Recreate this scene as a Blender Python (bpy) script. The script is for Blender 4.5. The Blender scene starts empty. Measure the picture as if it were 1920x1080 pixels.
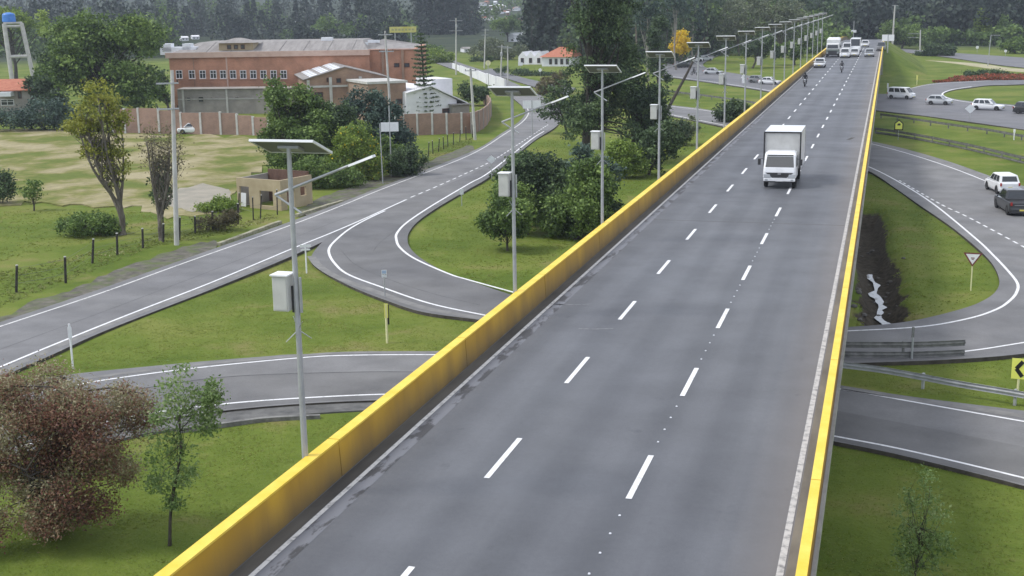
import bpy, bmesh, math, random
import numpy as np
from mathutils import Vector, Matrix
from mathutils.geometry import tessellate_polygon

S = bpy.context.scene
COL = S.collection
rad = math.radians

# ------------------------------------------------------------------ camera
# world axes: +Y runs along the overpass, +X to its right, Z up, ground at 0
CAM = np.array([0.0, 0.0, 16.9])
DECK = 6.0
PITCH, ROLL, YAW, FPX = 12.547, -0.899, 16.277, 2400.0   # degrees; focal length in 1920-wide pixels
cam = bpy.data.cameras.new('camera')
cam.sensor_width = 36.0
cam.lens = 36.0 * FPX / 1920.0
cam.clip_start = 0.1
cam.clip_end = 9000.0
camo = bpy.data.objects.new('camera', cam)
COL.objects.link(camo)
_p, _r, _y = rad(PITCH), rad(ROLL), rad(YAW)
_fw = np.array([0, math.cos(_p), -math.sin(_p)])
_rt = np.array([1.0, 0, 0]); _up = np.array([0, math.sin(_p), math.cos(_p)])
_rt, _up = math.cos(_r) * _rt + math.sin(_r) * _up, -math.sin(_r) * _rt + math.cos(_r) * _up
_Z = np.array([[math.cos(_y), -math.sin(_y), 0], [math.sin(_y), math.cos(_y), 0], [0, 0, 1]])
FW, RT, UP = _Z @ _fw, _Z @ _rt, _Z @ _up
camo.matrix_world = Matrix(((RT[0], UP[0], -FW[0], CAM[0]), (RT[1], UP[1], -FW[1], CAM[1]),
                            (RT[2], UP[2], -FW[2], CAM[2]), (0, 0, 0, 1)))
S.camera = camo

# ------------------------------------------------------------------ sky, sun, exposure
SUN_EL, SUN_AZ = 52.0, 250.0            # the sun stands high, to the left and a little behind the camera
w = bpy.data.worlds.new('World'); S.world = w; w.use_nodes = True
nt = w.node_tree
for n in list(nt.nodes): nt.nodes.remove(n)
sky = nt.nodes.new('ShaderNodeTexSky'); sky.sky_type = 'NISHITA'; sky.sun_disc = False
sky.sun_elevation = rad(SUN_EL); sky.sun_rotation = rad(SUN_AZ)
sky.altitude = 2600; sky.air_density = 1.0; sky.dust_density = 3.5; sky.ozone_density = 1.0
# thin high overcast: the sky's blue is veiled by an even layer of white cloud
ovc = nt.nodes.new('ShaderNodeMixRGB'); ovc.blend_type = 'MIX'; ovc.inputs[0].default_value = 0.62
ovc.inputs[2].default_value = (8.6, 8.9, 9.6, 1)
nt.links.new(sky.outputs[0], ovc.inputs[1])
bgn = nt.nodes.new('ShaderNodeBackground'); bgn.inputs[1].default_value = 0.10
wo = nt.nodes.new('ShaderNodeOutputWorld')
nt.links.new(ovc.outputs[0], bgn.inputs[0]); nt.links.new(bgn.outputs[0], wo.inputs[0])

sl = bpy.data.lights.new('sun', 'SUN'); sl.energy = 1.5; sl.angle = rad(12); sl.color = (1.0, 0.965, 0.91)
so = bpy.data.objects.new('sun', sl); COL.objects.link(so)
_az = rad(SUN_AZ); _el = rad(SUN_EL)
sd = Vector((math.sin(_az) * math.cos(_el), math.cos(_az) * math.cos(_el), math.sin(_el)))
so.rotation_euler = sd.to_track_quat('Z', 'Y').to_euler()
so.location = (0, 0, 80)

S.view_settings.view_transform = 'Standard'
S.view_settings.look = 'None'
S.view_settings.gamma = 1.0
S.view_settings.use_curve_mapping = False
S.view_settings.exposure = 0.78
S.cycles.max_bounces = 6
S.cycles.diffuse_bounces = 3
S.cycles.glossy_bounces = 2
S.cycles.transmission_bounces = 3
S.cycles.transparent_max_bounces = 6
S.cycles.volume_bounces = 0
S.cycles.use_denoising = True
HAZE = 0.00021                          # density of the air's haze, per metre

# ------------------------------------------------------------------ placing helpers
def ray(px, py):
    d = (px - 960.0) / FPX * RT - (py - 540.0) / FPX * UP + FW
    return d
def G(px, py, z=0.0):
    """the point of the horizontal plane at height z seen at a place of the photograph"""
    d = ray(px, py)
    return CAM + d * ((z - CAM[2]) / d[2])
FH = np.array([FW[0], FW[1], 0.0]); FH /= np.linalg.norm(FH)
RH = np.array([FH[1], -FH[0], 0.0])
def V(px, py, B):
    """the point of the upright plane through B (facing the camera) seen at a place of the photograph"""
    d = ray(px, py)
    return CAM + d * (np.dot(np.asarray(B) - CAM, FH) / np.dot(d, FH))
def scale_at(B):
    return FPX / np.dot(np.asarray(B) - CAM, FW)       # photograph pixels per metre
def Gs(pts, z=0.0):
    return [G(x, y, z) for x, y in pts]
def smooth_line(pts, n=8):
    """Catmull-Rom through the points"""
    P = [np.asarray(p, float) for p in pts]
    P = [2 * P[0] - P[1]] + P + [2 * P[-1] - P[-2]]
    out = []
    for i in range(1, len(P) - 2):
        for k in range(n):
            t = k / n
            a, b, c, d = P[i - 1], P[i], P[i + 1], P[i + 2]
            out.append(0.5 * (2 * b + (c - a) * t + (2 * a - 5 * b + 4 * c - d) * t * t + (3 * b - a - 3 * c + d) * t ** 3))
    out.append(P[-2])
    return out

# ------------------------------------------------------------------ mesh helpers
class MB:
    def __init__(s):
        s.v = []; s.f = []; s.m = []
    def add(s, vs, fs, m=0):
        o = len(s.v)
        s.v += [tuple(float(c) for c in p) for p in vs]
        for f in fs:
            s.f.append(tuple(i + o for i in f)); s.m.append(m)
        return s
    def hexa(s, b, t, m=0):
        """b, t: 4 bottom and 4 top corners, counter-clockwise from above"""
        return s.add(list(b) + list(t), [(3, 2, 1, 0), (4, 5, 6, 7), (0, 1, 5, 4), (1, 2, 6, 5), (2, 3, 7, 6), (3, 0, 4, 7)], m)
    def box(s, c, d, rz=0.0, m=0, rot=None):
        hx, hy, hz = d[0] / 2, d[1] / 2, d[2] / 2
        q = [(-hx, -hy, -hz), (hx, -hy, -hz), (hx, hy, -hz), (-hx, hy, -hz), (-hx, -hy, hz), (hx, -hy, hz), (hx, hy, hz), (-hx, hy, hz)]
        M = rot if rot is not None else Matrix.Rotation(rz, 3, 'Z')
        q = [M @ Vector(p) + Vector(c) for p in q]
        return s.hexa(q[:4], q[4:], m)
    def tube(s, pts, rs, n=8, m=0, caps=True):
        P = [Vector(p) for p in pts]
        if not hasattr(rs, '__len__'): rs = [rs] * len(P)
        vs = []; fs = []
        for i, p in enumerate(P):
            d = (P[min(i + 1, len(P) - 1)] - P[max(i - 1, 0)])
            if d.length < 1e-9: d = Vector((0, 0, 1))
            d.normalize()
            a = d.cross(Vector((0, 0, 1)) if abs(d.z) < 0.9 else Vector((1, 0, 0))).normalized(); b = d.cross(a)
            for k in range(n):
                t = 2 * math.pi * k / n
                vs.append(p + (a * math.cos(t) + b * math.sin(t)) * rs[i])
        for i in range(len(P) - 1):
            for k in range(n):
                k2 = (k + 1) % n
                fs.append((i * n + k, (i + 1) * n + k, (i + 1) * n + k2, i * n + k2))
        if caps:
            fs.append(tuple(range(n))); fs.append(tuple(reversed(range((len(P) - 1) * n, len(P) * n))))
        return s.add(vs, fs, m)
    def prism(s, outline, z0, z1, m=0, mside=None, bottom=True):
        """flat polygon (list of xy) extruded from z0 to z1"""
        pts = [Vector((p[0], p[1], 0)) for p in outline]
        area = sum(pts[i].x * pts[(i + 1) % len(pts)].y - pts[(i + 1) % len(pts)].x * pts[i].y for i in range(len(pts)))
        if area < 0: pts.reverse()
        n = len(pts); tri = tessellate_polygon([pts])
        def up(t):
            a, b, c = (pts[i] for i in t)
            return t if (b - a).cross(c - a).z > 0 else (t[0], t[2], t[1])
        tri = [up(t) for t in tri]
        vs = [(p.x, p.y, z1) for p in pts] + [(p.x, p.y, z0) for p in pts]
        s.add(vs, tri, m)
        o = len(s.v) - 2 * n
        for i in range(n):
            j = (i + 1) % n
            s.f.append((o + n + i, o + n + j, o + j, o + i)); s.m.append(m if mside is None else mside)
        if bottom:
            for t in tri:
                s.f.append((o + n + t[2], o + n + t[1], o + n + t[0])); s.m.append(m if mside is None else mside)
        return s
    def extrude(s, poly, axis, t, m=0):
        """planar 3-D polygon thickened by vector t"""
        n = len(poly); A = [Vector(p) for p in poly]; B = [p + Vector(t) for p in A]
        fs = [tuple(range(n)), tuple(reversed(range(n, 2 * n)))] + [(i, n + i, n + (i + 1) % n, (i + 1) % n) for i in range(n)]
        return s.add(A + B, fs, m)
    def rings(s, rings, m=0, caps=True):
        n = len(rings[0]); vs = [p for r in rings for p in r]; fs = []
        for i in range(len(rings) - 1):
            for k in range(n):
                k2 = (k + 1) % n
                fs.append((i * n + k, i * n + k2, (i + 1) * n + k2, (i + 1) * n + k))
        if caps:
            fs.append(tuple(reversed(range(n)))); fs.append(tuple(range((len(rings) - 1) * n, len(rings) * n)))
        return s.add(vs, fs, m)
    def lathe(s, c, prof, n=16, m=0):
        return s.rings([[(c[0] + r * math.cos(2 * math.pi * k / n), c[1] + r * math.sin(2 * math.pi * k / n), c[2] + z) for k in range(n)] for r, z in prof], m)
    def build(s, name, mats, parent=None, smooth=False, bevel=0.0):
        me = bpy.data.meshes.new(name)
        me.from_pydata(s.v, [], s.f)
        if not isinstance(mats, (list, tuple)): mats = [mats]
        for mm in mats: me.materials.append(mm)
        if len(mats) > 1: me.polygons.foreach_set('material_index', s.m)
        if smooth: me.polygons.foreach_set('use_smooth', [True] * len(me.polygons))
        me.update()
        o = bpy.data.objects.new(name, me); COL.objects.link(o)
        if parent is not None: o.parent = parent
        if bevel:
            b = o.modifiers.new('bevel', 'BEVEL'); b.width = bevel; b.segments = 2; b.limit_method = 'ANGLE'
        return o

def quads_mesh(name, verts, mat, tint=None, parent=None, k=4):
    """many loose k-gons straight from numpy; tint: one value per polygon"""
    verts = np.asarray(verts, np.float32).reshape(-1, 3); nv = len(verts); nf = nv // k
    me = bpy.data.meshes.new(name)
    me.vertices.add(nv); me.vertices.foreach_set('co', verts.ravel())
    me.loops.add(nv); me.loops.foreach_set('vertex_index', np.arange(nv, dtype=np.int32))
    me.polygons.add(nf); me.polygons.foreach_set('loop_start', np.arange(0, nv, k, dtype=np.int32))
    me.polygons.foreach_set('loop_total', np.full(nf, k, np.int32))
    if tint is not None:
        a = me.attributes.new('tint', 'FLOAT', 'FACE'); a.data.foreach_set('value', np.asarray(tint, np.float32))
    me.materials.append(mat); me.update(calc_edges=True)
    o = bpy.data.objects.new(name, me); COL.objects.link(o)
    if parent is not None: o.parent = parent
    return o

def thing(name, label, cat, loc=(0, 0, 0), rz=0.0, group=None):
    o = bpy.data.objects.new(name, None); COL.objects.link(o)
    o.empty_display_size = 0.3
    o.location = Vector(loc); o.rotation_euler = (0, 0, rz)
    o['label'] = label; o['category'] = cat
    if group: o['group'] = group
    return o
def tag(o, label, cat, group=None):
    o['label'] = label; o['category'] = cat
    if group: o['group'] = group
    return o
def struct(o):
    o['kind'] = 'structure'; return o
def stuff(o):
    o['kind'] = 'stuff'; return o
def copy_tree(o, parent=None):
    c = o.copy(); COL.objects.link(c)
    if parent is not None: c.parent = parent
    for ch in list(o.children): copy_tree(ch, c)
    return c

# ------------------------------------------------------------------ materials
def mat(name, c1, c2=None, scale=1.0, rough=0.8, bump=0.0, metal=0.0, detail=6.0, stretch=(1, 1, 1), world=False,
        lo=0.35, hi=0.65, c3=None, scale3=0.1, spec=0.5, bscale=None, tint=False):
    m = bpy.data.materials.new(name); m.use_nodes = True
    t = m.node_tree; N = t.nodes; L = t.links
    b = N['Principled BSDF']; b.inputs['Roughness'].default_value = rough; b.inputs['Metallic'].default_value = metal
    b.inputs['Specular IOR Level'].default_value = spec
    b.inputs['Base Color'].default_value = (*c1, 1)
    if c2 is None and not bump: return m
    if world:
        src = N.new('ShaderNodeNewGeometry').outputs['Position']
    else:
        src = N.new('ShaderNodeTexCoord').outputs['Object']
    mp = N.new('ShaderNodeMapping'); mp.inputs['Scale'].default_value = stretch; L.new(src, mp.inputs[0])
    if c2 is not None:
        no = N.new('ShaderNodeTexNoise'); no.inputs['Scale'].default_value = scale; no.inputs['Detail'].default_value = detail
        no.inputs['Roughness'].default_value = 0.62
        L.new(mp.outputs[0], no.inputs['Vector'])
        cr = N.new('ShaderNodeValToRGB'); cr.color_ramp.elements[0].position = lo; cr.color_ramp.elements[1].position = hi
        cr.color_ramp.elements[0].color = (*c1, 1); cr.color_ramp.elements[1].color = (*c2, 1)
        L.new(no.outputs[0], cr.inputs[0]); out = cr.outputs[0]
        if c3 is not None:
            n3 = N.new('ShaderNodeTexNoise'); n3.inputs['Scale'].default_value = scale3; n3.inputs['Detail'].default_value = 5
            L.new(mp.outputs[0], n3.inputs['Vector'])
            r3 = N.new('ShaderNodeValToRGB'); r3.color_ramp.elements[0].position = 0.45; r3.color_ramp.elements[1].position = 0.68
            L.new(n3.outputs[0], r3.inputs[0])
            mx = N.new('ShaderNodeMixRGB'); mx.inputs[2].default_value = (*c3, 1)
            L.new(r3.outputs[0], mx.inputs[0]); L.new(out, mx.inputs[1]); out = mx.outputs[0]
        L.new(out, b.inputs['Base Color'])
    if bump:
        nb = N.new('ShaderNodeTexNoise'); nb.inputs['Scale'].default_value = bscale or scale * 3; nb.inputs['Detail'].default_value = 4
        L.new(mp.outputs[0], nb.inputs['Vector'])
        bu = N.new('ShaderNodeBump'); bu.inputs['Strength'].default_value = bump; bu.inputs['Distance'].default_value = 0.05
        L.new(nb.outputs[0], bu.inputs['Height']); L.new(bu.outputs[0], b.inputs['Normal'])
    return m

def leaf_mat(name, stops, trans=0.25, rough=0.6):
    """leaf colour by the leaf's own random tint"""
    m = bpy.data.materials.new(name); m.use_nodes = True
    t = m.node_tree; N = t.nodes; L = t.links; b = N['Principled BSDF']
    b.inputs['Roughness'].default_value = rough; b.inputs['Specular IOR Level'].default_value = 0.3
    a = N.new('ShaderNodeAttribute'); a.attribute_name = 'tint'
    cr = N.new('ShaderNodeValToRGB'); e = cr.color_ramp.elements
    while len(e) < len(stops): e.new(0.5)
    for i, (p, c) in enumerate(stops): e[i].position = p; e[i].color = (*c, 1)
    L.new(a.outputs['Fac'], cr.inputs[0]); L.new(cr.outputs[0], b.inputs['Base Color'])
    tr = N.new('ShaderNodeBsdfTranslucent'); L.new(cr.outputs[0], tr.inputs[0])
    mx = N.new('ShaderNodeMixShader'); mx.inputs[0].default_value = trans
    L.new(b.outputs[0], mx.inputs[1]); L.new(tr.outputs[0], mx.inputs[2])
    L.new(mx.outputs[0], N['Material Output'].inputs[0])
    return m

def glass_mat(name, c=(0.02, 0.025, 0.03), rough=0.08):
    return mat(name, c, rough=rough, spec=0.8)

M = {}
M['steel'] = mat('galvanised steel', (0.36, 0.37, 0.38), (0.45, 0.46, 0.47), 3, 0.5, metal=0.35)
M['rail'] = mat('guardrail steel', (0.36, 0.37, 0.38), (0.5, 0.51, 0.52), 2, 0.5, metal=0.4)
M['rail_dark'] = mat('weathered rail', (0.12, 0.12, 0.115), (0.24, 0.24, 0.23), 2, 0.7, metal=0.2)
M['box'] = mat('cabinet paint', (0.47, 0.47, 0.44), (0.54, 0.54, 0.51), 3, 0.5)
M['white'] = mat('white paint', (0.74, 0.75, 0.76), (0.82, 0.82, 0.82), 4, 0.45)
M['signback'] = mat('sign sheet back', (0.62, 0.64, 0.68), (0.72, 0.74, 0.78), 4, 0.45, metal=0.1)
M['black'] = mat('black paint', (0.012, 0.012, 0.013), rough=0.5)
M['rubber'] = mat('rubber', (0.018, 0.018, 0.019), rough=0.85)
M['rim'] = mat('wheel rim', (0.35, 0.35, 0.36), rough=0.35, metal=0.7)
M['glass'] = glass_mat('car glass')
M['pane'] = glass_mat('window pane', (0.03, 0.034, 0.04), 0.15)
M['headlight'] = mat('headlight glass', (0.42, 0.44, 0.46), rough=0.1, spec=0.8)
M['taillight'] = mat('tail light', (0.35, 0.02, 0.015), rough=0.2)
M['plate'] = mat('number plate', (0.7, 0.6, 0.12), rough=0.4)
M['plastic'] = mat('dark plastic', (0.03, 0.03, 0.032), rough=0.55)
M['concrete'] = mat('concrete', (0.30, 0.29, 0.27), (0.42, 0.41, 0.39), 1.2, 0.85, bump=0.2)
M['concrete_pale'] = mat('pale concrete', (0.42, 0.41, 0.38), (0.55, 0.54, 0.51), 1.5, 0.85)
M['wood_dark'] = mat('creosoted wood', (0.02, 0.018, 0.016), (0.05, 0.045, 0.04), 4, 0.9)
M['wood_pole'] = mat('weathered wood', (0.10, 0.08, 0.06), (0.2, 0.17, 0.14), 4, 0.9, stretch=(1, 1, .1))
M['bark'] = mat('bark', (0.09, 0.075, 0.06), (0.2, 0.175, 0.145), 5, 0.95, bump=0.5, stretch=(1, 1, .3))
M['bark_dark'] = mat('dark bark', (0.035, 0.03, 0.026), (0.09, 0.075, 0.06), 5, 0.95, bump=0.5, stretch=(1, 1, .3))
M['lime'] = mat('fluorescent yellow green', (0.8, 0.82, 0.16), rough=0.4)
M['yellow_refl'] = mat('yellow sheeting', (0.75, 0.72, 0.18), rough=0.4)
M['amber'] = mat('pale yellow post', (0.75, 0.72, 0.42), rough=0.5)
M['signred'] = mat('sign red', (0.16, 0.03, 0.03), rough=0.5)
M['blue'] = mat('blue paint', (0.03, 0.16, 0.5), (0.06, 0.22, 0.6), 2, 0.45)
M['kerb'] = mat('weathered kerb paint', (0.22, 0.21, 0.13), (0.38, 0.36, 0.27), 2.5, 0.8)
# ------------------------------------------------------------------ ground
DITCH = [G(x, y, -0.6)[:2] for x, y in [(1664, 640), (1655, 590), (1646, 545), (1634, 500), (1626, 455), (1620, 415)]]
DITCH = [(DITCH[0][0] - 6, DITCH[0][1] - 9)] + [tuple(p) for p in DITCH]
def seg_dist(X, Y, line):
    best = np.full(X.shape, 1e9)
    for (ax, ay), (bx, by) in zip(line[:-1], line[1:]):
        dx, dy = bx - ax, by - ay; t = np.clip(((X - ax) * dx + (Y - ay) * dy) / (dx * dx + dy * dy), 0, 1)
        best = np.minimum(best, np.hypot(X - ax - t * dx, Y - ay - t * dy))
    return best
def sm(a, b, x):
    t = np.clip((x - a) / (b - a), 0, 1); return t * t * (3 - 2 * t)
EMB0 = 288.0                                   # where the approach embankment begins
def deck_z(y):
    return DECK - 5.6 * sm(330, 560, np.asarray(y, float))
def height(X, Y):
    X = np.asarray(X, float); Y = np.asarray(Y, float)
    h = 0.05 * np.sin(X * 0.23 + 1.3 * np.sin(Y * 0.11)) * np.sin(Y * 0.17 + 0.7) - 0.02
    d = seg_dist(X, Y, DITCH)
    h = h - 1.25 * (1 - sm(0.4, 1.8, d + 0.35 * np.sin(Y * 1.7) * np.sin(X * 1.3)))
    dz = deck_z(Y) - 0.35
    side = np.maximum(np.maximum(-12.9 - X, X + 0.3), 0)
    emb = np.clip(dz - side / 1.6, 0, None) * sm(EMB0, EMB0 + 16, Y)
    emb = np.where(side <= 0, dz * sm(EMB0, EMB0 + 16, Y), emb)
    # the wooded rise beyond the far end and the slope with the town
    D = np.hypot(X, Y)
    rise = 0.075 * np.clip(D - 520, 0, None) * sm(520, 900, D) * sm(-150, 150, X - 0.05 * Y) * 0.8
    town = 0.03 * np.clip(D - 640, 0, None)
    h = h + np.maximum(emb, 0) + np.minimum(rise, 38) + np.minimum(town, 34)
    return h
def ax(*runs):
    out = []
    for a, b, st in runs: out += list(np.arange(a, b, st))
    return np.array(out + [runs[-1][1]])
gx = ax((-2600, -700, 190), (-700, -200, 50), (-200, -60, 5), (-60, -4, 1.6), (-4, 24, 0.5), (24, 120, 3), (120, 600, 40), (600, 2600, 200))
gy = ax((-400, 0, 50), (0, 28, 4), (28, 78, 0.6), (78, 200, 3), (200, 232, 2), (232, 700, 12), (700, 1400, 50), (1400, 3400, 200))
XX, YY = np.meshgrid(gx, gy); ZZ = height(XX, YY)
nxg, nyg = len(gx), len(gy)
me = bpy.data.meshes.new('ground')
vv = np.stack([XX, YY, ZZ], -1).reshape(-1, 3)
ii = (np.arange(nyg - 1)[:, None] * nxg + np.arange(nxg - 1)[None]).ravel()
ff = np.stack([ii, ii + 1, ii + nxg + 1, ii + nxg], -1)
me.from_pydata(vv.tolist(), [], ff.tolist())
me.polygons.foreach_set('use_smooth', [True] * len(me.polygons))

def ground_mat():
    m = bpy.data.materials.new('lawn'); m.use_nodes = True
    t = m.node_tree; N = t.nodes; L = t.links; b = N['Principled BSDF']
    b.inputs['Roughness'].default_value = 0.95; b.inputs['Specular IOR Level'].default_value = 0.1
    geo = N.new('ShaderNodeNewGeometry')
    def noise(s, d, st=(1, 1, 1), r=0.6):
        mp = N.new('ShaderNodeMapping'); mp.inputs['Scale'].default_value = st; L.new(geo.outputs['Position'], mp.inputs[0])
        n = N.new('ShaderNodeTexNoise'); n.inputs['Scale'].default_value = s; n.inputs['Detail'].default_value = d; n.inputs['Roughness'].default_value = r
        L.new(mp.outputs[0], n.inputs['Vector']); return n.outputs[0]
    def ramp(src, stops):
        c = N.new('ShaderNodeValToRGB'); e = c.color_ramp.elements
        while len(e) < len(stops): e.new(0.5)
        for i, (p, col) in enumerate(stops): e[i].position = p; e[i].color = (*col, 1)
        L.new(src, c.inputs[0]); return c.outputs[0]
    def mix(f, a, c, mode='MIX'):
        x = N.new('ShaderNodeMixRGB'); x.blend_type = mode; L.new(a, x.inputs[1]); L.new(c, x.inputs[2])
        if isinstance(f, float): x.inputs[0].default_value = f
        else: L.new(f, x.inputs[0])
        return x.outputs[0]
    g = ramp(noise(0.9, 10, r=0.7), [(0.3, (0.092, 0.125, 0.02)), (0.5, (0.125, 0.165, 0.028)), (0.72, (0.185, 0.21, 0.048))])
    big = ramp(noise(0.11, 7), [(0.38, (0.06, 0.105, 0.013)), (0.5, (0.12, 0.165, 0.027)), (0.64, (0.21, 0.215, 0.06))])
    c = mix(0.55, g, big)
    dry = ramp(noise(0.22, 8, r=0.65), [(0.56, (0, 0, 0)), (0.72, (1, 1, 1))])
    straw = ramp(noise(6, 6), [(0.35, (0.16, 0.135, 0.055)), (0.7, (0.26, 0.225, 0.1))])
    fac = N.new('ShaderNodeMath'); fac.operation = 'MULTIPLY'; fac.inputs[1].default_value = 0.8; L.new(dry, fac.inputs[0])
    c = mix(fac.outputs[0], c, straw)
    # bare soil where the ditch cuts down
    sep = N.new('ShaderNodeSeparateXYZ'); L.new(geo.outputs['Position'], sep.inputs[0])
    jit = N.new('ShaderNodeMath'); jit.operation = 'MULTIPLY_ADD'; jit.inputs[1].default_value = 0.7; jit.inputs[2].default_value = -0.35
    L.new(noise(1.6, 6), jit.inputs[0])
    zz = N.new('ShaderNodeMath'); zz.operation = 'ADD'; L.new(sep.outputs['Z'], zz.inputs[0]); L.new(jit.outputs[0], zz.inputs[1])
    soilf = ramp(zz.outputs[0], [(0.0, (1, 1, 1)), (0.001, (1, 1, 1))])
    mr = N.new('ShaderNodeMapRange'); mr.inputs['From Min'].default_value = -0.28; mr.inputs['From Max'].default_value = -0.42
    L.new(zz.outputs[0], mr.inputs['Value'])
    soil = ramp(noise(3, 6), [(0.35, (0.04, 0.034, 0.026)), (0.7, (0.1, 0.085, 0.062))])
    c = mix(mr.outputs[0], c, soil)
    # scrubby woodland floor beyond the fields
    ln = N.new('ShaderNodeVectorMath'); ln.operation = 'LENGTH'; L.new(geo.outputs['Position'], ln.inputs[0])
    wd = N.new('ShaderNodeMath'); wd.operation = 'MULTIPLY_ADD'; wd.inputs[1].default_value = 160.0; L.new(noise(.012, 5), wd.inputs[0]); L.new(ln.outputs['Value'], wd.inputs[2])
    wr_ = N.new('ShaderNodeMapRange'); wr_.inputs['From Min'].default_value = 500; wr_.inputs['From Max'].default_value = 560; L.new(wd.outputs[0], wr_.inputs['Value'])
    scrub = ramp(noise(.05, 8), [(0.35, (0.022, 0.034, 0.02)), (0.6, (0.05, 0.065, 0.035)), (0.75, (0.1, 0.105, 0.05))])
    c = mix(wr_.outputs[0], c, scrub)
    L.new(c, b.inputs['Base Color'])
    bu = N.new('ShaderNodeBump'); bu.inputs['Strength'].default_value = 0.7; bu.inputs['Distance'].default_value = 0.08
    L.new(noise(7, 6), bu.inputs['Height']); L.new(bu.outputs[0], b.inputs['Normal'])
    return m
M['lawn'] = ground_mat()
me.materials.append(M['lawn']); me.update()
ground = struct(bpy.data.objects.new('ground', me)); COL.objects.link(ground)

# creek water in the ditch
cw = smooth_line([np.array([x, y, 0]) for x, y in DITCH[1:5]], 9)
mb = MB(); nW = len(cw)
rr = random.Random(5); lf = []; rf = []
for i, p in enumerate(cw):
    d = cw[min(i + 1, nW - 1)] - cw[max(i - 1, 0)]; d /= np.linalg.norm(d); n = np.array([d[1], -d[0], 0])
    j_ = .35 * math.sin(i * .9); a = max(.03, 0.05 + 0.34 * rr.random() * (i % 3 > 0) - j_ * .5); c = max(.03, 0.05 + 0.34 * rr.random() * (i % 4 > 0) + j_ * .5)
    lf.append((p[0] - n[0] * a, p[1] - n[1] * a, -1.12)); rf.append((p[0] + n[0] * c, p[1] + n[1] * c, -1.12))
mb.add(lf + rf, [(i, nW + i, nW + i + 1, i + 1) for i in range(nW - 1)])
M['water'] = mat('creek water', (0.10, 0.105, 0.10), (0.2, 0.2, 0.19), 1.5, 0.06, bump=0.35, bscale=3.0, spec=1.0, world=True)
water = struct(mb.build('water', M['water']))

rs_ = np.random.default_rng(12); st = MB()
for k in range(70):
    p = cw[rs_.integers(len(cw))] if k % 2 else np.append(np.array(DITCH[1 + k % 5]), 0); x, y = p[0] + rs_.normal() * .9, p[1] + rs_.normal() * 1.2; r = rs_.uniform(.06, .22); z = float(height(x, y))
    n = 6; st.rings([[(x + a * r * (1 + .25 * math.sin(3 * i + k)) * math.cos(2 * math.pi * i / n), y + a * r * math.sin(2 * math.pi * i / n), z + b * r) for i in range(n)] for a, b in ((.8, -.2), (1, .2), (.7, .6), (.2, .75))])
stones = stuff(st.build('stones', mat('ditch stones', (.06, .055, .048), (.16, .15, .135), 3, .9, world=True))); stones['label'] = 'loose dark stones in the bed of the ditch'; stones['category'] = 'stones'
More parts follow.
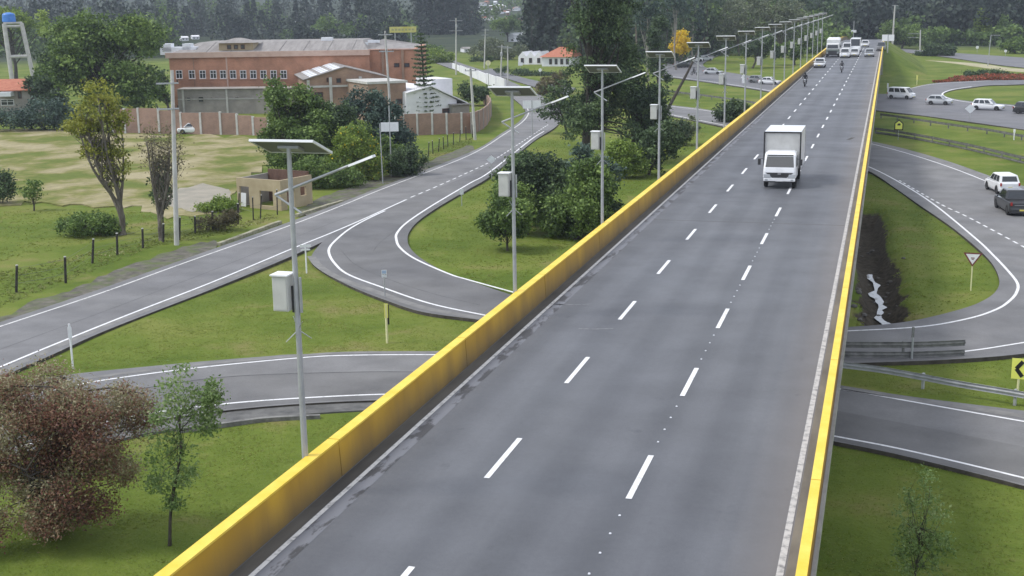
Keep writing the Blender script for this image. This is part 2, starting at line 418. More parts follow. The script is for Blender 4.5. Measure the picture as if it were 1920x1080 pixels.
# ------------------------------------------------------------------ asphalt, paint
def asphalt(name, base, var, tracks=None, patch=None, spec=0.35, rough=0.75, lanes=False):
    """base colour with fine aggregate, long patches and darker worn streaks along the overpass"""
    m = bpy.data.materials.new(name); m.use_nodes = True
    t = m.node_tree; N = t.nodes; L = t.links; b = N['Principled BSDF']
    b.inputs['Specular IOR Level'].default_value = spec
    geo = N.new('ShaderNodeNewGeometry')
    def noise(s, d, st=(1, 1, 1), r=0.6):
        mp = N.new('ShaderNodeMapping'); mp.inputs['Scale'].default_value = st; L.new(geo.outputs['Position'], mp.inputs[0])
        n = N.new('ShaderNodeTexNoise'); n.inputs['Scale'].default_value = s; n.inputs['Detail'].default_value = d; n.inputs['Roughness'].default_value = r
        L.new(mp.outputs[0], n.inputs['Vector']); return n.outputs[0]
    def ramp(src, p0, c0, p1, c1):
        c = N.new('ShaderNodeValToRGB'); e = c.color_ramp.elements
        e[0].position = p0; e[0].color = (*c0, 1); e[1].position = p1; e[1].color = (*c1, 1); L.new(src, c.inputs[0]); return c.outputs[0]
    def mix(f, a, c, mode):
        x = N.new('ShaderNodeMixRGB'); x.blend_type = mode; x.inputs[0].default_value = f; L.new(a, x.inputs[1]); L.new(c, x.inputs[2]); return x.outputs[0]
    lo = tuple(v * (1 - var) for v in base); hi = tuple(v * (1 + var) for v in base)
    c = ramp(noise(0.35, 6, r=0.55), 0.3, lo, 0.7, hi)
    c = mix(0.6, c, ramp(noise(30, 4), 0.3, (0.8, 0.8, 0.8), 0.7, (1.2, 1.2, 1.2)), 'MULTIPLY')
    c = mix(0.6, c, ramp(noise(7, 6, r=.7), 0.3, (0.86, 0.86, 0.86), 0.7, (1.14, 1.14, 1.14)), 'MULTIPLY')
    if tracks:
        c = mix(1.0, c, ramp(noise(1.0, 4, tracks), 0.3, (0.92, 0.92, 0.925), 0.7, (1.05, 1.05, 1.045)), 'MULTIPLY')
    if patch:
        c = mix(1.0, c, ramp(noise(0.06, 3, patch), 0.40, (0.9, 0.9, 0.92), 0.60, (1.08, 1.07, 1.05)), 'MULTIPLY')
    if lanes:
        # polished wheel paths, oil-darkened lane middles, silt near the right-hand edge, all broken up by noise
        sp = N.new('ShaderNodeSeparateXYZ'); L.new(geo.outputs['Position'], sp.inputs[0])
        def math_(op, a, v=None, b_=None):
            x = N.new('ShaderNodeMath'); x.operation = op; L.new(a, x.inputs[0])
            if b_ is not None: L.new(b_, x.inputs[1])
            elif v is not None: x.inputs[1].default_value = v
            return x.outputs[0]
        wob = math_('MULTIPLY', noise(.12, 3, (1, .25, 1)), .9)
        xx = math_('ADD', sp.outputs['X'], None, wob)
        ph = math_('MULTIPLY', math_('ADD', xx, 12.3), 2 * math.pi / 1.745)
        wave = math_('MULTIPLY_ADD', math_('SINE', ph), .5); wave.node.inputs[2].default_value = .5
        amt = math_('MULTIPLY', wave, None, noise(.09, 4, (1, .3, 1)))
        c = mix(1.0, c, ramp(amt, .1, (1.05, 1.05, 1.05), .5, (.86, .865, .875)), 'MULTIPLY')
        mr = N.new('ShaderNodeMapRange'); mr.inputs['From Min'].default_value = -2.5; mr.inputs['From Max'].default_value = -1.5; mr.inputs['To Max'].default_value = .5
        L.new(math_('ADD', sp.outputs['X'], None, math_('MULTIPLY', noise(.5, 4, (1, .2, 1)), .5)), mr.inputs['Value'])
        x = N.new('ShaderNodeMixRGB'); x.inputs[2].default_value = (.2, .185, .175, 1); L.new(mr.outputs[0], x.inputs[0]); L.new(c, x.inputs[1]); c = x.outputs[0]
        spots = ramp(noise(1.3, 5, (1, .6, 1)), .66, (1, 1, 1), .74, (.72, .72, .73)); c = mix(.8, c, spots, 'MULTIPLY')
    L.new(c, b.inputs['Base Color'])
    rg = ramp(noise(0.25, 5), 0.3, (rough - 0.12,) * 3, 0.7, (rough + 0.1,) * 3); L.new(rg, b.inputs['Roughness'])
    bu = N.new('ShaderNodeBump'); bu.inputs['Strength'].default_value = 0.25; bu.inputs['Distance'].default_value = 0.01
    L.new(noise(45, 3), bu.inputs['Height']); L.new(bu.outputs[0], b.inputs['Normal'])
    return m
M['deck'] = asphalt('deck asphalt', (0.098, 0.1025, 0.1125), 0.14, (1.6, 0.02, 1), (1, 0.35, 1), spec=0.45, rough=0.6, lanes=True)
M['road'] = asphalt('road asphalt', (0.165, 0.164, 0.165), 0.2, None, (1, 1, 1))
M['ramp'] = asphalt('ramp asphalt', (0.135, 0.134, 0.134), 0.2, None, (1, 1, 1))
M['road_far'] = asphalt('far road asphalt', (0.15, 0.15, 0.158), 0.12, None, (1, 1, 1))
M['shaded_edge_soil'] = mat('shaded road edge soil', (0.035, 0.03, 0.024), (0.08, 0.07, 0.055), 2, 0.95, world=True)  # slab sides: soil with the raised edge's shade put into its colour
def paint(name, c, worn, lo, hi):
    return mat(name, c, worn, 5.0, 0.6, lo=lo, hi=hi, detail=8, world=True)
M['paint'] = paint('road paint', (0.74, 0.74, 0.74), (0.34, 0.34, 0.34), 0.52, 0.78)
M['paint_worn'] = paint('worn road paint', (0.62, 0.61, 0.59), (0.2, 0.2, 0.2), 0.5, 0.72)
M['paint_faint'] = paint('faint road paint', (0.19, 0.19, 0.195), (0.105, 0.108, 0.118), 0.4, 0.6)

ROADZ = 0.13
def road(name, outline_px, z, m, extra=None):
    pts = [G(x, y, z)[:2] for x, y in outline_px]
    if extra: pts += extra
    return struct(MB().prism(pts, -0.3, z, 0, 1, bottom=False).build(name, [m, M['shaded_edge_soil']]))
def strip(name, line, width, z, m, parent, raw=False):
    """painted line along world xy points"""
    P = [np.array([p[0], p[1]]) for p in line]; n = len(P); vs = []
    for i in range(n):
        d = P[min(i + 1, n - 1)] - P[max(i - 1, 0)]; d /= (np.linalg.norm(d) + 1e-9); k = np.array([d[1], -d[0]]) * width / 2
        vs.append((*(P[i] - k), z)); vs.append((*(P[i] + k), z))
    mb = MB().add(vs, [(2 * i, 2 * i + 1, 2 * i + 3, 2 * i + 2) for i in range(n - 1)])
    return mb.build(name, m, parent)
def px_line(name, pts, width, z, m, parent, n=8):
    return strip(name, smooth_line([G(x, y, z) for x, y in pts], n), width, z, m, parent)
def px_dashes(name, pts, width, z, m, parent, dash, gap, start=0.0):
    L = smooth_line([G(x, y, z) for x, y in pts], 10)
    acc = [0.0]
    for a, b in zip(L[:-1], L[1:]): acc.append(acc[-1] + np.linalg.norm(b - a))
    acc = np.array(acc); A = np.array(L); s = start
    f = lambda t: np.array([np.interp(t, acc, A[:, k]) for k in range(3)])
    while s + dash < acc[-1]:
        strip(name, [f(s), f(s + dash / 2), f(s + dash)], width, z, m, parent); s += dash + gap

Z = ROADZ
# service road on the left
left_upper = [(-900, 902), (-260, 690), (0, 604), (190, 541), (345, 486), (548, 414), (649, 376), (715, 350), (880, 286), (940, 250), (973, 228), (985, 211), (978, 198), (960, 183), (935, 166), (900, 149), (868, 136), (842, 127), (800, 112)]
left_lower = [(840, 108), (866, 119), (900, 130), (935, 143), (970, 158), (1008, 176), (1042, 193), (1054, 212), (1044, 236), (1000, 264), (924, 312), (880, 334), (762, 385), (640, 437), (545, 481), (400, 541), (200, 619), (100, 664), (0, 708), (-260, 825), (-900, 1113)]
def sm_px(pts, n=6): return [(p[0], p[1]) for p in smooth_line([np.array([x, y, 0.0]) for x, y in pts], n)]
left_road = road('service_road', sm_px(left_upper) + sm_px(left_lower), Z, M['road'])
px_line('edge_line', [(-900, 910), (-260, 698), (0, 612), (190, 549), (345, 493), (548, 421), (649, 382), (715, 355), (880, 291), (945, 252), (980, 228), (991, 211), (985, 197)], 0.16, Z + .004, M['paint_worn'], left_road)
px_line('edge_line', [(-900, 1083), (-260, 802), (0, 688), (215, 600), (400, 528), (548, 466), (620, 437), (683, 410), (762, 374)], 0.17, Z + .008, M['paint'], left_road)
px_dashes('lane_dash', [(770, 370), (820, 349), (880, 322), (925, 300), (985, 262), (1030, 232)], 0.15, Z + .008, M['paint'], left_road, 1.1, 0.9)

# loop ramp that leaves it and passes under the overpass
rampA = [(1030, 246), (995, 269), (920, 330), (880, 354), (822, 388), (786, 413), (769, 432), (764, 448), (770, 466), (792, 486), (832, 508), (880, 526), (960, 553), (1040, 577), (1160, 598), (1320, 611), (1480, 616), (1560, 616)]
rampB = [(1560, 680), (1440, 676), (1300, 664), (1150, 645), (1000, 620), (907, 601), (793, 585), (715, 560), (667, 541), (630, 523), (602, 505), (583, 486), (600, 458), (640, 429), (760, 377), (880, 328), (960, 285)]
ramp = road('loop_ramp', sm_px(rampA) + sm_px(rampB), Z + .004, M['ramp'])
zl = Z + .012
px_line('edge_line', [(722, 395), (700, 405), (676, 417), (654, 430), (634, 446), (619, 462), (617, 475), (627, 493), (652, 514), (715, 538), (807, 569), (915, 592), (1000, 609), (1150, 636), (1300, 655), (1440, 666), (1560, 669)], 0.18, zl, M['paint'], ramp)
px_line('edge_line', [(1020, 246), (995, 262), (920, 321), (880, 344), (809, 386), (763, 417), (745, 436), (743, 448), (750, 464), (778, 485), (841, 513), (880, 525), (960, 547), (1040, 568), (1160, 590), (1320, 606), (1480, 613), (1560, 613)], 0.18, zl, M['paint'], ramp)

# curved road low in front, under the overpass and on to the right
lowU = [(-600, 1082), (-260, 880), (-100, 785), (0, 737), (60, 717), (120, 703), (352, 680), (500, 668), (563, 664), (830, 658), (1000, 661), (1200, 675), (1400, 697), (1580, 723), (1705, 743), (1920, 770), (2200, 805)]
lowL = [(2200, 990), (1920, 911), (1705, 857), (1567, 828), (1400, 797), (1200, 773), (1000, 758), (830, 752), (726, 750), (567, 757), (411, 771), (245, 796), (100, 832), (-100, 900), (-260, 970), (-600, 1200)]
low = road('underpass_road', sm_px(lowU) + sm_px(lowL), Z, M['road'])
lw = MB().prism([G(x, y, Z + .004)[:2] for x, y in sm_px([(-600, 1130), (-260, 925), (-100, 842), (0, 790), (120, 755), (300, 722), (420, 706), (560, 700), (760, 697), (1000, 704), (1200, 720), (1400, 742), (1580, 772), (1920, 838), (2200, 900)]) + sm_px([(2200, 985), (1920, 907), (1567, 825), (1400, 794), (1200, 770), (1000, 755), (830, 749), (726, 747), (567, 754), (411, 768), (245, 793), (100, 829), (-100, 897), (-260, 966), (-600, 1195)])], Z + .001, Z + .004, bottom=False).build('resurfaced_lane', M['ramp'], low)
px_line('edge_line', [(-600, 1098), (-260, 892), (-100, 800), (0, 753), (116, 728), (185, 714), (356, 691), (559, 671), (659, 666), (826, 665), (1000, 669), (1200, 684), (1400, 705), (1580, 730), (1705, 752), (1920, 790), (2200, 838)], 0.15, Z + .008, M['paint'], low)
px_line('edge_line', [(-600, 1180), (-260, 950), (-100, 882), (100, 818), (245, 781), (411, 758), (567, 746), (726, 739), (830, 741), (1000, 748), (1200, 763), (1400, 787), (1567, 818), (1705, 845), (1920, 896), (2200, 968)], 0.15, Z + .008, M['paint'], low)
# concrete drain along it
dr = MB().prism([G(x, y, .05)[:2] for x, y in sm_px([(726, 753), (567, 760), (411, 774), (245, 799), (120, 832)]) + sm_px([(130, 852), (255, 816), (411, 793), (574, 776), (700, 768)])], -0.2, 0.05, 0, bottom=False)
M['drain'] = mat('drain concrete', (0.07, 0.07, 0.068), (0.15, 0.148, 0.14), 1.3, 0.9, world=True)
drain = struct(dr.build('drain_channel', M['drain']))
dk = MB().prism([G(x, y, .16)[:2] for x, y in sm_px([(600, 775), (500, 780), (411, 791), (330, 800)]) + sm_px([(332, 803), (411, 794), (500, 783), (600, 778)])], -.2, .14, 0, bottom=False).build('drain_edge', mat('weathered drain edge', (.11, .108, .1), (.24, .235, .22), 2.2, .9, world=True), drain)

# roads on the right
loopR = sm_px([(1480, 226), (1560, 248), (1640, 266), (1697, 279), (1780, 303), (1860, 331), (1910, 346), (1980, 366), (2300, 460)]) + \
        sm_px([(2300, 600), (2060, 640), (1920, 663), (1780, 674), (1590, 681), (1480, 683)]) + \
        sm_px([(1480, 616), (1590, 613), (1700, 603), (1800, 580), (1850, 560), (1872, 538), (1870, 512), (1848, 480), (1790, 430), (1725, 385), (1675, 350), (1630, 321), (1560, 292), (1480, 264)])
right_loop = road('slip_road', loopR, Z + .008, M['road'])
zr = Z + .012
px_line('edge_line', [(1560, 252), (1640, 271), (1703, 288), (1780, 313), (1850, 340), (1920, 368), (2100, 430)], 0.15, zr, M['paint'], right_loop)
px_line('edge_line', [(1560, 285), (1630, 313), (1680, 338), (1747, 380), (1827, 445), (1862, 478), (1893, 511), (1908, 532), (1906, 548), (1894, 563), (1870, 579), (1820, 596), (1730, 612), (1595, 620), (1500, 622)], 0.17, zr + .004, M['paint'], right_loop)
px_line('edge_line', [(2200, 590), (2050, 622), (1920, 642), (1830, 656), (1745, 664), (1590, 668), (1500, 669)], 0.15, zr + .004, M['paint'], right_loop)
px_dashes('lane_dash', [(1686, 338), (1727, 362), (1770, 386), (1817, 408), (1920, 463), (2050, 533)], 0.16, zr, M['paint'], right_loop, 0.9, 0.75)

farR = sm_px([(1235, 140), (1232, 128), (1246, 120), (1275, 110), (1305, 101), (1336, 96), (1352, 101), (1330, 112), (1318, 121), (1335, 130), (1400, 141), (1461, 152), (1540, 164), (1610, 172), (1660, 176), (1700, 167), (1751, 156), (1835, 151), (1920, 144), (2200, 128)]) + \
       sm_px([(2200, 146), (1920, 158), (1855, 160), (1822, 164), (1787, 169), (1769, 176), (1780, 183), (1822, 190), (1920, 198), (2200, 224)]) + \
       sm_px([(2200, 286), (1920, 243), (1755, 220), (1644, 207), (1540, 193), (1437, 171), (1340, 156), (1249, 144)])
far_right = road('carriageway', farR, Z, M['road_far'])
px_line('edge_line', [(1249, 142), (1340, 154), (1437, 169), (1540, 190), (1644, 204)], 0.25, Z + .004, M['paint'], far_right)
px_line('edge_line', [(2200, 227), (1920, 200), (1822, 192), (1781, 185), (1767, 176), (1785, 168), (1822, 162)], 0.3, Z + .004, M['paint'], far_right)
px_line('edge_line', [(1668, 175), (1705, 166), (1751, 157.5), (1835, 152.5), (1920, 146)], 0.25, Z + .004, M['paint_worn'], far_right)
px_dashes('lane_dash', [(1700, 200), (1760, 206), (1830, 215), (1920, 229), (2050, 248)], 0.2, Z + .004, M['paint_faint'], far_right, 4.0, 6.0)
topR = sm_px([(1640, 86), (1680, 90), (1724, 94), (1789, 99), (1920, 108), (2200, 127)]) + sm_px([(2200, 150), (1920, 127), (1789, 109), (1724, 101), (1665, 95)])
top_road = road('upper_road', topR, Z, M['road_far'])
sand = struct(MB().prism([G(x, y, .03)[:2] for x, y in sm_px([(1735, 113), (1804, 117), (1850, 121), (1900, 128), (1990, 133)]) + sm_px([(1990, 139), (1900, 134), (1850, 128), (1804, 121)])], -.1, .06, bottom=False).build('sand_path', mat('pale sand', (0.42, 0.37, 0.25), (0.3, 0.29, 0.15), .3, .95, world=True)))
def shoulder(pts, width, z, parent):
    return px_line('shoulder', pts, width, z, M['shoulder'], parent)
M['shoulder'] = mat('concrete shoulder', (.15, .147, .142), (.215, .21, .2), 1.2, .85, world=True, stretch=(1, 1, 1))
shoulder([(-260, 814), (0, 697), (200, 610), (400, 534), (545, 473)], .5, Z + .004, left_road)
shoulder([(583, 480), (600, 500), (640, 523), (715, 550), (800, 578), (907, 597), (960, 607)], .55, Z + .008, ramp)
shoulder([(-60, 763), (60, 723), (185, 706), (356, 685), (559, 667), (659, 661), (826, 660.5), (960, 663)], .38, Z + .008, low)
shoulder([(1580, 727), (1705, 747), (1920, 780), (2100, 806)], .55, Z + .008, low)
shoulder([(1640, 268), (1703, 283), (1780, 307), (1850, 333), (1905, 352)], .6, Z + .012, right_loop)
M['seam'] = mat('tar seam', (.045, .045, .046), (.1, .1, .1), 1.2, .8, world=True)
px_line('tar_seam', [(640, 470), (668, 497), (730, 524), (810, 550), (900, 572)], .05, Z + .008, M['seam'], ramp)
px_line('tar_seam', [(700, 470), (716, 452), (760, 420), (830, 380)], .05, Z + .008, M['seam'], ramp)
px_line('tar_seam', [(-40, 812), (120, 757), (300, 723), (420, 707), (560, 700), (760, 697), (1000, 704)], .09, Z + .008, M['seam'], low)
px_line('tar_seam', [(0, 655), (200, 582), (400, 506), (548, 447), (650, 407)], .04, Z + .004, M['seam'], left_road)
# short carriageway seen between the trees, left of the overpass
mid = road('side_road', sm_px([(1225, 187), (1244, 195), (1317, 204), (1362, 213), (1420, 226), (1480, 236)]) + sm_px([(1480, 262), (1420, 250), (1355, 237), (1266, 219), (1235, 211), (1205, 200)]), Z + .012, M['road'])
px_line('edge_line', [(1225, 189), (1244, 197), (1317, 206), (1362, 215), (1440, 232)], 0.3, Z + .016, M['paint_worn'], mid)
px_line('edge_line', [(1235, 208), (1266, 216.5), (1355, 234), (1420, 247)], 0.3, Z + .016, M['paint_worn'], mid)
# far street that meets the service road
fs = road('far_street', sm_px([(1065, 178), (1010, 165), (960, 150), (925, 140), (905, 132)]) + sm_px([(920, 128), (955, 138), (1000, 150), (1080, 165)]), Z + .006, M['road_far'])

# dry paddock, dirt verge
def wobble(pts, amp, seed):
    r = np.random.default_rng(seed); return [(x + r.normal() * amp, y + r.normal() * amp) for x, y in pts]
def field_mat():
    m = bpy.data.materials.new('dry pasture'); m.use_nodes = True
    t = m.node_tree; N = t.nodes; L = t.links; b = N['Principled BSDF']
    b.inputs['Roughness'].default_value = 0.95; b.inputs['Specular IOR Level'].default_value = 0.1
    geo = N.new('ShaderNodeNewGeometry')
    def noise(s, d, st=(1, 1, 1), rz=0.0):
        mp = N.new('ShaderNodeMapping'); mp.inputs['Scale'].default_value = st; mp.inputs['Rotation'].default_value = (0, 0, rz)
        L.new(geo.outputs['Position'], mp.inputs[0])
        n = N.new('ShaderNodeTexNoise'); n.inputs['Scale'].default_value = s; n.inputs['Detail'].default_value = d; n.inputs['Roughness'].default_value = .6
        L.new(mp.outputs[0], n.inputs['Vector']); return n.outputs[0]
    def ramp(src, stops):
        c = N.new('ShaderNodeValToRGB'); e = c.color_ramp.elements
        while len(e) < len(stops): e.new(0.5)
        for i, (p, col) in enumerate(stops): e[i].position = p; e[i].color = (*col, 1)
        L.new(src, c.inputs[0]); return c.outputs[0]
    a = ramp(noise(0.15, 14, (1.0, .8, 1), rad(YAW)), [(0.40, (0.115, 0.145, 0.032)), (0.47, (0.18, 0.18, 0.06)), (0.52, (0.25, 0.225, 0.115)), (0.62, (0.33, 0.29, 0.18))])
    d = ramp(noise(1.2, 6), [(0.3, (0.8, 0.8, 0.8)), (0.7, (1.2, 1.2, 1.15))])
    x = N.new('ShaderNodeMixRGB'); x.blend_type = 'MULTIPLY'; x.inputs[0].default_value = 0.8; L.new(a, x.inputs[1]); L.new(d, x.inputs[2])
    L.new(x.outputs[0], b.inputs['Base Color']); return m
M['field'] = field_mat()
fld = [(-350, 250), (0, 244), (130, 243), (250, 250), (420, 256), (500, 262), (512, 300), (470, 330), (440, 352), (425, 385), (375, 402), (300, 400), (250, 388), (150, 386), (60, 380), (0, 385), (-350, 400)]
struct(MB().prism([G(x, y, .055)[:2] for x, y in wobble(sm_px(fld, 5), 3.5, 3)], -.1, .06, bottom=False).build('dry_field', M['field']))
M['dirt'] = mat('verge dirt', (0.06, 0.053, 0.043), (0.15, 0.14, 0.11), 1.4, .95, world=True, c3=(0.085, 0.11, 0.03), scale3=.9)
vg = sm_px([(-900, 880), (-260, 672), (0, 594), (60, 566), (130, 545), (200, 515), (270, 488), (330, 468), (400, 452), (405, 462), (390, 476), (345, 494), (190, 551), (0, 612), (-260, 698), (-900, 905)], 5)
struct(MB().prism([G(x, y, .05)[:2] for x, y in wobble(vg, 2.0, 9)], -.1, .06, bottom=False).build('dirt_verge', M['dirt']))
vg = sm_px([(560, 392), (620, 362), (700, 336), (770, 318), (810, 300), (850, 284), (880, 272), (885, 288), (800, 322), (715, 356), (649, 382), (580, 408)], 5)
struct(MB().prism([G(x, y, .05)[:2] for x, y in wobble(vg, 1.2, 4)], -.1, .058, bottom=False).build('dirt_verge', M['dirt']))
gm = MB().prism([G(x, y, .05)[:2] for x, y in wobble(sm_px([(330, 355), (380, 345), (430, 356), (425, 385), (380, 396), (330, 390), (290, 374)], 5), 1.5, 6)], -.1, .066, bottom=False)
struct(gm.build('gravel_patch', mat('grey gravel', (0.24, 0.225, 0.18), (0.33, 0.295, 0.235), .5, .95, world=True)))

# ------------------------------------------------------------------ overpass
XL, XR = -12.03, -1.13           # inner faces of the two parapets near their tops
def deck_strip(x0, x1, ys, dz, name, m, parent=None):
    vs = []
    for y in ys:
        z = float(deck_z(y)) + dz; vs += [(x0, y, z), (x1, y, z)]
    return MB().add(vs, [(2 * i, 2 * i + 1, 2 * i + 3, 2 * i + 2) for i in range(len(ys) - 1)]).build(name, m, parent)
ys_deck = list(np.arange(-12, 330, 9.0)) + list(np.arange(330, 620, 10.0))
M['slab'] = mat('slab concrete', (0.24, 0.23, 0.21), (0.36, 0.35, 0.32), .8, .9, world=True)
deck = struct(deck_strip(XL - 0.02, XR + 0.02, ys_deck, 0.0, 'bridge_deck', M['deck']))
slab = MB()
for y0, y1 in zip(np.arange(-12, 290, 16.0), np.arange(4, 306, 16.0)):
    slab.hexa([(XL - .62, y0, DECK - .32), (XR + .24, y0, DECK - .32), (XR + .24, y1, DECK - .32), (XL - .62, y1, DECK - .32)],
              [(XL - .62, y0, DECK - .03), (XR + .24, y0, DECK - .03), (XR + .24, y1, DECK - .03), (XL - .62, y1, DECK - .03)])
over = thing('overpass', 'long straight road overpass carrying three lanes of traffic on concrete piers', 'overpass', (0, 0, 0))
slab.build('deck_slab', M['slab'], over)
for gxx in (-11.2, -8.6, -6.0, -3.4, -1.9):
    MB().hexa([(gxx - .3, -12, DECK - 1.5), (gxx + .3, -12, DECK - 1.5), (gxx + .3, 290, DECK - 1.5), (gxx - .3, 290, DECK - 1.5)],
              [(gxx - .45, -12, DECK - .33), (gxx + .45, -12, DECK - .33), (gxx + .45, 290, DECK - .33), (gxx - .45, 290, DECK - .33)]).build('girder', M['slab'], over)
for py in (8, 66, 92, 118, 150, 176, 204, 232, 262):
    mbp = MB().box((-6.6, py, DECK - 1.9), (11.0, 1.2, .78))
    mbp.build('pier_cap', M['slab'], over)
    for pxx in (-10.2, -6.6, -3.0):
        MB().tube([(pxx, py, -.3), (pxx, py, DECK - 2.28)], .5, 14).build('pier', M['slab'], over, smooth=False)
MB().hexa([(XL - .6, 289, -.5), (XR + .25, 289, -.5), (XR + .25, 291, -.5), (XL - .6, 291, -.5)], [(XL - .6, 289, DECK - .35), (XR + .25, 289, DECK - .35), (XR + .25, 291, DECK - .35), (XL - .6, 291, DECK - .35)]).build('abutment', M['slab'], over)

# parapets: yellow paint over concrete, grey grime splashed up from the gutter
def parapet_mat(name, c_a, c_b, grime, zlo, zhi):
    m = bpy.data.materials.new(name); m.use_nodes = True
    t = m.node_tree; N = t.nodes; L = t.links; b = N['Principled BSDF']; b.inputs['Roughness'].default_value = 0.65
    geo = N.new('ShaderNodeNewGeometry')
    def noise(s, d, st=(1, 1, 1)):
        mp = N.new('ShaderNodeMapping'); mp.inputs['Scale'].default_value = st; L.new(geo.outputs['Position'], mp.inputs[0])
        n = N.new('ShaderNodeTexNoise'); n.inputs['Scale'].default_value = s; n.inputs['Detail'].default_value = d; L.new(mp.outputs[0], n.inputs['Vector']); return n.outputs[0]
    cr = N.new('ShaderNodeValToRGB'); cr.color_ramp.elements[0].color = (*c_a, 1); cr.color_ramp.elements[1].color = (*c_b, 1)
    cr.color_ramp.elements[0].position = .38; cr.color_ramp.elements[1].position = .66; L.new(noise(.7, 5, (1, 1, .25)), cr.inputs[0])
    # splash line: height plus streaky noise
    tc = N.new('ShaderNodeTexCoord'); sp = N.new('ShaderNodeSeparateXYZ'); L.new(tc.outputs['Object'], sp.inputs[0])
    ad = N.new('ShaderNodeMath'); ad.operation = 'MULTIPLY_ADD'; ad.inputs[1].default_value = -.55; L.new(noise(1.1, 6, (1, 1, .3)), ad.inputs[0]); L.new(sp.outputs['Z'], ad.inputs[2])
    mr = N.new('ShaderNodeMapRange'); mr.inputs['From Min'].default_value = zhi; mr.inputs['From Max'].default_value = zlo; L.new(ad.outputs[0], mr.inputs['Value'])
    mx = N.new('ShaderNodeMixRGB'); mx.inputs[2].default_value = (*grime, 1); L.new(mr.outputs[0], mx.inputs[0]); L.new(cr.outputs[0], mx.inputs[1])
    st = N.new('ShaderNodeValToRGB'); st.color_ramp.elements[0].position = .62; st.color_ramp.elements[1].position = .8; L.new(noise(2.5, 4, (1, 1, .06)), st.inputs[0])
    ml = N.new('ShaderNodeMath'); ml.operation = 'MULTIPLY'; ml.inputs[1].default_value = .75; L.new(st.outputs[0], ml.inputs[0])
    m2 = N.new('ShaderNodeMixRGB'); m2.inputs[2].default_value = (.16, .11, .045, 1); L.new(ml.outputs[0], m2.inputs[0]); L.new(mx.outputs[0], m2.inputs[1])
    L.new(m2.outputs[0], b.inputs['Base Color']); return m
M['parapet'] = parapet_mat('yellow parapet paint', (.42, .235, .012), (.58, .34, .02), (.13, .095, .045), -.36, .56)
M['cap'] = mat('lit yellow top paint', (.72, .50, .035), (.82, .60, .09), 1.5, .6, world=True, detail=8)  # brighter yellow: light on the wall's top face put into the colour
M['parapet_out'] = parapet_mat('stained outer parapet', (.42, .19, .012), (.55, .29, .025), (.16, .085, .04), -.1, .3)
def parapet(side, name, label, m, h, w, capw):
    o = thing(name, label, 'parapet', (0, 0, 0))
    ys = np.concatenate([np.arange(-12, 200, 9.6), np.arange(201, 620, 19.2)])
    sx = -1 if side < 0 else 1
    x0 = XL if side < 0 else XR
    for a, b in zip(ys[:-1], ys[1:]):
        za, zb = float(deck_z(a)), float(deck_z(b)); a2 = a + .02; b2 = b - .02
        # panel mesh in its own frame so that grime is measured from the road
        def sec(y, z):
            return [(x0 - sx * .05, y, z), (x0 - sx * .045, y, z + .06), (x0, y, z + h), (x0 + sx * w, y, z + h), (x0 + sx * w, y, z - (.3 if side < 0 else .026)), (x0 + sx * (-.02 if side < 0 else .12), y, z - (.3 if side < 0 else .026))]
        A, B = sec(a2, za - DECK), sec(b2, zb - DECK)
        p = MB().add(A + B, [(i, 6 + i, 6 + (i + 1) % 6, (i + 1) % 6) if sx > 0 else (i, (i + 1) % 6, 6 + (i + 1) % 6, 6 + i) for i in range(6)] + [tuple(range(6)), tuple(reversed(range(6, 12)))])
        q = p.build('parapet_panel', m, o); q.location = (0, 0, DECK)
        e = .02
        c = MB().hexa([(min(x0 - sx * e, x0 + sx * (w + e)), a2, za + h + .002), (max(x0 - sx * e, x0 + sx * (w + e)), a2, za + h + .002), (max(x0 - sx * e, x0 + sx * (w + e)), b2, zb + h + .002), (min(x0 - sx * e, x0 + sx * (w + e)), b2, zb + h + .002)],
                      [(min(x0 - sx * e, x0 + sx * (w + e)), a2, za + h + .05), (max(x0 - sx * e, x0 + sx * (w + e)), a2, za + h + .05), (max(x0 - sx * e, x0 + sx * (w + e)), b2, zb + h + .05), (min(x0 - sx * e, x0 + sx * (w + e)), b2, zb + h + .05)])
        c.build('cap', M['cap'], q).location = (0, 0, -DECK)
    return o
parapet(-1, 'parapet_wall', 'yellow painted concrete parapet on the lamp post side of the overpass', M['parapet'], .87, .24, .3)
parapet(1, 'parapet_wall', 'narrow yellow parapet edging the overpass beside the creek and slip road', M['parapet_out'], .87, .16, .3)

# gutters and markings on the deck
M['gutter'] = mat('gutter dirt', (.045, .042, .037), (.10, .092, .08), .9, .95, world=True, stretch=(1, .25, 1))
M['gutter_brown'] = mat('gutter silt', (.12, .108, .088), (.20, .178, .14), 1.2, .95, world=True, stretch=(1, .3, 1))
ys = list(np.arange(-12, 330, 6.0)) + list(np.arange(330, 620, 10.0))
deck_strip(XL + .08, XL + .42, ys, .004, 'gutter', M['gutter'], deck)
deck_strip(G(1461, 1080, DECK)[0] + .11, XR - .06, ys, .004, 'gutter', M['gutter_brown'], deck)
deck_strip(XL + .44, XL + .56, ys, .008, 'edge_line', M['paint_worn'], deck)
xe = G(1461, 1080, DECK)[0]
M['paint_grey'] = paint('greyed edge paint', (.5, .49, .47), (.15, .15, .15), .47, .7)
deck_strip(xe - .065, xe + .075, ys, .008, 'edge_line', M['paint_grey'], deck)
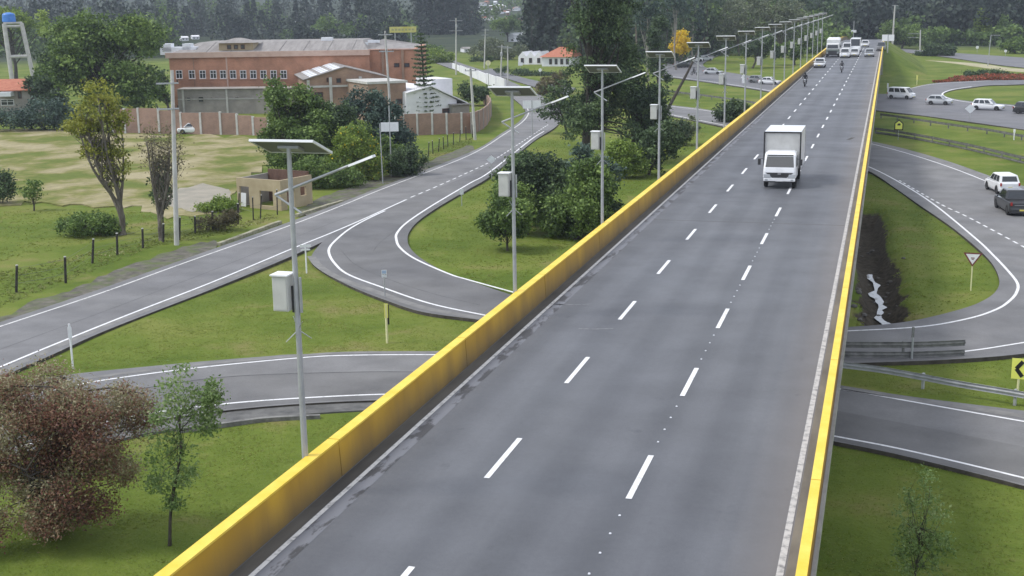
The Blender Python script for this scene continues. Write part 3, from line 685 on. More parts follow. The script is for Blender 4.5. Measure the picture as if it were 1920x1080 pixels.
# black oily splashes beside the left edge line
def splash_mat():
    m = mat('oily road film', (.15, .156, .176), (.045, .045, .05), 1.6, .6, world=True, lo=.50, hi=.56, stretch=(1.5, .5, 1), detail=8)
    return m
deck_strip(XL + .565, XL + .95, list(np.arange(-12, 130, 6.0)), .004, 'road_film', splash_mat(), deck)
LX = (-8.61, -5.13)
def dash_y(px, py): return G(px, py, DECK)[1]
for lx, y0 in ((LX[0], dash_y(948, 858)), (LX[1], dash_y(1201, 893))):
    k0 = -2
    base = None
    for k in range(k0, 44):
        y = y0 + 7.9 * k
        if y < 6: continue
        dz = float(deck_z(y)) + .008
        o = strip('lane_dash', [(lx, y - 1.45), (lx, y + 1.45)], .14, dz, M['paint'], deck)
        if k < 5 and lx == LX[1]:
            for j in range(1, 5):
                yy = y + 1.45 + (7.9 - 2.9) * j / 5
                if lx == LX[0] and j % 2: continue
                s = .028
                MB().hexa([(lx - s, yy - s, dz), (lx + s, yy - s, dz), (lx + s, yy + s, dz), (lx - s, yy + s, dz)],
                          [(lx - s * .6, yy - s * .5, dz + .02), (lx + s * .6, yy - s * .5, dz + .02), (lx + s * .6, yy + s * .5, dz + .02), (lx - s * .6, yy + s * .5, dz + .02)]).build('road_stud', M['signback'], deck)
# faint old cross lines and joints on the first lane
for (xa, ya), (xb, yb), wd in (((1040, 571), (1110, 570), .10), ((1085, 616), (1150, 616), .12)):
    strip('faint_line', [G(xa, ya, DECK), G((xa + xb) / 2, (ya + yb) / 2 + 1, DECK), G(xb, yb, DECK)], wd, DECK + .004, M['paint_faint'], deck)
for (xa, ya), (xb, yb), wd in (((1612, 158), (1624, 157), .25), ((1630, 157), (1637, 156), .3), ((1590, 262), (1600, 258), .3)):
    strip('tyre_mark', [G(xa, ya, DECK), G(xb, yb, DECK)], wd, DECK + .004, M['gutter'], deck)
for yj in (8, 64, 92, 118, 150, 176, 206):
    strip('expansion_joint', [(XL + .1, yj), (XR - .1, yj)], .07, DECK + .003, M['gutter'], deck)
# ------------------------------------------------------------------ solar street lamps along the overpass
def solar_lamp(label, y, first=None, ph=7.75, group='solar lamps along the overpass'):
    z = float(deck_z(y)) - .03
    if first is not None:
        c = copy_tree(first); c.location = (XL - .30, y, z); c['label'] = label
        c.rotation_euler.z = random.Random(int(y)).uniform(-.03, .03); return c
    o = thing('street_lamp', label, 'street lamp', (XL - .30, y, z), 0, group)
    H = 7.95
    MB().box((0, 0, .02), (.2, .34, .04)).build('base_plate', M['steel'], o)
    MB().tube([(0, 0, .03), (0, 0, H)], [.075, .052], 12).build('post', M['steel'], o, smooth=False)
    # tilted panel, high edge towards the camera
    R = Matrix.Rotation(rad(-20), 3, 'X')
    p = MB().box((0, 0, 0), (1.42, .98, .012), rot=Matrix.Identity(3)).build('solar_panel', mat('solar cells', (.012, .016, .035), rough=.15), o)
    p.location = (0, .12, H + .02); p.rotation_euler = (rad(-20), 0, 0)
    f = MB()
    for c, d in (((0, -.5, 0), (1.5, .04, .055)), ((0, .5, 0), (1.5, .04, .055)), ((-.73, 0, 0), (.04, .956, .055)), ((.73, 0, 0), (.04, .956, .055))): f.box(c, d)
    f.build('frame', mat('anodised frame', (.72, .73, .74), rough=.4, metal=.2), p)
    MB().box((0, 0, -.012), (1.41, .95, .008)).build('back_sheet', mat('panel back sheet', (.14, .147, .16), rough=.5), p)
    MB().box((0, 0, -.05), (.5, .3, .06)).build('bracket', M['steel'], p)
    zA = 7.02
    arm = MB().tube([(-.38, 0, zA - .10), (1.45, 0, zA + .60)], [.034, .026], 8).build('lamp_arm', M['steel'], o)
    MB().tube([(-.38, 0, zA - .10), (.22, 0, zA - .48)], .026, 8).build('brace', M['steel'], arm)
    hd = MB().hexa([(1.40, -.07, zA + .555), (1.98, -.1, zA + .77), (1.98, .1, zA + .77), (1.40, .07, zA + .555)], [(1.40, -.06, zA + .605), (1.96, -.08, zA + .82), (1.96, .08, zA + .82), (1.40, .06, zA + .605)]).build('lamp_head', M['white'], o)
    b = MB().box((-.30, -.02, 4.75), (.37, .36, .8)).build('battery_box', M['box'], o, bevel=.015)
    MB().box((-.30, -.03, 5.165), (.42, .43, .03)).build('lid', M['white'], b)
    MB().box((-.30, -.207, 4.75), (.31, .012, .72)).build('door', M['box'], b)
    MB().box((-.085, 0, 4.6), (.05, .05, .6)).build('conduit', M['plastic'], o)
    MB().box((.105, 0, 4.7), (.04, .06, .8)).build('cable_tray', M['steel'], o)
    for k in range(4):
        a = math.pi / 4 + k * math.pi / 2
        MB().tube([(0, 0, 3.9), (.3 * math.cos(a), .3 * math.sin(a), 4.15 if k % 2 else 3.66)], [.016, .009], 4).build('spike', M['steel'], o)
    return o
lamp_y = [25.2, 42.6, 57.3, 72.7, 88.2, 103.7, 119, 134.5, 150, 165.5, 181, 196.5, 212, 227.5, 243, 258.5]
lamp_lab = ['nearest solar street lamp, standing in front of the curved road below', 'solar street lamp second nearest, in front of the loop ramp mouth', 'solar street lamp third nearest, in front of the big dark tree',
            'fourth solar street lamp along the parapet, right of the big dark tree', 'fifth solar street lamp along the parapet, by the leaning trunk', 'sixth solar street lamp along the parapet, above the round dark bush']
words = ['seventh', 'eighth', 'ninth', 'tenth', 'eleventh', 'twelfth', 'thirteenth', 'fourteenth', 'fifteenth', 'sixteenth']
first = None
for i, y in enumerate(lamp_y):
    lb = lamp_lab[i] if i < 6 else '%s solar street lamp along the parapet, counted from the camera' % words[i - 6]
    o = solar_lamp(lb, y, first)
    if first is None: first = o

# ------------------------------------------------------------------ posts and signs
def face_cam(B):
    """rotation that turns a sign's -Y side to the camera"""
    d = CAM[:2] - np.asarray(B)[:2]
    return math.atan2(d[1], d[0]) + math.pi / 2
def sign(name, label, cat, base, top, shapes, rz=None, post_m='steel', r=.035, z=0.0, dz_base=None):
    """base/top: photograph places of the post's foot and the highest point; shapes: functions (parent, h)"""
    B = G(base[0], base[1], z); B[2] = height(B[0], B[1]) if dz_base is None else dz_base
    h = V(top[0], top[1], B)[2] - B[2]
    o = thing(name, label, cat, B, face_cam(B) if rz is None else rz)
    MB().tube([(0, 0, -.1), (0, 0, h * .985)], r, 8).build('post', M[post_m], o)
    for f in shapes: f(o, h)
    return o
def plate(pts, m, border=None, name='sign_panel', y=-.05, bm=None, bscale=.86):
    """flat sign plate: pts in (x, z from the top) metres"""
    def f(o, h):
        P = [(x, y, h + zz) for x, zz in pts]
        p = MB().extrude(P, None, (0, .02, 0)).build(name, M[bm] if bm else M[m], o)
        if bm:
            cx = sum(q[0] for q in P) / len(P); cz = sum(q[2] for q in P) / len(P)
            Q = [(cx + (q[0] - cx) * bscale, y - .006, cz + (q[2] - cz) * bscale) for q in P]
            MB().extrude(Q, None, (0, .005, 0)).build('sign_face', M[m], p)
    return f
def rect(w, h, drop=0.0, m='signback', **k): return plate([(-w / 2, -drop - h), (w / 2, -drop - h), (w / 2, -drop), (-w / 2, -drop)], m, **k)
def bar(x0, z0, x1, z1, wd, m='black', y=-.062, name='symbol'):
    def f(o, h):
        d = Vector((x1 - x0, 0, z1 - z0)); n = Vector((-d.z, 0, d.x)).normalized() * wd / 2
        a = Vector((x0, y, h + z0)); b = Vector((x1, y, h + z1))
        MB().extrude([a - n, b - n, b + n, a + n], None, (0, .004, 0)).build(name, M[m], o)
    return f
M['sign_blue'] = mat('pale blue sign', (.35, .45, .62), rough=.5)
# left of the overpass
sign('delineator_post', 'slim white marker post with pointed panel beside the service road, far left', 'marker post', (137, 690), (131, 606), [plate([(-.09, -.75), (.09, -.75), (.09, -.22), (0, 0), (-.09, -.22)], 'white')], post_m='white', r=.05)
sign('street_sign', 'white T-shaped sign with a wide flat board at the grass tip', 'sign', (575, 511), (574, 458), [rect(.72, .17, .02, 'white'), rect(.6, .1, .3, 'white', name='lower_board')], post_m='white', r=.05)
sign('small_sign', 'small pale blue sign on a thin post at the loop ramp edge', 'sign', (722, 560), (719, 506), [rect(.3, .24, 0, 'sign_blue', bm='white', bscale=.8), rect(.3, .16, .28, 'signback', name='lower_panel')])
def shadow_back(o, h): MB().box((.05, .01, h * .72), (.2, .03, h * .5)).build('shadow_board', M['black'], o)  # black board stands in for the shadow behind the post
sign('delineator_post', 'yellow and white marker post with its shadow as a dark board on the grass triangle', 'marker post', (726, 641), (728, 569), [rect(.2, .75, 0, 'yellow_refl'), shadow_back], post_m='amber', r=.06)
sign('small_sign', 'small square white sign on the inner kerb of the loop ramp', 'sign', (866, 386), (865, 354), [rect(.33, .5, 0, 'signback')])
sign('diamond_sign', 'white diamond sign seen from behind, beside the service road merge', 'sign', (922, 336), (920, 291), [plate([(0, -.82), (.46, -.42), (0, 0), (-.46, -.42)], 'signback')])
sign('sign_board', 'wide white rectangular board on a tall post before the service road bushes', 'sign', (734, 332), (730, 196), [rect(1.75, .92, 1.75, 'white')], r=.06)
MBp = G(718, 346); lp = thing('leaning_post', 'thin bare post leaning beside the white rectangular board', 'post', (MBp[0], MBp[1], height(MBp[0], MBp[1])))
lt = V(712, 232, MBp); MB().tube([(0, 0, -.1), tuple(lt - MBp)], [.06, .045], 8).build('post', M['steel'], lp)
sign('sign_board', 'white traffic board on a slim post at the far bend of the service road', 'sign', (998, 259), (997, 187), [rect(2.3, 1.0, .1, 'white', y=.02)], r=.06)
# lefthand distance: round signs and boards
M['white_disc'] = M['white']
def disc(r, m): return plate([(r * math.cos(a * math.pi / 6), -r + r * math.sin(a * math.pi / 6)) for a in range(12)], m)
sign('round_sign', 'round yellowish sign on a pole over the white boundary wall', 'sign', (916, 166), (916, 113), [disc(.55, 'amber')], r=.07)
sign('round_sign', 'small round white sign at the far street verge', 'sign', (1013, 146), (1013, 128), [disc(.4, 'white')])
sign('sign_board', 'small white board beside the far street hedge', 'sign', (976, 140), (976, 117), [rect(1.1, .75, 0, 'white')])
sign('arrow_sign', 'white arrow-shaped sign beside the far carriageway left of the overpass', 'sign', (1394, 160), (1394, 138), [plate([(-.3, -1.9), (.3, -1.9), (.3, -1.0), (.55, -.8), (0, 0), (-.55, -.8), (-.3, -1.0)], 'white')])
# right of the overpass
def school_symbol(o, h):
    MB().extrude([(-.2, -.066, h - .72), (.16, -.066, h - .72), (.22, -.066, h - .52), (.02, -.066, h - .46), (-.14, -.066, h - .54)], None, (0, .004, 0)).build('symbol', M['black'], o)
sign('warning_sign', 'yellow pentagon warning sign with black border on the grass by the slip road', 'sign', (1684, 262), (1685, 224), [plate([(-.52, -1.3), (.52, -1.3), (.52, -.45), (0, 0), (-.52, -.45)], 'lime', bm='black', bscale=.78), school_symbol])
sign('diamond_sign', 'pale diamond sign seen from behind between the guardrails and far carriageway', 'sign', (1818, 226), (1819, 195), [plate([(0, -1.3), (.72, -.65), (0, 0), (-.72, -.65)], 'signback')], r=.05)
sign('yield_sign', 'white triangular yield sign with dark border on the grass island', 'sign', (1820, 546), (1824, 474), [plate([(-.53, 0), (0, -.82), (.53, 0)], 'white', bm='signred', bscale=.74), bar(-.1, -.3, .1, -.3, .05, 'signred'), bar(-.06, -.38, .06, -.38, .04, 'signred')], post_m='amber')
sign('chevron_sign', 'yellow green chevron sign with a black arrow beside the guardrail', 'sign', (1908, 735), (1911, 672), [rect(.62, .92, 0, 'lime'), bar(.14, -.12, -.12, -.46, .17), bar(-.12, -.46, .14, -.80, .17)], post_m='amber', r=.05)
sign('marker_post', 'plain grey post with a small dark top behind the short guardrail', 'marker post', (1709, 678), (1710, 613), [rect(.12, .5, 0, 'rail_dark')], r=.055)
sign('delineator_post', 'yellow green marker post on the far lawn above the white van', 'marker post', (1719, 159), (1718, 141), [rect(.28, .9, 0, 'yellow_refl')], r=.06, post_m='amber')
sign('delineator_post', 'white marker post on the lawn beside the overpass, near the white van', 'marker post', (1664, 176), (1665, 156), [rect(.25, .9, 0, 'white')], r=.06, post_m='white')
sign('marker_post', 'short white post among the guardrails at the right edge', 'marker post', (1901, 262), (1903, 242), [rect(.25, .4, 0, 'white')], r=.07, post_m='white')
sign('round_sign', 'small round white sign beside the upper road', 'sign', (1832, 98), (1832, 86), [disc(.45, 'white')], r=.06)
sign('round_sign', 'small round white sign beside the upper road, nearer the right edge', 'sign', (1885, 104), (1885, 93), [disc(.4, 'white')], r=.06)
sign('sign_board', 'white gantry board at the far end of the overpass', 'sign', (1664, 97), (1655, 65), [rect(2.4, 1.3, 0, 'white', y=-.08)], r=.12, z=6.0, dz_base=5.9)
sign('sign_board', 'tall post with a small white board behind the queue of traffic', 'sign', (1600, 74), (1604, 38), [rect(1.6, .8, 3.0, 'white', y=-.2)], r=.12, z=4.0, dz_base=2.0)

# ------------------------------------------------------------------ guardrails
def guardrail(label, pts_px, every, m, hrail=.72, double=False, z=0.0):
    P = smooth_line([G(x, y, z) for x, y in pts_px], 10)
    P = [np.array([p[0], p[1], height(p[0], p[1])]) for p in P]
    o = thing('guardrail', label, 'guardrail', P[0])
    O = P[0]; n = len(P)
    prof = [(.03, .0), (-.04, .05), (.03, .13), (.03, .17), (-.04, .25), (.03, .3)]      # W beam
    for hz in ((hrail - .3,) if not double else (hrail - .3, hrail - .78)):
        vs = []; fs = []
        for i, p in enumerate(P):
            d = P[min(i + 1, n - 1)] - P[max(i - 1, 0)]; d[2] = 0; d /= np.linalg.norm(d); nn = np.array([d[1], -d[0], 0])
            for a, b in prof: vs.append(p - O + nn * (a * 1.3) + np.array([0, 0, hz + b]))
        k = len(prof)
        for i in range(n - 1):
            for j in range(k - 1): fs.append((i * k + j, i * k + j + 1, (i + 1) * k + j + 1, (i + 1) * k + j))
        r = MB().add(vs, fs).build('rail', m, o, smooth=True)
        sl_ = r.modifiers.new('thickness', 'SOLIDIFY'); sl_.thickness = .012
    acc = np.r_[0, np.cumsum([np.linalg.norm(b - a) for a, b in zip(P[:-1], P[1:])])]; A = np.array(P)
    s = .1
    while s < acc[-1]:
        q = np.array([np.interp(s, acc, A[:, j]) for j in range(3)]) - O
        i = min(int(np.searchsorted(acc, s)), n - 1); d = P[i] - P[i - 1]; nn = np.array([d[1], -d[0], 0]); nn /= np.linalg.norm(nn)
        q = q - nn * .1
        MB().box((q[0], q[1], q[2] + hrail / 2 - .05), (.1, .14, hrail + .1), math.atan2(d[1], d[0])).build('post', m, o)
        s += every
    return o
guardrail('short grey double guardrail on posts in front of the slip road, beside the overpass', [(1560, 677), (1640, 677), (1720, 676), (1808, 672)], 3.3, M['rail_dark'], 1.0, True)
guardrail('long bright steel guardrail curving above the underpass road', [(1560, 704), (1640, 713), (1705, 724), (1800, 742), (1920, 763), (2080, 798)], 4.0, M['rail'])
guardrail('dark weathered guardrail along the near edge of the far carriageway', [(1650, 222), (1700, 229), (1760, 238), (1850, 251), (1920, 264), (2060, 288)], 4.0, M['rail_dark'])
guardrail('dark guardrail in the grass strip behind the yellow pentagon sign', [(1640, 250), (1690, 257), (1760, 270), (1850, 290), (1920, 307), (2060, 342)], 4.0, M['rail_dark'], .75, True)
guardrail('low rail in the grass left of the overpass, beyond the leaning trunk', [(1250, 176), (1310, 183), (1380, 193), (1450, 205)], 4.0, M['rail_dark'])

# kerb blocks beside the service road
for lb, pts in (('weathered pale kerb strip by the fence, near the concrete pole', [(410, 456), (470, 434), (530, 412)]), ('weathered pale kerb strip in front of the small ruin', [(556, 402), (600, 388), (640, 376)])):
    P = smooth_line([G(x, y, .2) for x, y in pts], 6); k = thing('kerb', lb, 'kerb', (P[0][0], P[0][1], 0)); O = np.array([P[0][0], P[0][1], 0])
    acc = np.r_[0, np.cumsum([np.linalg.norm(b - a) for a, b in zip(P[:-1], P[1:])])]; A = np.array(P); s = 0.5; rk = random.Random(2)
    while s < acc[-1]:
        q = np.array([np.interp(s, acc, A[:, j]) for j in range(3)]) - O; i = min(int(np.searchsorted(acc, s)), len(P) - 1); d = P[i] - P[i - 1]
        MB().box((q[0], q[1], .09), (.96, 0.3 + rk.random() * .08, .24 + rk.random() * .06), math.atan2(d[1], d[0]) + rk.uniform(-.03, .03)).build('kerb_block', M['kerb'], k, bevel=.03); s += 1.0

# ------------------------------------------------------------------ fences
def fence(label, posts_px, m, wires=3, r=.055):
    B0 = G(*posts_px[0][:2]); o = thing('fence', label, 'fence', (B0[0], B0[1], 0)); O = np.array([B0[0], B0[1], 0]); tops = []
    for i, (x, y, yt) in enumerate(posts_px):
        B = G(x, y); B[2] = height(B[0], B[1]); T = V(x + random.Random(i).uniform(-2, 2), yt, B)
        p = MB().tube([B - O - (0, 0, .1), T - O], [r, r * .9], 7).build('fence_post', m, o)
        MB().tube([T - O - (0, 0, .01), T - O + (0, 0, .05)], r * .95, 7).build('post_top', M['concrete_pale'], p)
        tops.append((B - O, T - O))
    for k in range(wires):
        f = .35 + .28 * k
        for (a, b), (c, d) in zip(tops[:-1], tops[1:]):
            MB().tube([a + (b - a) * f, (a + (b - a) * f + c + (d - c) * f) / 2 - (0, 0, .03), c + (d - c) * f], .008, 4).build('wire', M['rail_dark'], o)
    return o
fence('dark wooden post and wire fence on the bank beside the service road', [(30, 548, 498), (123, 530, 482), (173, 494, 449), (220, 479, 438), (268, 466, 429), (306, 455, 420), (336, 450, 408), (366, 437, 406), (399, 433, 397), (446, 420, 382)], M['wood_dark'], 3, .085)
fence('row of short dark fence posts in front of the small ruin', [(447, 402, 362), (475, 412, 370), (488, 410, 366), (520, 402, 356), (545, 396, 350)], M['wood_dark'], 2)
fence('thin post and wire fence along the far verge, below the brick wall', [(803, 292, 267), (812, 288, 264), (822, 284, 260), (832, 280, 257), (840, 276, 253), (850, 272, 249), (862, 266, 243), (874, 262, 238), (886, 257, 233)], M['wood_dark'], 2, .06)

# ------------------------------------------------------------------ utility poles
def pole(label, base, top, m='concrete_pale', r=(.19, .12), arms=(), trans=0, cat='utility pole'):
    B = G(*base); B[2] = height(B[0], B[1]); T = V(top[0], top[1], B); h = T[2] - B[2]
    o = thing('utility_pole', label, cat, B, face_cam(B))
    dx = np.dot(T - B, RH)
    MB().tube([(0, 0, -.3), (dx, 0, h)], r, 12).build('post', M[m], o)
    for zz, wl, off in arms:
        a = MB().box((dx * (h - zz) / h - off, -.14, h - zz), (wl, .09, .11)).build('crossarm', M['rail'], o)
        for s in (-.45, 0, .45):
            MB().lathe((dx * (h - zz) / h - off + s * wl, -.14, h - zz + .055), [(.03, 0), (.05, .05), (.035, .1), (.05, .13), (.02, .17)], 8).build('insulator', M['plastic'], a)
    for t in range(trans):
        MB().lathe((.34, -.1, h - 2.2), [(.2, 0), (.26, .03), (.26, .6), (.2, .66)], 12).build('transformer', M['rail'], o)
    return o
pole('tall pale concrete utility pole with two crossarms beside the fence and bare tree', (331, 460), (322, 132), arms=((.9, 1.55, .35), (2.7, 1.55, .35)))
pole('concrete utility pole rising behind the white rectangular board', (738, 300), (722, 58), arms=((.4, 1.6, 0), (2.2, 1.6, 0)), r=(.17, .1))
pole('concrete pole at the corner of the brick boundary wall by the bend', (891, 262), (882, 128), r=(.2, .14), arms=((.3, 1.4, 0),))
pole('slim concrete pole in front of the white house gable', (829, 212), (827, 158), r=(.1, .08), arms=((.1, 1.6, 0),))
pole('tall distribution pole with a transformer beyond the araucaria', (855, 140), (855, 34), r=(.2, .14), arms=((.6, 3.2, 0), (3, 3.2, 0)), trans=1)
pole('distribution pole beside the white boundary wall, taller of a pair', (938, 162), (941, 84), r=(.18, .12), arms=((.4, 2, 0),), trans=1)
pole('slim lattice-like pole beside the white boundary wall, next to the round sign', (952, 165), (952, 86), r=(.16, .12), arms=((.4, 2, 0),))
pole('far slender pole above the white boundary wall', (908, 128), (910, 54), r=(.2, .12), arms=((.3, 2, 0), (1.6, 2, 0)))
pole('tall pale mast standing at the far end of the overpass', (1672, 108), (1678, 10), r=(.28, .18), arms=((.0, 1.6, 0),), cat='mast')
pole('far double-armed power pole on the lawn behind the shrubs', (1725, 94), (1726, 56), r=(.25, .2), arms=((1.2, 3.4, 2.2), (2.4, 3.4, 2.2)))
pole('tall thin street light pole on the far lawn in the upper right', (1852, 124), (1858, 66), r=(.12, .08), m='steel', arms=((0, 2.2, -1.0),))
pole('bare dead trunk-like pole beside the leaning trunk', (1196, 150), (1192, 40), r=(.25, .15), m='wood_pole')
# leaning dead trunk
B = G(1246, 212); T = V(1322, 70, B)
lt = thing('fallen_tree', 'long dark trunk leaning up to the right beside the fifth lamp', 'trunk', B)
MB().tube([(0, 0, -.3), tuple((T - B) * .5 + (.25, 0, .1)), tuple(T - B)], [.28, .2, .11], 9).build('trunk', M['bark_dark'], lt)
MB().tube([tuple((T - B) * .7), tuple((T - B) * .7 + np.array([1.2, .4, 2.0]))], [.09, .03], 6).build('branch', M['bark_dark'], lt)

# water butt of rubbish: white object lying in the paddock
# ------------------------------------------------------------------ vehicles
CARP = {}
def car_paint(c):
    k = tuple(c)
    if k not in CARP:
        m = mat('car paint', c, tuple(v * .8 for v in c), 1.3, rough=.3, spec=.6, lo=.5, hi=.8); m.node_tree.nodes['Principled BSDF'].inputs['Coat Weight'].default_value = .4
        CARP[k] = m
    return CARP[k]
def rrect(hw, y0, y1, z, r, n=4, zf=None):
    """rounded plan outline, counter-clockwise; zf(y) bends the ring in height"""
    pts = []
    for cx, cy, a0 in ((hw - r, y1 - r, 0), (-hw + r, y1 - r, 90), (-hw + r, y0 + r, 180), (hw - r, y0 + r, 270)):
        for k in range(n + 1):
            a = rad(a0 + 90 * k / n); x, y = cx + r * math.cos(a), cy + r * math.sin(a)
            pts.append((x, y, z + (zf(y) if zf else 0)))
    return pts
def wheel(o, x, y, r, w=.2):
    t = MB()
    n = 18; pr = [(r * .62, -w / 2), (r * .93, -w / 2), (r, -w * .3), (r, w * .3), (r * .93, w / 2), (r * .62, w / 2)]
    rings = [[(x + b, y + a * math.cos(2 * math.pi * k / n), r + a * math.sin(2 * math.pi * k / n)) for k in range(n)] for a, b in pr]
    t.rings(rings, caps=False); q = t.build('wheel', M['rubber'], o)
    s = 1 if x > 0 else -1
    MB().rings([[(x - s * .0 + dx * s, y + a * math.cos(2 * math.pi * k / n), r + a * math.sin(2 * math.pi * k / n)) for k in range(n)] for a, dx in ((r * .63, -w * .3), (r * .63, w * .34), (r * .4, w * .42), (r * .12, w * .36), (.005, w * .36))]).build('rim', M['rim'], q)
SPEC = {  # L, W, H, wheel r, belt z, bonnet z, cabin y (front base, front top, rear top, rear base)
    'sedan': (4.4, 1.74, 1.46, .31, .92, .80, (1.05, .35, -1.0, -1.75), .82),
    'hatch': (3.9, 1.7, 1.5, .30, .94, .84, (1.0, .35, -1.35, -1.85), None),
    'suv': (4.35, 1.84, 1.68, .36, 1.04, .98, (1.0, .4, -1.72, -2.06), None),
    'wagon': (4.6, 1.76, 1.62, .32, .95, .86, (1.0, .35, -1.85, -2.2), None),
    'van': (4.5, 1.74, 1.92, .31, 1.05, 1.0, (1.75, 1.1, -2.05, -2.2), None),
    'pickup': (5.2, 1.86, 1.8, .38, 1.1, 1.05, (1.25, .65, -.75, -.95), 1.08),
    'bus': (7.5, 2.2, 2.8, .42, 1.2, 1.15, (3.6, 3.35, -3.65, -3.72), None),
}
def car(kind, label, col, base, heading, group=None, z=None, name=None, cat=None):
    """base: photograph place of the middle of the footprint; heading: degrees, 0 = away along the overpass, anticlockwise"""
    zz = DECK if z is None else z
    B = G(base[0], base[1], zz)
    if z is None: B[2] = float(deck_z(B[1])) + .006
    L, W, H, wr, bz, hz, cab, boot = SPEC[kind]
    hl, hw = L / 2, W / 2
    o = thing(name or ('parked_van' if 0 else {'sedan': 'car', 'hatch': 'car', 'suv': 'car', 'wagon': 'car', 'van': 'van', 'pickup': 'pickup_truck', 'bus': 'bus'}[kind]), label, cat or {'sedan': 'car', 'hatch': 'car', 'suv': 'car', 'wagon': 'car', 'van': 'van', 'pickup': 'pickup', 'bus': 'bus'}[kind], B, rad(heading), group)
    P = car_paint(col)
    y1, t1, t2, y2 = cab
    def zf(y):
        d = 0
        if y > y1: d -= (bz - hz) + (y - y1) / (hl - y1) * .10
        if boot and y < y2: d -= (bz - boot) * min(1, (y2 - y) / .25)
        return d
    b = MB()
    rings = [rrect(hw * .86, -hl + .12, hl - .12, .20, .18), rrect(hw * .97, -hl + .03, hl - .03, .34, .22), rrect(hw, -hl, hl, .52, .26),
             rrect(hw, -hl + .02, hl - .02, .66, .26), rrect(hw * .985, -hl + .03, hl - .05, bz - .09, .26, zf=lambda y: zf(y) * .8), rrect(hw * .93, -hl + .08, hl - .14, bz, .25, zf=zf)]
    b.rings(rings)
    # cabin shell
    hwt = hw * (.78 if kind not in ('van', 'bus') else .9)
    hwb = hw * .925
    bot = [(hwb, y2, bz - .03), (hwb, y1, bz - .03 + zf(y1)), (-hwb, y1, bz - .03 + zf(y1)), (-hwb, y2, bz - .03)]
    top = [(hwt, t2, H - .05), (hwt, t1, H - .05), (-hwt, t1, H - .05), (-hwt, t2, H - .05)]
    b.hexa([bot[3], bot[0], bot[1], bot[2]], [top[3], top[0], top[1], top[2]])
    b.hexa([top[3], top[0], top[1], top[2]], [(-hwt * .86, t2 + .12, H), (hwt * .86, t2 + .12, H), (hwt * .86, t1 - .14, H), (-hwt * .86, t1 - .14, H)])
    body = b.build('body', P, o, bevel=.03)
    def pane(c4, name, ins=(.1, .9, .12, .9), out=.012):
        """quad on the face c4 = bottom-left, bottom-right, top-right, top-left"""
        c = [Vector(p) for p in c4]
        f = lambda u, v: (c[0] * (1 - u) + c[1] * u) * (1 - v) + (c[3] * (1 - u) + c[2] * u) * v
        n = (c[1] - c[0]).cross(c[3] - c[0]).normalized()
        u0, u1, v0, v1 = ins; q = [f(u0, v0), f(u1, v0), f(u1, v1), f(u0, v1)]
        MB().extrude([p + n * out for p in q], None, n * -.03).build(name, M['glass'], o)
    fl, fr, rl, rr_ = (-hwb, y1, bz - .03 + zf(y1)), (hwb, y1, bz - .03 + zf(y1)), (-hwb, y2, bz - .03), (hwb, y2, bz - .03)
    tl, tr, ul, ur = (-hwt, t1, H - .05), (hwt, t1, H - .05), (-hwt, t2, H - .05), (hwt, t2, H - .05)
    pane([fr, fl, tl, tr], 'windscreen', (.06, .94, .08, .94))
    pane([rl, rr_, ur, ul], 'rear_window', (.1, .9, .2, .88))
    ns = {'bus': 5, 'van': 3, 'wagon': 3, 'suv': 3}.get(kind, 2)
    for s, quad in ((1, [rr_, fr, tr, ur]), (-1, [fl, rl, ul, tl])):
        for k in range(ns):
            a, c = .06 + .86 * k / ns, .06 + .86 * (k + 1) / ns - .04
            pane(quad, 'side_window', (a, c, .14, .9))
        MB().box((s * (hw + .07), y1 - .25, bz + .04), (.14, .1, .12)).build('mirror', P, o)
    ax_f = hl - .85 if kind != 'bus' else hl - 1.5; ax_r = -hl + .8 if kind != 'bus' else -hl + 1.7
    for s in (-1, 1):
        for yy in (ax_f, ax_r):
            # dark arch behind each wheel
            wheel(o, s * (hw - .09), yy, wr)
            n = 12
            MB().extrude([(s * (hw + .002), yy + (wr + .05) * math.cos(math.pi * k / n), wr + (wr + .05) * math.sin(math.pi * k / n)) for k in range(n + 1)] + [(s * (hw + .002), yy - wr - .05, .2), (s * (hw + .002), yy + wr + .05, .2)], None, (-s * .01, 0, 0)).build('wheel_arch', M['plastic'], o)
        zl = hz - .2 if kind != 'bus' else .75
        MB().hexa([(s * hw * .62 - .16, hl - .12, zl - .07), (s * hw * .62 + .16, hl - .12, zl - .07), (s * hw * .62 + .16, hl - .03, zl - .07), (s * hw * .62 - .16, hl - .03, zl - .07)],
                  [(s * hw * .62 - .16, hl - .2, zl + .07), (s * hw * .62 + .16, hl - .2, zl + .07), (s * hw * .62 + .16, hl - .02, zl + .06), (s * hw * .62 - .16, hl - .02, zl + .06)]).build('headlight', M['headlight'], o)
        MB().box((s * hw * .84, -hl + .045, bz - .14), (.13, .12, .26)).build('taillight', M['taillight'], o)
    MB().box((0, hl - .02, .33), (W * .72, .06, .13)).build('front_grille', M['plastic'], o)
    MB().box((0, -hl + .01, .34), (W * .8, .06, .16)).build('rear_bumper', M['plastic'], o)
    MB().box((0, hl + .016, .42), (.34, .02, .12)).build('number_plate', M['plate'], o)
    MB().box((0, -hl - .026, .62 if kind != 'pickup' else .48), (.34, .02, .12)).build('number_plate', M['plate'], o)
    if kind == 'pickup':
        MB().hexa([(-hw * .82, -hl + .12, bz - .015 - .03), (hw * .82, -hl + .12, bz - .045), (hw * .82, y2 - .1, bz - .045), (-hw * .82, y2 - .1, bz - .045)],
                  [(-hw * .82, -hl + .12, bz - .012), (hw * .82, -hl + .12, bz - .012), (hw * .82, y2 - .1, bz - .005), (-hw * .82, y2 - .1, bz - .005)]).build('bed_cover', M['black'], o)
        MB().box((0, -hl + .012, .86), (W * .6, .03, .05)).build('tailgate_trim', M['rim'], o)
    return o

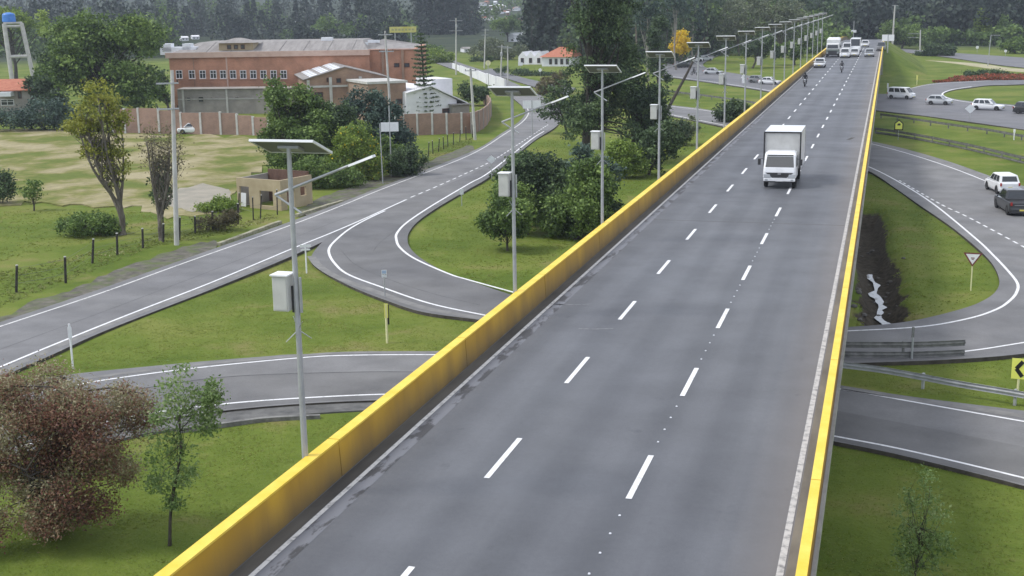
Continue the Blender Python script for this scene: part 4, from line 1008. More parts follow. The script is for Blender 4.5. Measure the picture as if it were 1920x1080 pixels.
# --- box truck on the overpass, coming towards the camera
def box_truck():
    B = G(1467, 343, DECK); o = thing('box_truck', 'white box truck with dark framed cargo box driving towards the camera', 'truck', (B[0], B[1], DECK + .006), math.pi)
    W = car_paint((.78, .79, .8))
    # local: +Y front
    MB().box((0, -.6, .62), (.9, 5.6, .22)).build('chassis', M['black'], o)
    # cargo box
    bx = MB().box((0, -1.25, 2.05), (2.14, 4.25, 2.24)).build('cargo_box', W, o)
    M['box_front'] = mat('box front panel', (.42, .42, .41), (.5, .5, .49), 1.5, .6)
    MB().box((0, .885, 2.05), (2.02, .02, 2.12)).build('front_panel', M['box_front'], bx)
    fr = MB()
    for c, d in (((0, .89, 3.14), (2.2, .09, .08)), ((0, .89, .97), (2.2, .09, .09)), ((1.06, .89, 2.055), (.08, .09, 2.08)), ((-1.06, .89, 2.055), (.08, .09, 2.08))): fr.box(c, d)
    fr.build('corner_frame', M['plastic'], bx)
    fr = MB()
    for s in (-1, 1):
        fr.box((s * 1.075, -3.36, 1.98), (.05, .08, 2.1)); fr.box((s * 1.075, -1.25, .95), (.05, 4.2, .08))
    fr.build('rear_frame', M['rail'], bx)
    for s in (-1, 1):
        for k in range(4): MB().box((s * 1.078, -2.7 + k * .95, 1.98), (.016, .05, 1.9)).build('side_rib', M['white'], bx)
    # cab: rings in plan
    c = MB(); hw = .95
    c.rings([rrect(hw * .93, .96, 2.55, .56, .12), rrect(hw, .94, 2.62, .66, .14), rrect(hw, .94, 2.62, 1.0, .14), rrect(hw * .99, .94, 2.58, 1.22, .14), rrect(hw * .95, .94, 2.22, 1.92, .14), rrect(hw * .93, .96, 2.08, 2.04, .16), rrect(hw * .8, 1.05, 1.85, 2.12, .16)])
    cab = c.build('cab', W, o, smooth=False, bevel=.02)
    g = lambda pts, nm, m, t: MB().extrude(pts, None, t).build(nm, m, o)
    def fy(z): return 2.58 - (z - 1.22) / .7 * .36 + .012
    M['screen'] = glass_mat('truck windscreen', (.09, .09, .085), .06)
    g([(-.82, fy(1.27), 1.27), (.82, fy(1.27), 1.27), (.76, fy(1.86), 1.86), (-.76, fy(1.86), 1.86)], 'windscreen', M['screen'], (0, -.03, 0))
    for s in (-1, 1):
        g([(s * .952, 1.15, 1.27), (s * .952, 2.3, 1.27), (s * .915, 2.1, 1.84), (s * .915, 1.15, 1.84)], 'side_window', M['glass'], (-s * .03, 0, 0))
        MB().box((s * 1.2, 2.35, 1.55), (.17, .1, .36)).build('mirror', M['plastic'], o, bevel=.02)
        MB().tube([(s * .93, 2.3, 1.75), (s * 1.2, 2.35, 1.72)], .015, 6).build('mirror_arm', M['plastic'], o)
        MB().hexa([(s * .68 - .2, 2.55, .63), (s * .68 + .2, 2.55, .63), (s * .68 + .2, 2.645, .63), (s * .68 - .2, 2.645, .63)], [(s * .74 - .2, 2.55, .86), (s * .74 + .19, 2.55, .86), (s * .74 + .19, 2.64, .86), (s * .74 - .2, 2.64, .86)]).build('headlight', M['headlight'], o, bevel=.02)
        MB().box((s * .74, 2.65, .53), (.16, .05, .09)).build('fog_lamp', M['headlight'], o)
    MB().hexa([(-.42, 2.6, .66), (.42, 2.6, .66), (.42, 2.64, .66), (-.42, 2.64, .66)], [(-.8, 2.56, .95), (.8, 2.56, .95), (.8, 2.632, .95), (-.8, 2.632, .95)]).build('grille', M['plastic'], o)
    MB().box((0, 2.65, .89), (.2, .02, .09)).build('badge', M['rim'], o)
    MB().box((0, 2.58, .53), (1.84, .16, .17)).build('bumper', W, o, bevel=.03)
    MB().box((0, 2.5, .42), (1.7, .2, .08)).build('lower_valance', M['plastic'], o)
    MB().box((0, 2.67, .53), (.42, .015, .16)).build('number_plate', M['white'], o)
    MB().box((0, 2.245, 1.235 + .7), (1.5, .05, .05)).build('sun_visor', M['plastic'], o)
    for s in (-1, 1):
        wheel(o, s * .82, 1.75, .39, .22); wheel(o, s * .78, -1.9, .39, .26); wheel(o, s * .5, -1.9, .39, .22)
    return o
box_truck()
WH = (.78, .79, .80); SIL = (.5, .52, .54); DK = (.028, .03, .033); GREY = (.2, .21, .22); RED = (.3, .03, .03)
# traffic on the overpass (all coming towards the camera)
car('sedan', 'white car in the lane beside the parapet, behind the first motorcycle', WH, (1537, 126), 180)
car('suv', 'white sport utility car right behind the second motorcycle', WH, (1584, 108), 180)
car('hatch', 'small white hatchback right of the sport utility car in the queue', WH, (1602, 106), 180)
car('bus', 'small white bus in the queue at the far end of the overpass', WH, (1604, 97), 180)
car('van', 'white van between the lorry and the bus, far down the overpass', WH, (1588, 98), 180)
car('sedan', 'white car with a dark bonnet front in the lane by the creek-side parapet', SIL, (1630, 106), 180)
car('pickup', 'dark grey pickup at the far end beside the creek-side parapet', GREY, (1652, 95), 180)
car('hatch', 'tiny white car deepest in the queue, behind the bus', WH, (1622, 88), 180)
# lorry
def lorry():
    B = G(1562, 106, DECK); o = thing('cargo_lorry', 'grey green lorry with a pale high load behind the white car', 'truck', (B[0], B[1], float(deck_z(B[1])) + .006), math.pi)
    gm = car_paint((.12, .15, .13)); gw = car_paint((.62, .63, .62))
    c = MB(); hw = 1.2
    c.rings([rrect(hw * .95, 1.2, 3.4, .5, .15), rrect(hw, 1.2, 3.45, .8, .15), rrect(hw, 1.2, 3.42, 1.5, .15)]); c.build('lower_cab', gm, o)
    c = MB(); c.rings([rrect(hw, 1.2, 3.4, 1.502, .15), rrect(hw * .96, 1.2, 3.2, 2.4, .15), rrect(hw * .9, 1.3, 3.0, 2.6, .15)]); c.build('upper_cab', gw, o)
    MB().extrude([(-1.0, 3.4, 1.62), (1.0, 3.4, 1.62), (.95, 3.235, 2.3), (-.95, 3.235, 2.3)], None, (0, -.03, 0)).build('windscreen', M['glass'], o)
    MB().box((0, -1.6, 2.05), (2.45, 5.2, 2.2)).build('cargo_body', gw, o, bevel=.05)
    MB().hexa([(-1.25, -4.2, 3.16), (1.25, -4.2, 3.16), (1.25, 1.0, 3.16), (-1.25, 1.0, 3.16)], [(-1.0, -4.0, 3.5), (1.0, -4.0, 3.5), (1.0, .8, 3.5), (-1.0, .8, 3.5)]).build('tarpaulin', M['white'], o)
    MB().box((0, -.6, .72), (1.0, 7.6, .3)).build('chassis', M['black'], o)
    MB().box((0, 3.44, .95), (1.6, .06, .5)).build('grille', M['plastic'], o); MB().box((0, 3.42, .55), (2.4, .2, .3)).build('bumper', M['black'], o)
    for s in (-1, 1):
        MB().box((s * .95, 3.47, .78), (.3, .05, .2)).build('headlight', M['headlight'], o)
        MB().box((s * 1.42, 3.3, 2.0), (.2, .1, .4)).build('mirror', M['plastic'], o)
        for yy in (2.3, -2.2, -3.4): wheel(o, s * 1.05, yy, .48, .3)
lorry()
# left carriageway and right carriageway
car('suv', 'dark car on the far carriageway, left of the yellow flowering tree', DK, (1279, 127), -50, z=Z)
car('suv', 'white car at the top of the far carriageway, behind the leaning trunk tip', WH, (1303, 116), -50, z=Z)
car('hatch', 'silver car high on the far bend beyond the lamps', SIL, (1323, 114), -60, z=Z)
car('sedan', 'grey car heading right on the far carriageway, left of the overpass', SIL, (1337, 139), -100, z=Z)
car('hatch', 'dark hatchback just ahead of the white car beyond the parapet', GREY, (1421, 155), -104, z=Z)
car('sedan', 'white car half hidden by the parapet on the far carriageway', WH, (1443, 158), -104, z=Z)
car('van', 'white van just right of the overpass on the far carriageway', WH, (1690, 185), -118, z=Z)
car('hatch', 'silver hatchback between the van and the white wagon', SIL, (1761, 196), -104, z=Z)
car('wagon', 'white station wagon behind the pale diamond sign', WH, (1852, 206), -108, z=Z)
car('suv', 'dark car cut off by the right edge on the far carriageway', DK, (1930, 213), -108, z=Z)
car('suv', 'white sport utility car seen from behind on the slip road', WH, (1878, 359), 13, z=Z + .012)
car('pickup', 'dark grey pickup truck seen from behind at the right edge', DK, (1899, 396), 9, z=Z + .012)

# --- motorcycles with riders
def motorcycle(label_b, label_r, base, jacket, bike, hd=math.pi, z=None):
    B = G(base[0], base[1], DECK if z is None else z); zb = (float(deck_z(B[1])) if z is None else z) + .006
    o = thing('motorcycle', label_b, 'motorcycle', (B[0], B[1], zb), hd)
    for yy in (.68, -.62):
        n = 18; r = .31
        q = MB().rings([[(b, yy + a * math.cos(2 * math.pi * k / n), r + a * math.sin(2 * math.pi * k / n)) for k in range(n)] for a, b in ((.21, -.05), (.29, -.055), (.31, 0), (.29, .055), (.21, .05))], caps=False).build('wheel', M['rubber'], o)
        MB().rings([[(b, yy + a * math.cos(2 * math.pi * k / n), r + a * math.sin(2 * math.pi * k / n)) for k in range(n)] for a, b in ((.22, -.03), (.06, -.04), (.06, .04), (.22, .03))], caps=False).build('rim', M['rim'], q)
    P = car_paint(bike)
    MB().rings([rrect(.10, -.45, .3, .62, .05), rrect(.15, -.5, .36, .74, .07), rrect(.12, -.2, .32, .9, .06)]).build('tank', P, o)
    MB().box((0, -.42, .78), (.24, .62, .09)).build('seat', M['black'], o, bevel=.02)
    MB().box((0, 0, .45), (.26, .5, .3)).build('engine', M['rim'], o, bevel=.03)
    for s in (-1, 1): MB().tube([(s * .08, .68, .31), (s * .1, .4, .95)], .025, 6).build('fork', M['rim'], o)
    MB().tube([(-.36, .26, 1.02), (-.2, .36, 1.0), (.2, .36, 1.0), (.36, .26, 1.02)], .016, 6).build('handlebar', M['black'], o)
    MB().lathe((0, .48, .84), [(.04, -.11), (.13, -.06), (.14, .05), (.08, .12)], 10).build('headlight', M['headlight'], o)
    MB().box((0, .7, .64), (.12, .4, .03)).build('mudguard', P, o)
    p = thing('person', label_r, 'person', (B[0], B[1], zb + .8), hd)
    J = [(0, -.3, .06), (0, -.26, .3), (0, -.2, .52), (0, -.16, .64), (0, -.13, .72),
         (-.19, -.2, .56), (-.3, -.02, .34), (-.3, .22, .25), (.19, -.2, .56), (.3, -.02, .34), (.3, .22, .25),
         (-.12, -.28, .04), (-.2, .12, .0), (-.16, -.02, -.42), (-.16, .12, -.46), (.12, -.28, .04), (.2, .12, .0), (.16, -.02, -.42), (.16, .12, -.46)]
    E_ = [(0, 1), (1, 2), (2, 3), (3, 4), (2, 5), (5, 6), (6, 7), (2, 8), (8, 9), (9, 10), (0, 11), (11, 12), (12, 13), (13, 14), (0, 15), (15, 16), (16, 17), (17, 18)]
    Rd = [.15, .16, .17, .065, .07, .085, .06, .045, .085, .06, .045, .11, .085, .06, .05, .11, .085, .06, .05]
    me = bpy.data.meshes.new('body'); me.from_pydata(J, E_, []); bo = bpy.data.objects.new('body', me); COL.objects.link(bo); bo.parent = p
    bo.modifiers.new('skin', 'SKIN'); 
    for sv, r in zip(me.skin_vertices[0].data, Rd): sv.radius = (r, r)
    me.skin_vertices[0].data[0].use_root = True
    bo.modifiers.new('sub', 'SUBSURF').levels = 1; me.materials.append(jacket)
    hz = .84
    h = MB(); n = 14
    h.rings([[(a * math.cos(2 * math.pi * k / n) * .9, -.13 + a * math.sin(2 * math.pi * k / n), hz + b) for k in range(n)] for a, b in ((.07, -.15), (.125, -.11), (.15, 0), (.135, .08), (.09, .13), (.03, .15))])
    hm = h.build('helmet', M['black'], bo, smooth=True)
    MB().extrude([(-.1, .008, hz - .06), (.1, .008, hz - .06), (.1, .0, hz + .05), (-.1, .0, hz + .05)], None, (0, .015, 0)).build('visor', M['glass'], hm)
cl_dark = mat('dark riding clothes', (.02, .02, .024), (.05, .05, .055), 6, .9)
cl_grey = mat('grey riding clothes', (.05, .05, .055), (.16, .16, .17), 4, .9)
motorcycle('dark motorcycle in the lane beside the parapet', 'rider in dark clothes on the motorcycle beside the parapet', (1509, 162), cl_dark, (.5, .5, .5))
motorcycle('motorcycle with a pale front in the middle lane ahead of the queue', 'rider in dark grey clothes on the motorcycle in the middle lane', (1578, 136), cl_grey, (.6, .6, .62))
motorcycle('small motorcycle on the far carriageway left of the overpass', 'rider in dark clothes on the far carriageway left of the overpass', (1302, 141), cl_dark, (.1, .1, .1), rad(-100), Z)
car('hatch', 'small white car parked in the grass along the pinkish brick wall', WH, (361, 250), 100, z=.05)
# ------------------------------------------------------------------ buildings
class Facade:
    """a building front: plane through two ground points; px(x, y) gives local (x, z) on that plane"""
    def __init__(s, pl, pr, name, label, cat, group=None):
        A, Bp = G(*pl), G(*pr); s.O = A.copy(); s.O[2] = 0
        e = Bp - A; e[2] = 0; s.w = np.linalg.norm(e); s.ex = e / s.w; s.ey = np.array([-s.ex[1], s.ex[0], 0])   # ey points away from the camera
        if np.dot(s.ey, A - CAM) < 0: s.ey = -s.ey
        s.o = thing(name, label, cat, (A[0], A[1], 0), math.atan2(s.ex[1], s.ex[0]), group)
    def px(s, x, y, depth=0.0):
        d = ray(x, y); t = np.dot(s.O + s.ey * depth - CAM, s.ey) / np.dot(d, s.ey); P = CAM + d * t
        return np.dot(P - s.O, s.ex), P[2]
    def box(s, name, x0, x1, y0, y1, z0, z1, m, parent=None, bevel=0):
        return MB().box(((x0 + x1) / 2, (y0 + y1) / 2, (z0 + z1) / 2), (x1 - x0, y1 - y0, z1 - z0)).build(name, m, parent or s.o, bevel=bevel)
def brick_mat(name, c1, c2, mortar, sc=2.2):
    m = bpy.data.materials.new(name); m.use_nodes = True; t = m.node_tree; N = t.nodes; L = t.links; b = N['Principled BSDF']; b.inputs['Roughness'].default_value = .9
    tc = N.new('ShaderNodeTexCoord'); mp = N.new('ShaderNodeMapping'); mp.inputs['Rotation'].default_value = (rad(90), 0, 0); L.new(tc.outputs['Object'], mp.inputs[0])
    br = N.new('ShaderNodeTexBrick'); br.inputs['Scale'].default_value = sc; br.inputs['Color1'].default_value = (*c1, 1); br.inputs['Color2'].default_value = (*c2, 1); br.inputs['Mortar'].default_value = (*mortar, 1); br.inputs['Mortar Size'].default_value = .012
    L.new(mp.outputs[0], br.inputs[0])
    no = N.new('ShaderNodeTexNoise'); no.inputs['Scale'].default_value = .35; no.inputs['Detail'].default_value = 7; L.new(tc.outputs['Object'], no.inputs[0])
    cr = N.new('ShaderNodeValToRGB'); cr.color_ramp.elements[0].position = .3; cr.color_ramp.elements[0].color = (.62, .6, .58, 1); cr.color_ramp.elements[1].position = .7; cr.color_ramp.elements[1].color = (1.15, 1.12, 1.1, 1); L.new(no.outputs[0], cr.inputs[0])
    mx = N.new('ShaderNodeMixRGB'); mx.blend_type = 'MULTIPLY'; mx.inputs[0].default_value = 1; L.new(br.outputs[0], mx.inputs[1]); L.new(cr.outputs[0], mx.inputs[2]); L.new(mx.outputs[0], b.inputs['Base Color'])
    return m
M['brick'] = brick_mat('orange brick', (.52, .26, .165), (.45, .22, .14), (.46, .31, .22))
M['brick_old'] = brick_mat('old brown brick', (.36, .235, .18), (.30, .20, .155), (.32, .25, .2))
M['brick_tan'] = brick_mat('tan brick', (.36, .24, .17), (.32, .21, .15), (.33, .26, .2))
M['roof_grey'] = mat('grey roof sheets', (.2, .185, .175), (.29, .27, .255), .8, .85, stretch=(2, .3, .3))
M['roof_red'] = mat('clay tile roof', (.36, .12, .07), (.45, .18, .11), 1.5, .9)
M['plaster'] = mat('white plaster', (.66, .66, .68), (.78, .78, .8), .7, .8)
M['pinkband'] = mat('pink cornice', (.5, .34, .27), (.58, .42, .34), 1, .85)
M['greywall'] = mat('grey stained wall', (.24, .22, .2), (.34, .31, .28), .6, .9)
M['tanwall'] = mat('tan plaster', (.36, .29, .18), (.45, .37, .24), .8, .9)
M['sky_sheet'] = mat('translucent roof sheet', (.68, .7, .74), (.78, .8, .82), 2, .5)
M['frame_dark'] = mat('dark window frame', (.09, .035, .025), rough=.7)
def window(F, x, z, w, h, m_frame, parent=None, y=0.0, mull=True, name='window', sill=True):
    """frame standing proud of the wall with a recessed dark pane"""
    o = parent or F.o
    f = MB(); t = .09
    f.box((x, y - .03, z + h / 2 - t / 2), (w, .1, t)); f.box((x, y - .03, z - h / 2 + t / 2), (w, .1, t))
    f.box((x - w / 2 + t / 2, y - .03, z), (t, .1, h - 2 * t)); f.box((x + w / 2 - t / 2, y - .03, z), (t, .1, h - 2 * t))
    if mull: f.box((x, y - .028, z), (.07, .08, h - 2 * t)); f.box((x, y - .026, z + h * .12), (w - 2 * t, .07, .06))
    q = f.build(name, m_frame, o)
    MB().box((x, y - .012, z), (w - 2 * t, .012, h - 2 * t)).build('pane', M['pane'], q)
    if sill: MB().box((x, y - .09, z - h / 2 - .05), (w + .16, .2, .08)).build('sill', M['pinkband'], q)
    return q

# ---- long brick building
F = Facade((316, 210), (692, 204), 'brick_building', 'long orange brick building with a row of windows and grey roof', 'building')
xl, zl_ = F.px(316, 99); xr, zr_ = F.px(692, 96); ze = (zl_ + zr_) / 2
F.box('wall', xl, xr, 0, 30, -.3, ze, M['brick'])
zb0 = F.px(400, 166)[1]
co = F.box('cornice', xl - .5, xr + .1, -.35, -.005, ze - .75, ze + .12, M['pinkband'])
r = MB(); rz = F.px(560, 77, 9)[1]
r.hexa([(xl + .2, .3, ze + .01), (xr - .2, .3, ze + .01), (xr - .2, 29.5, ze + .01), (xl + .2, 29.5, ze + .01)], [(xl + 3, 9, rz), (xr - 2, 9, rz), (xr - 2, 22, rz), (xl + 3, 22, rz)])
roof = r.build('roof', M['roof_grey'], F.o)
for xx in np.linspace(xl + 6, xr - 3, 7):
    MB().tube([(xx, .35, ze + .05), (xx, 9, rz + .04)], .06, 6).build('roof_seam', M['roof_grey'], roof)
for wx in (336, 360, 380, 400, 418.5, 437, 456, 475, 494, 513, 532):
    x, z = F.px(wx, 139); x0, _ = F.px(wx - 5.8, 139); x1, z1 = F.px(wx + 5.8, 131.5); _, z0 = F.px(wx, 147.5)
    window(F, x, (z0 + z1) / 2, x1 - x0, z1 - z0, M['plaster'])
x, _ = F.px(425, 120); F.box('downpipe', x - .12, x + .12, -.16, -.002, 1.5, ze - .76, M['pinkband'])
x2, _ = F.px(363, 120); F.box('wall_joint', x2 - .06, x2 + .06, -.06, -.002, 2, ze - .76, M['brick_tan'])
# white roof lights at the left end, cupola
for a, b, ya, yb in ((300, 366, 94, 88), (304, 320, 88, 82), (342, 357, 88, 82)):
    x0, z0 = F.px(a, ya, 3); x1, z1 = F.px(b, yb, 3); F.box('roof_light', x0, x1, 3, 5.2 if b < 366 else 2.9 + 3, z0 - .8, z1, M['sky_sheet'], roof)
x0, z0 = F.px(411, 96, 2); x1, z1 = F.px(474, 80, 2)
cu = F.box('cupola', x0, x1, 2, 7, z0 - 1, z1, M['tanwall'])
cm = MB(); cx = (x0 + x1) / 2; za = F.px(438, 71, 4.5)[1]; e = .5
cm.add([(x0 - e, 1.4, z1), (x1 + e, 1.4, z1), (x1 + e, 7.6, z1), (x0 - e, 7.6, z1), (cx - .6, 4.5, za), (cx + .6, 4.5, za)], [(0, 1, 5, 4), (1, 2, 5), (2, 3, 4, 5), (3, 0, 4), (3, 2, 1, 0)])
cm.build('cupola_roof', M['roof_grey'], cu)
for k in range(3):
    xx = x0 + (x1 - x0) * (.3 + .2 * k); window(F, xx, (z0 + z1) / 2, .7, (z1 - z0) * .55, M['frame_dark'], cu, 1.99, False, sill=False)
x0, z0 = F.px(602, 76, 9); x1, z1 = F.px(622, 70, 9); F.box('roof_vent', x0, x1, 9, 11, z0 - .3, z1, M['sky_sheet'], roof)
# right wing, a little taller and set back
xa, za_ = F.px(690, 94, 1.5); xb, zb_ = F.px(782, 90, 1.5)
F.box('wing_wall', xa, xb, 1.5, 26, -.3, (za_ + zb_) / 2, M['brick'])
zt = F.px(700, 76, 10)[1]
MB().hexa([(xa, 1.2, za_ + .005), (xb + .2, 1.2, za_ + .005), (xb + .2, 26.2, za_ + .005), (xa, 26.2, za_ + .005)], [(xa + 1, 10, zt), (xb - 6, 10, zt - .6), (xb - 6, 20, zt - .6), (xa + 1, 20, zt)]).build('wing_roof', M['roof_grey'], F.o)
for i, (a, ya, b, yb) in enumerate(((664, 84, 690, 79), (690, 79, 712, 76), (668, 88, 682, 86))):
    x0, z0 = F.px(a, ya, 8); x1, z1 = F.px(b, yb, 8); F.box('roof_patch', x0, x1, 7.6, 8.2, z0 - .1, z0 + .35, M['sky_sheet'], roof)
for wx, wy in ((744, 122), (763, 122)):
    x, z = F.px(wx, wy, 1.5); window(F, x, z, .9, .7, M['frame_dark'], None, 1.5, False, sill=False)
for wx in (718, 755):
    x, _ = F.px(wx, 110, 1.5); F.box('pilaster', x - .2, x + .2, 1.2, 1.499, 0, za_ - .1, M['brick_tan'])

# ---- low grey annex wall in front of it
F2 = Facade((332, 214), (560, 212), 'annex_wall', 'low grey wall of sheds running in front of the brick building', 'wall')
xl, zl2 = F2.px(332, 168); xr, _ = F2.px(560, 167)
F2.box('wall', xl, xr, 0, 2.5, -.2, zl2, M['greywall'])
MB().hexa([(xl, -.3, zl2 + .005), (xr, -.3, zl2 + .005), (xr, 3, zl2 + .005), (xl, 3, zl2 + .005)], [(xl, -.3, zl2 + .1), (xr, -.3, zl2 + .1), (xr, 3, zl2 + .2), (xl, 3, zl2 + .2)]).build('coping', M['greywall'], F2.o)
for a, b, y0, y1 in ((372, 382, 181, 192), (395, 398, 181, 184), (350, 358, 182, 190), (440, 448, 181, 184)):
    x0, z0 = F2.px(a, y1); x1, z1 = F2.px(b, y0); window(F2, (x0 + x1) / 2, (z0 + z1) / 2, x1 - x0, z1 - z0, M['greywall'], mull=False, sill=False)
x0, z0 = F2.px(340, 186); F2.box('conduit_band', xl, xr, -.08, -.003, z0 - .12, z0 + .08, M['concrete'])
for wx in (344, 426): 
    x, _ = F2.px(wx, 190); F2.box('pillar', x - .15, x + .15, -.14, -.002, 0, zl2 - .02, M['concrete_pale'])

# ---- gabled warehouse
F3 = Facade((574, 222), (728, 216.5), 'warehouse', 'gabled tan brick warehouse with pale skylight sheets on its roof', 'building')
xl, ze1 = F3.px(574, 149); xr, ze2 = F3.px(726, 144); xa, zap = F3.px(646, 126)
dep = 18
w3 = MB(); ze = (ze1 + ze2) / 2
pts = [(xl, -.2), (xr, -.2), (xr, ze), (xa, zap), (xl, ze)]
w3.add([(x, 0, z) for x, z in pts] + [(x, dep, z) for x, z in pts], [(0, 1, 2, 3, 4), (9, 8, 7, 6, 5), (0, 5, 6, 1), (1, 6, 7, 2), (4, 9, 5, 0)])
w3.build('wall', M['brick_tan'], F3.o)
def slope(x0, z0, x1, z1, nm, dy0=-.4):
    up = .12
    return MB().hexa([(x0, dy0, z0 + .01), (x1, dy0, z1 + .01), (x1, dep, z1 + .01), (x0, dep, z0 + .01)], [(x0, dy0, z0 + up), (x1, dy0, z1 + up), (x1, dep, z1 + up), (x0, dep, z0 + up)]).build(nm, M['roof_grey'], F3.o)
rl = slope(xl - .5, ze - .14, xa, zap, 'roof_slope'); rr2 = slope(xa, zap, xr + .5, ze - .14, 'roof_slope')
for i in range(5):
    for j in range(3):
        u = .1 + .3 * j; yy = .6 + i * 3.4 + (j % 2) * .8
        x0, x1 = xl + (xa - xl) * u, xl + (xa - xl) * (u + .2); z0, z1 = ze + (zap - ze) * u, ze + (zap - ze) * (u + .2)
        MB().hexa([(x0, yy, z0 + .13), (x1, yy, z1 + .13), (x1, yy + 2.4, z1 + .13), (x0, yy + 2.4, z0 + .13)], [(x0, yy, z0 + .17), (x1, yy, z1 + .17), (x1, yy + 2.4, z1 + .17), (x0, yy + 2.4, z0 + .17)]).build('skylight_sheet', M['sky_sheet'], rl)
_, zbt = F3.px(640, 161); F3.box('belt_course', xl, xr, -.16, -.004, zbt - .15, zbt + .15, M['concrete_pale'])
for wx in (620, 676, 722, 578): 
    x, _ = F3.px(wx, 160); F3.box('pillar', x - .22, x + .22, -.12, -.003, -.1, min(ze - .1, 30) if wx in (722, 578) else ze + .2, M['concrete_pale'])
x, z = F3.px(635, 151); window(F3, x, z, .75, .75, M['frame_dark'], mull=False, sill=False)
x, z = F3.px(598, 181); window(F3, x, z, 1.3, 1.4, M['frame_dark'], sill=False)
x, z = F3.px(614, 150); window(F3, x, z, .3, .7, M['frame_dark'], mull=False, sill=False)

# ---- lower brick block right of it, with white house
F4 = Facade((690, 228), (762, 224), 'brick_block', 'low tan brick block between the warehouse and the white house', 'building')
x0, z0 = F4.px(690, 158); x1, z1 = F4.px(761, 155)
F4.box('wall', x0, x1, 0, 12, -.2, z0, M['brick_tan']); F4.box('roof', x0 - .2, x1 + .2, -.2, 12.2, z0 + .004, z0 + .35, M['concrete_pale'])
x, z = F4.px(748, 190); window(F4, x, z, 1.0, .8, M['frame_dark'], mull=False, sill=False)
F5 = Facade((752, 226), (866, 219), 'white_house', 'bright white house with a sloping roof behind the araucaria', 'house')
xa, za = F5.px(772, 150); xb, zb = F5.px(868, 187); xm, zm = F5.px(800, 160)
w5 = MB(); pts = [(F5.px(761, 226)[0], -.2), (F5.px(856, 226)[0], -.2), (F5.px(856, 186)[0], F5.px(856, 187)[1]), (F5.px(806, 160)[0], F5.px(806, 162)[1]), (F5.px(761, 172)[0], F5.px(761, 175)[1])]
n5 = len(pts); w5.add([(x, 0, z) for x, z in pts] + [(x, 9, z) for x, z in pts], [tuple(range(n5)), tuple(reversed(range(n5, 2 * n5)))] + [(i, n5 + i, n5 + (i + 1) % n5, (i + 1) % n5) for i in range(n5)])
w5.build('wall', M['plaster'], F5.o)
(ax_, az_), (bx_, bz_), (cx_, cz_) = pts[4], pts[3], pts[2]
for (p, q) in (((ax_, az_), (bx_, bz_)), ((bx_, bz_), (cx_ + 1.6, cz_ - .6))):
    MB().hexa([(p[0], -.5, p[1] + .01), (q[0], -.5, q[1] + .01), (q[0], 9.4, q[1] + .01), (p[0], 9.4, p[1] + .01)], [(p[0], -.5, p[1] + .16), (q[0], -.5, q[1] + .16), (q[0], 9.4, q[1] + .16), (p[0], 9.4, p[1] + .16)]).build('roof_slope', M['plaster'], F5.o)
for wx, wy in ((838, 204), (852, 205)):
    x, z = F5.px(wx, wy); 
x, z = F5.px(838, 208); window(F5, x, z, 1.6, .8, M['frame_dark'], sill=False)
x0, z0 = F5.px(810, 163, 6); x1, z1 = F5.px(848, 147, 6); F5.box('rear_wing', x0, x1, 6, 12, -.2, z1, M['plaster'])
x0, z0 = F5.px(848, 212, -1.0); x1, z1 = F5.px(880, 196, -1.0); F5.box('shed', x0, x1, -1, 3, -.2, z1, M['greywall']); F5.box('shed_roof', x0 - .2, x1 + .3, -1.3, 3.2, z1 + .004, z1 + .18, M['roof_grey'])

# ---- boundary walls of brick panels between pale pillars
def panel_wall(label, pts, tops, m, pill='concrete_pale', name='boundary_wall', pill_up=.15):
    A = G(*pts[0]); o = thing(name, label, 'wall', (A[0], A[1], 0)); O = np.array([A[0], A[1], 0]); P = []
    for (x, y), t in zip(pts, tops):
        B = G(x, y); P.append((B - O, V(x, t, B)[2]))
    for (a, ha), (b, hb) in zip(P[:-1], P[1:]):
        d = b - a; L = np.linalg.norm(d); an = math.atan2(d[1], d[0]); h = (ha + hb) / 2
        q = MB().box((L / 2, 0, h / 2 - .1), (L - .3, .18, h + .2)).build('wall_panel', m, o); q.location = a; q.rotation_euler = (0, 0, an)
    for a, h in P:
        MB().box((a[0], a[1], h / 2 - .1), (.3, .3, h + .2 + pill_up)).build('pillar', M[pill], o)
    return o
panel_wall('pinkish brick boundary wall with pale pillars behind the paddock', [(212, 250), (236, 250), (262, 250), (300, 251), (341, 251), (378, 252), (415, 252), (446, 252), (476, 253), (505, 254)], [204, 204, 203, 203, 211, 212, 210, 214, 219, 221], M['brick_old'])
panel_wall('brown brick boundary wall below the white house', [(742, 256), (757, 254), (783, 253), (811, 252), (838, 251), (866, 250), (884, 249)], [216, 214, 213, 212, 213, 212, 212], M['brick_old'])
panel_wall('receding brick wall with close pillars beside the service road bend', [(886, 251), (897, 246), (905, 241), (912, 234), (917, 226), (920, 218), (919, 209), (915, 201), (908, 194)], [211, 208, 204, 199, 194, 189, 184, 180, 176], M['brick_old'], pill='greywall')
panel_wall('long pale boundary wall receding along the far service road', [(947, 172), (931, 165), (913, 157), (896, 149), (879, 142), (863, 135), (849, 129)], [148, 143, 138, 133, 128, 123, 119], M['plaster'], pill='plaster', pill_up=.05)

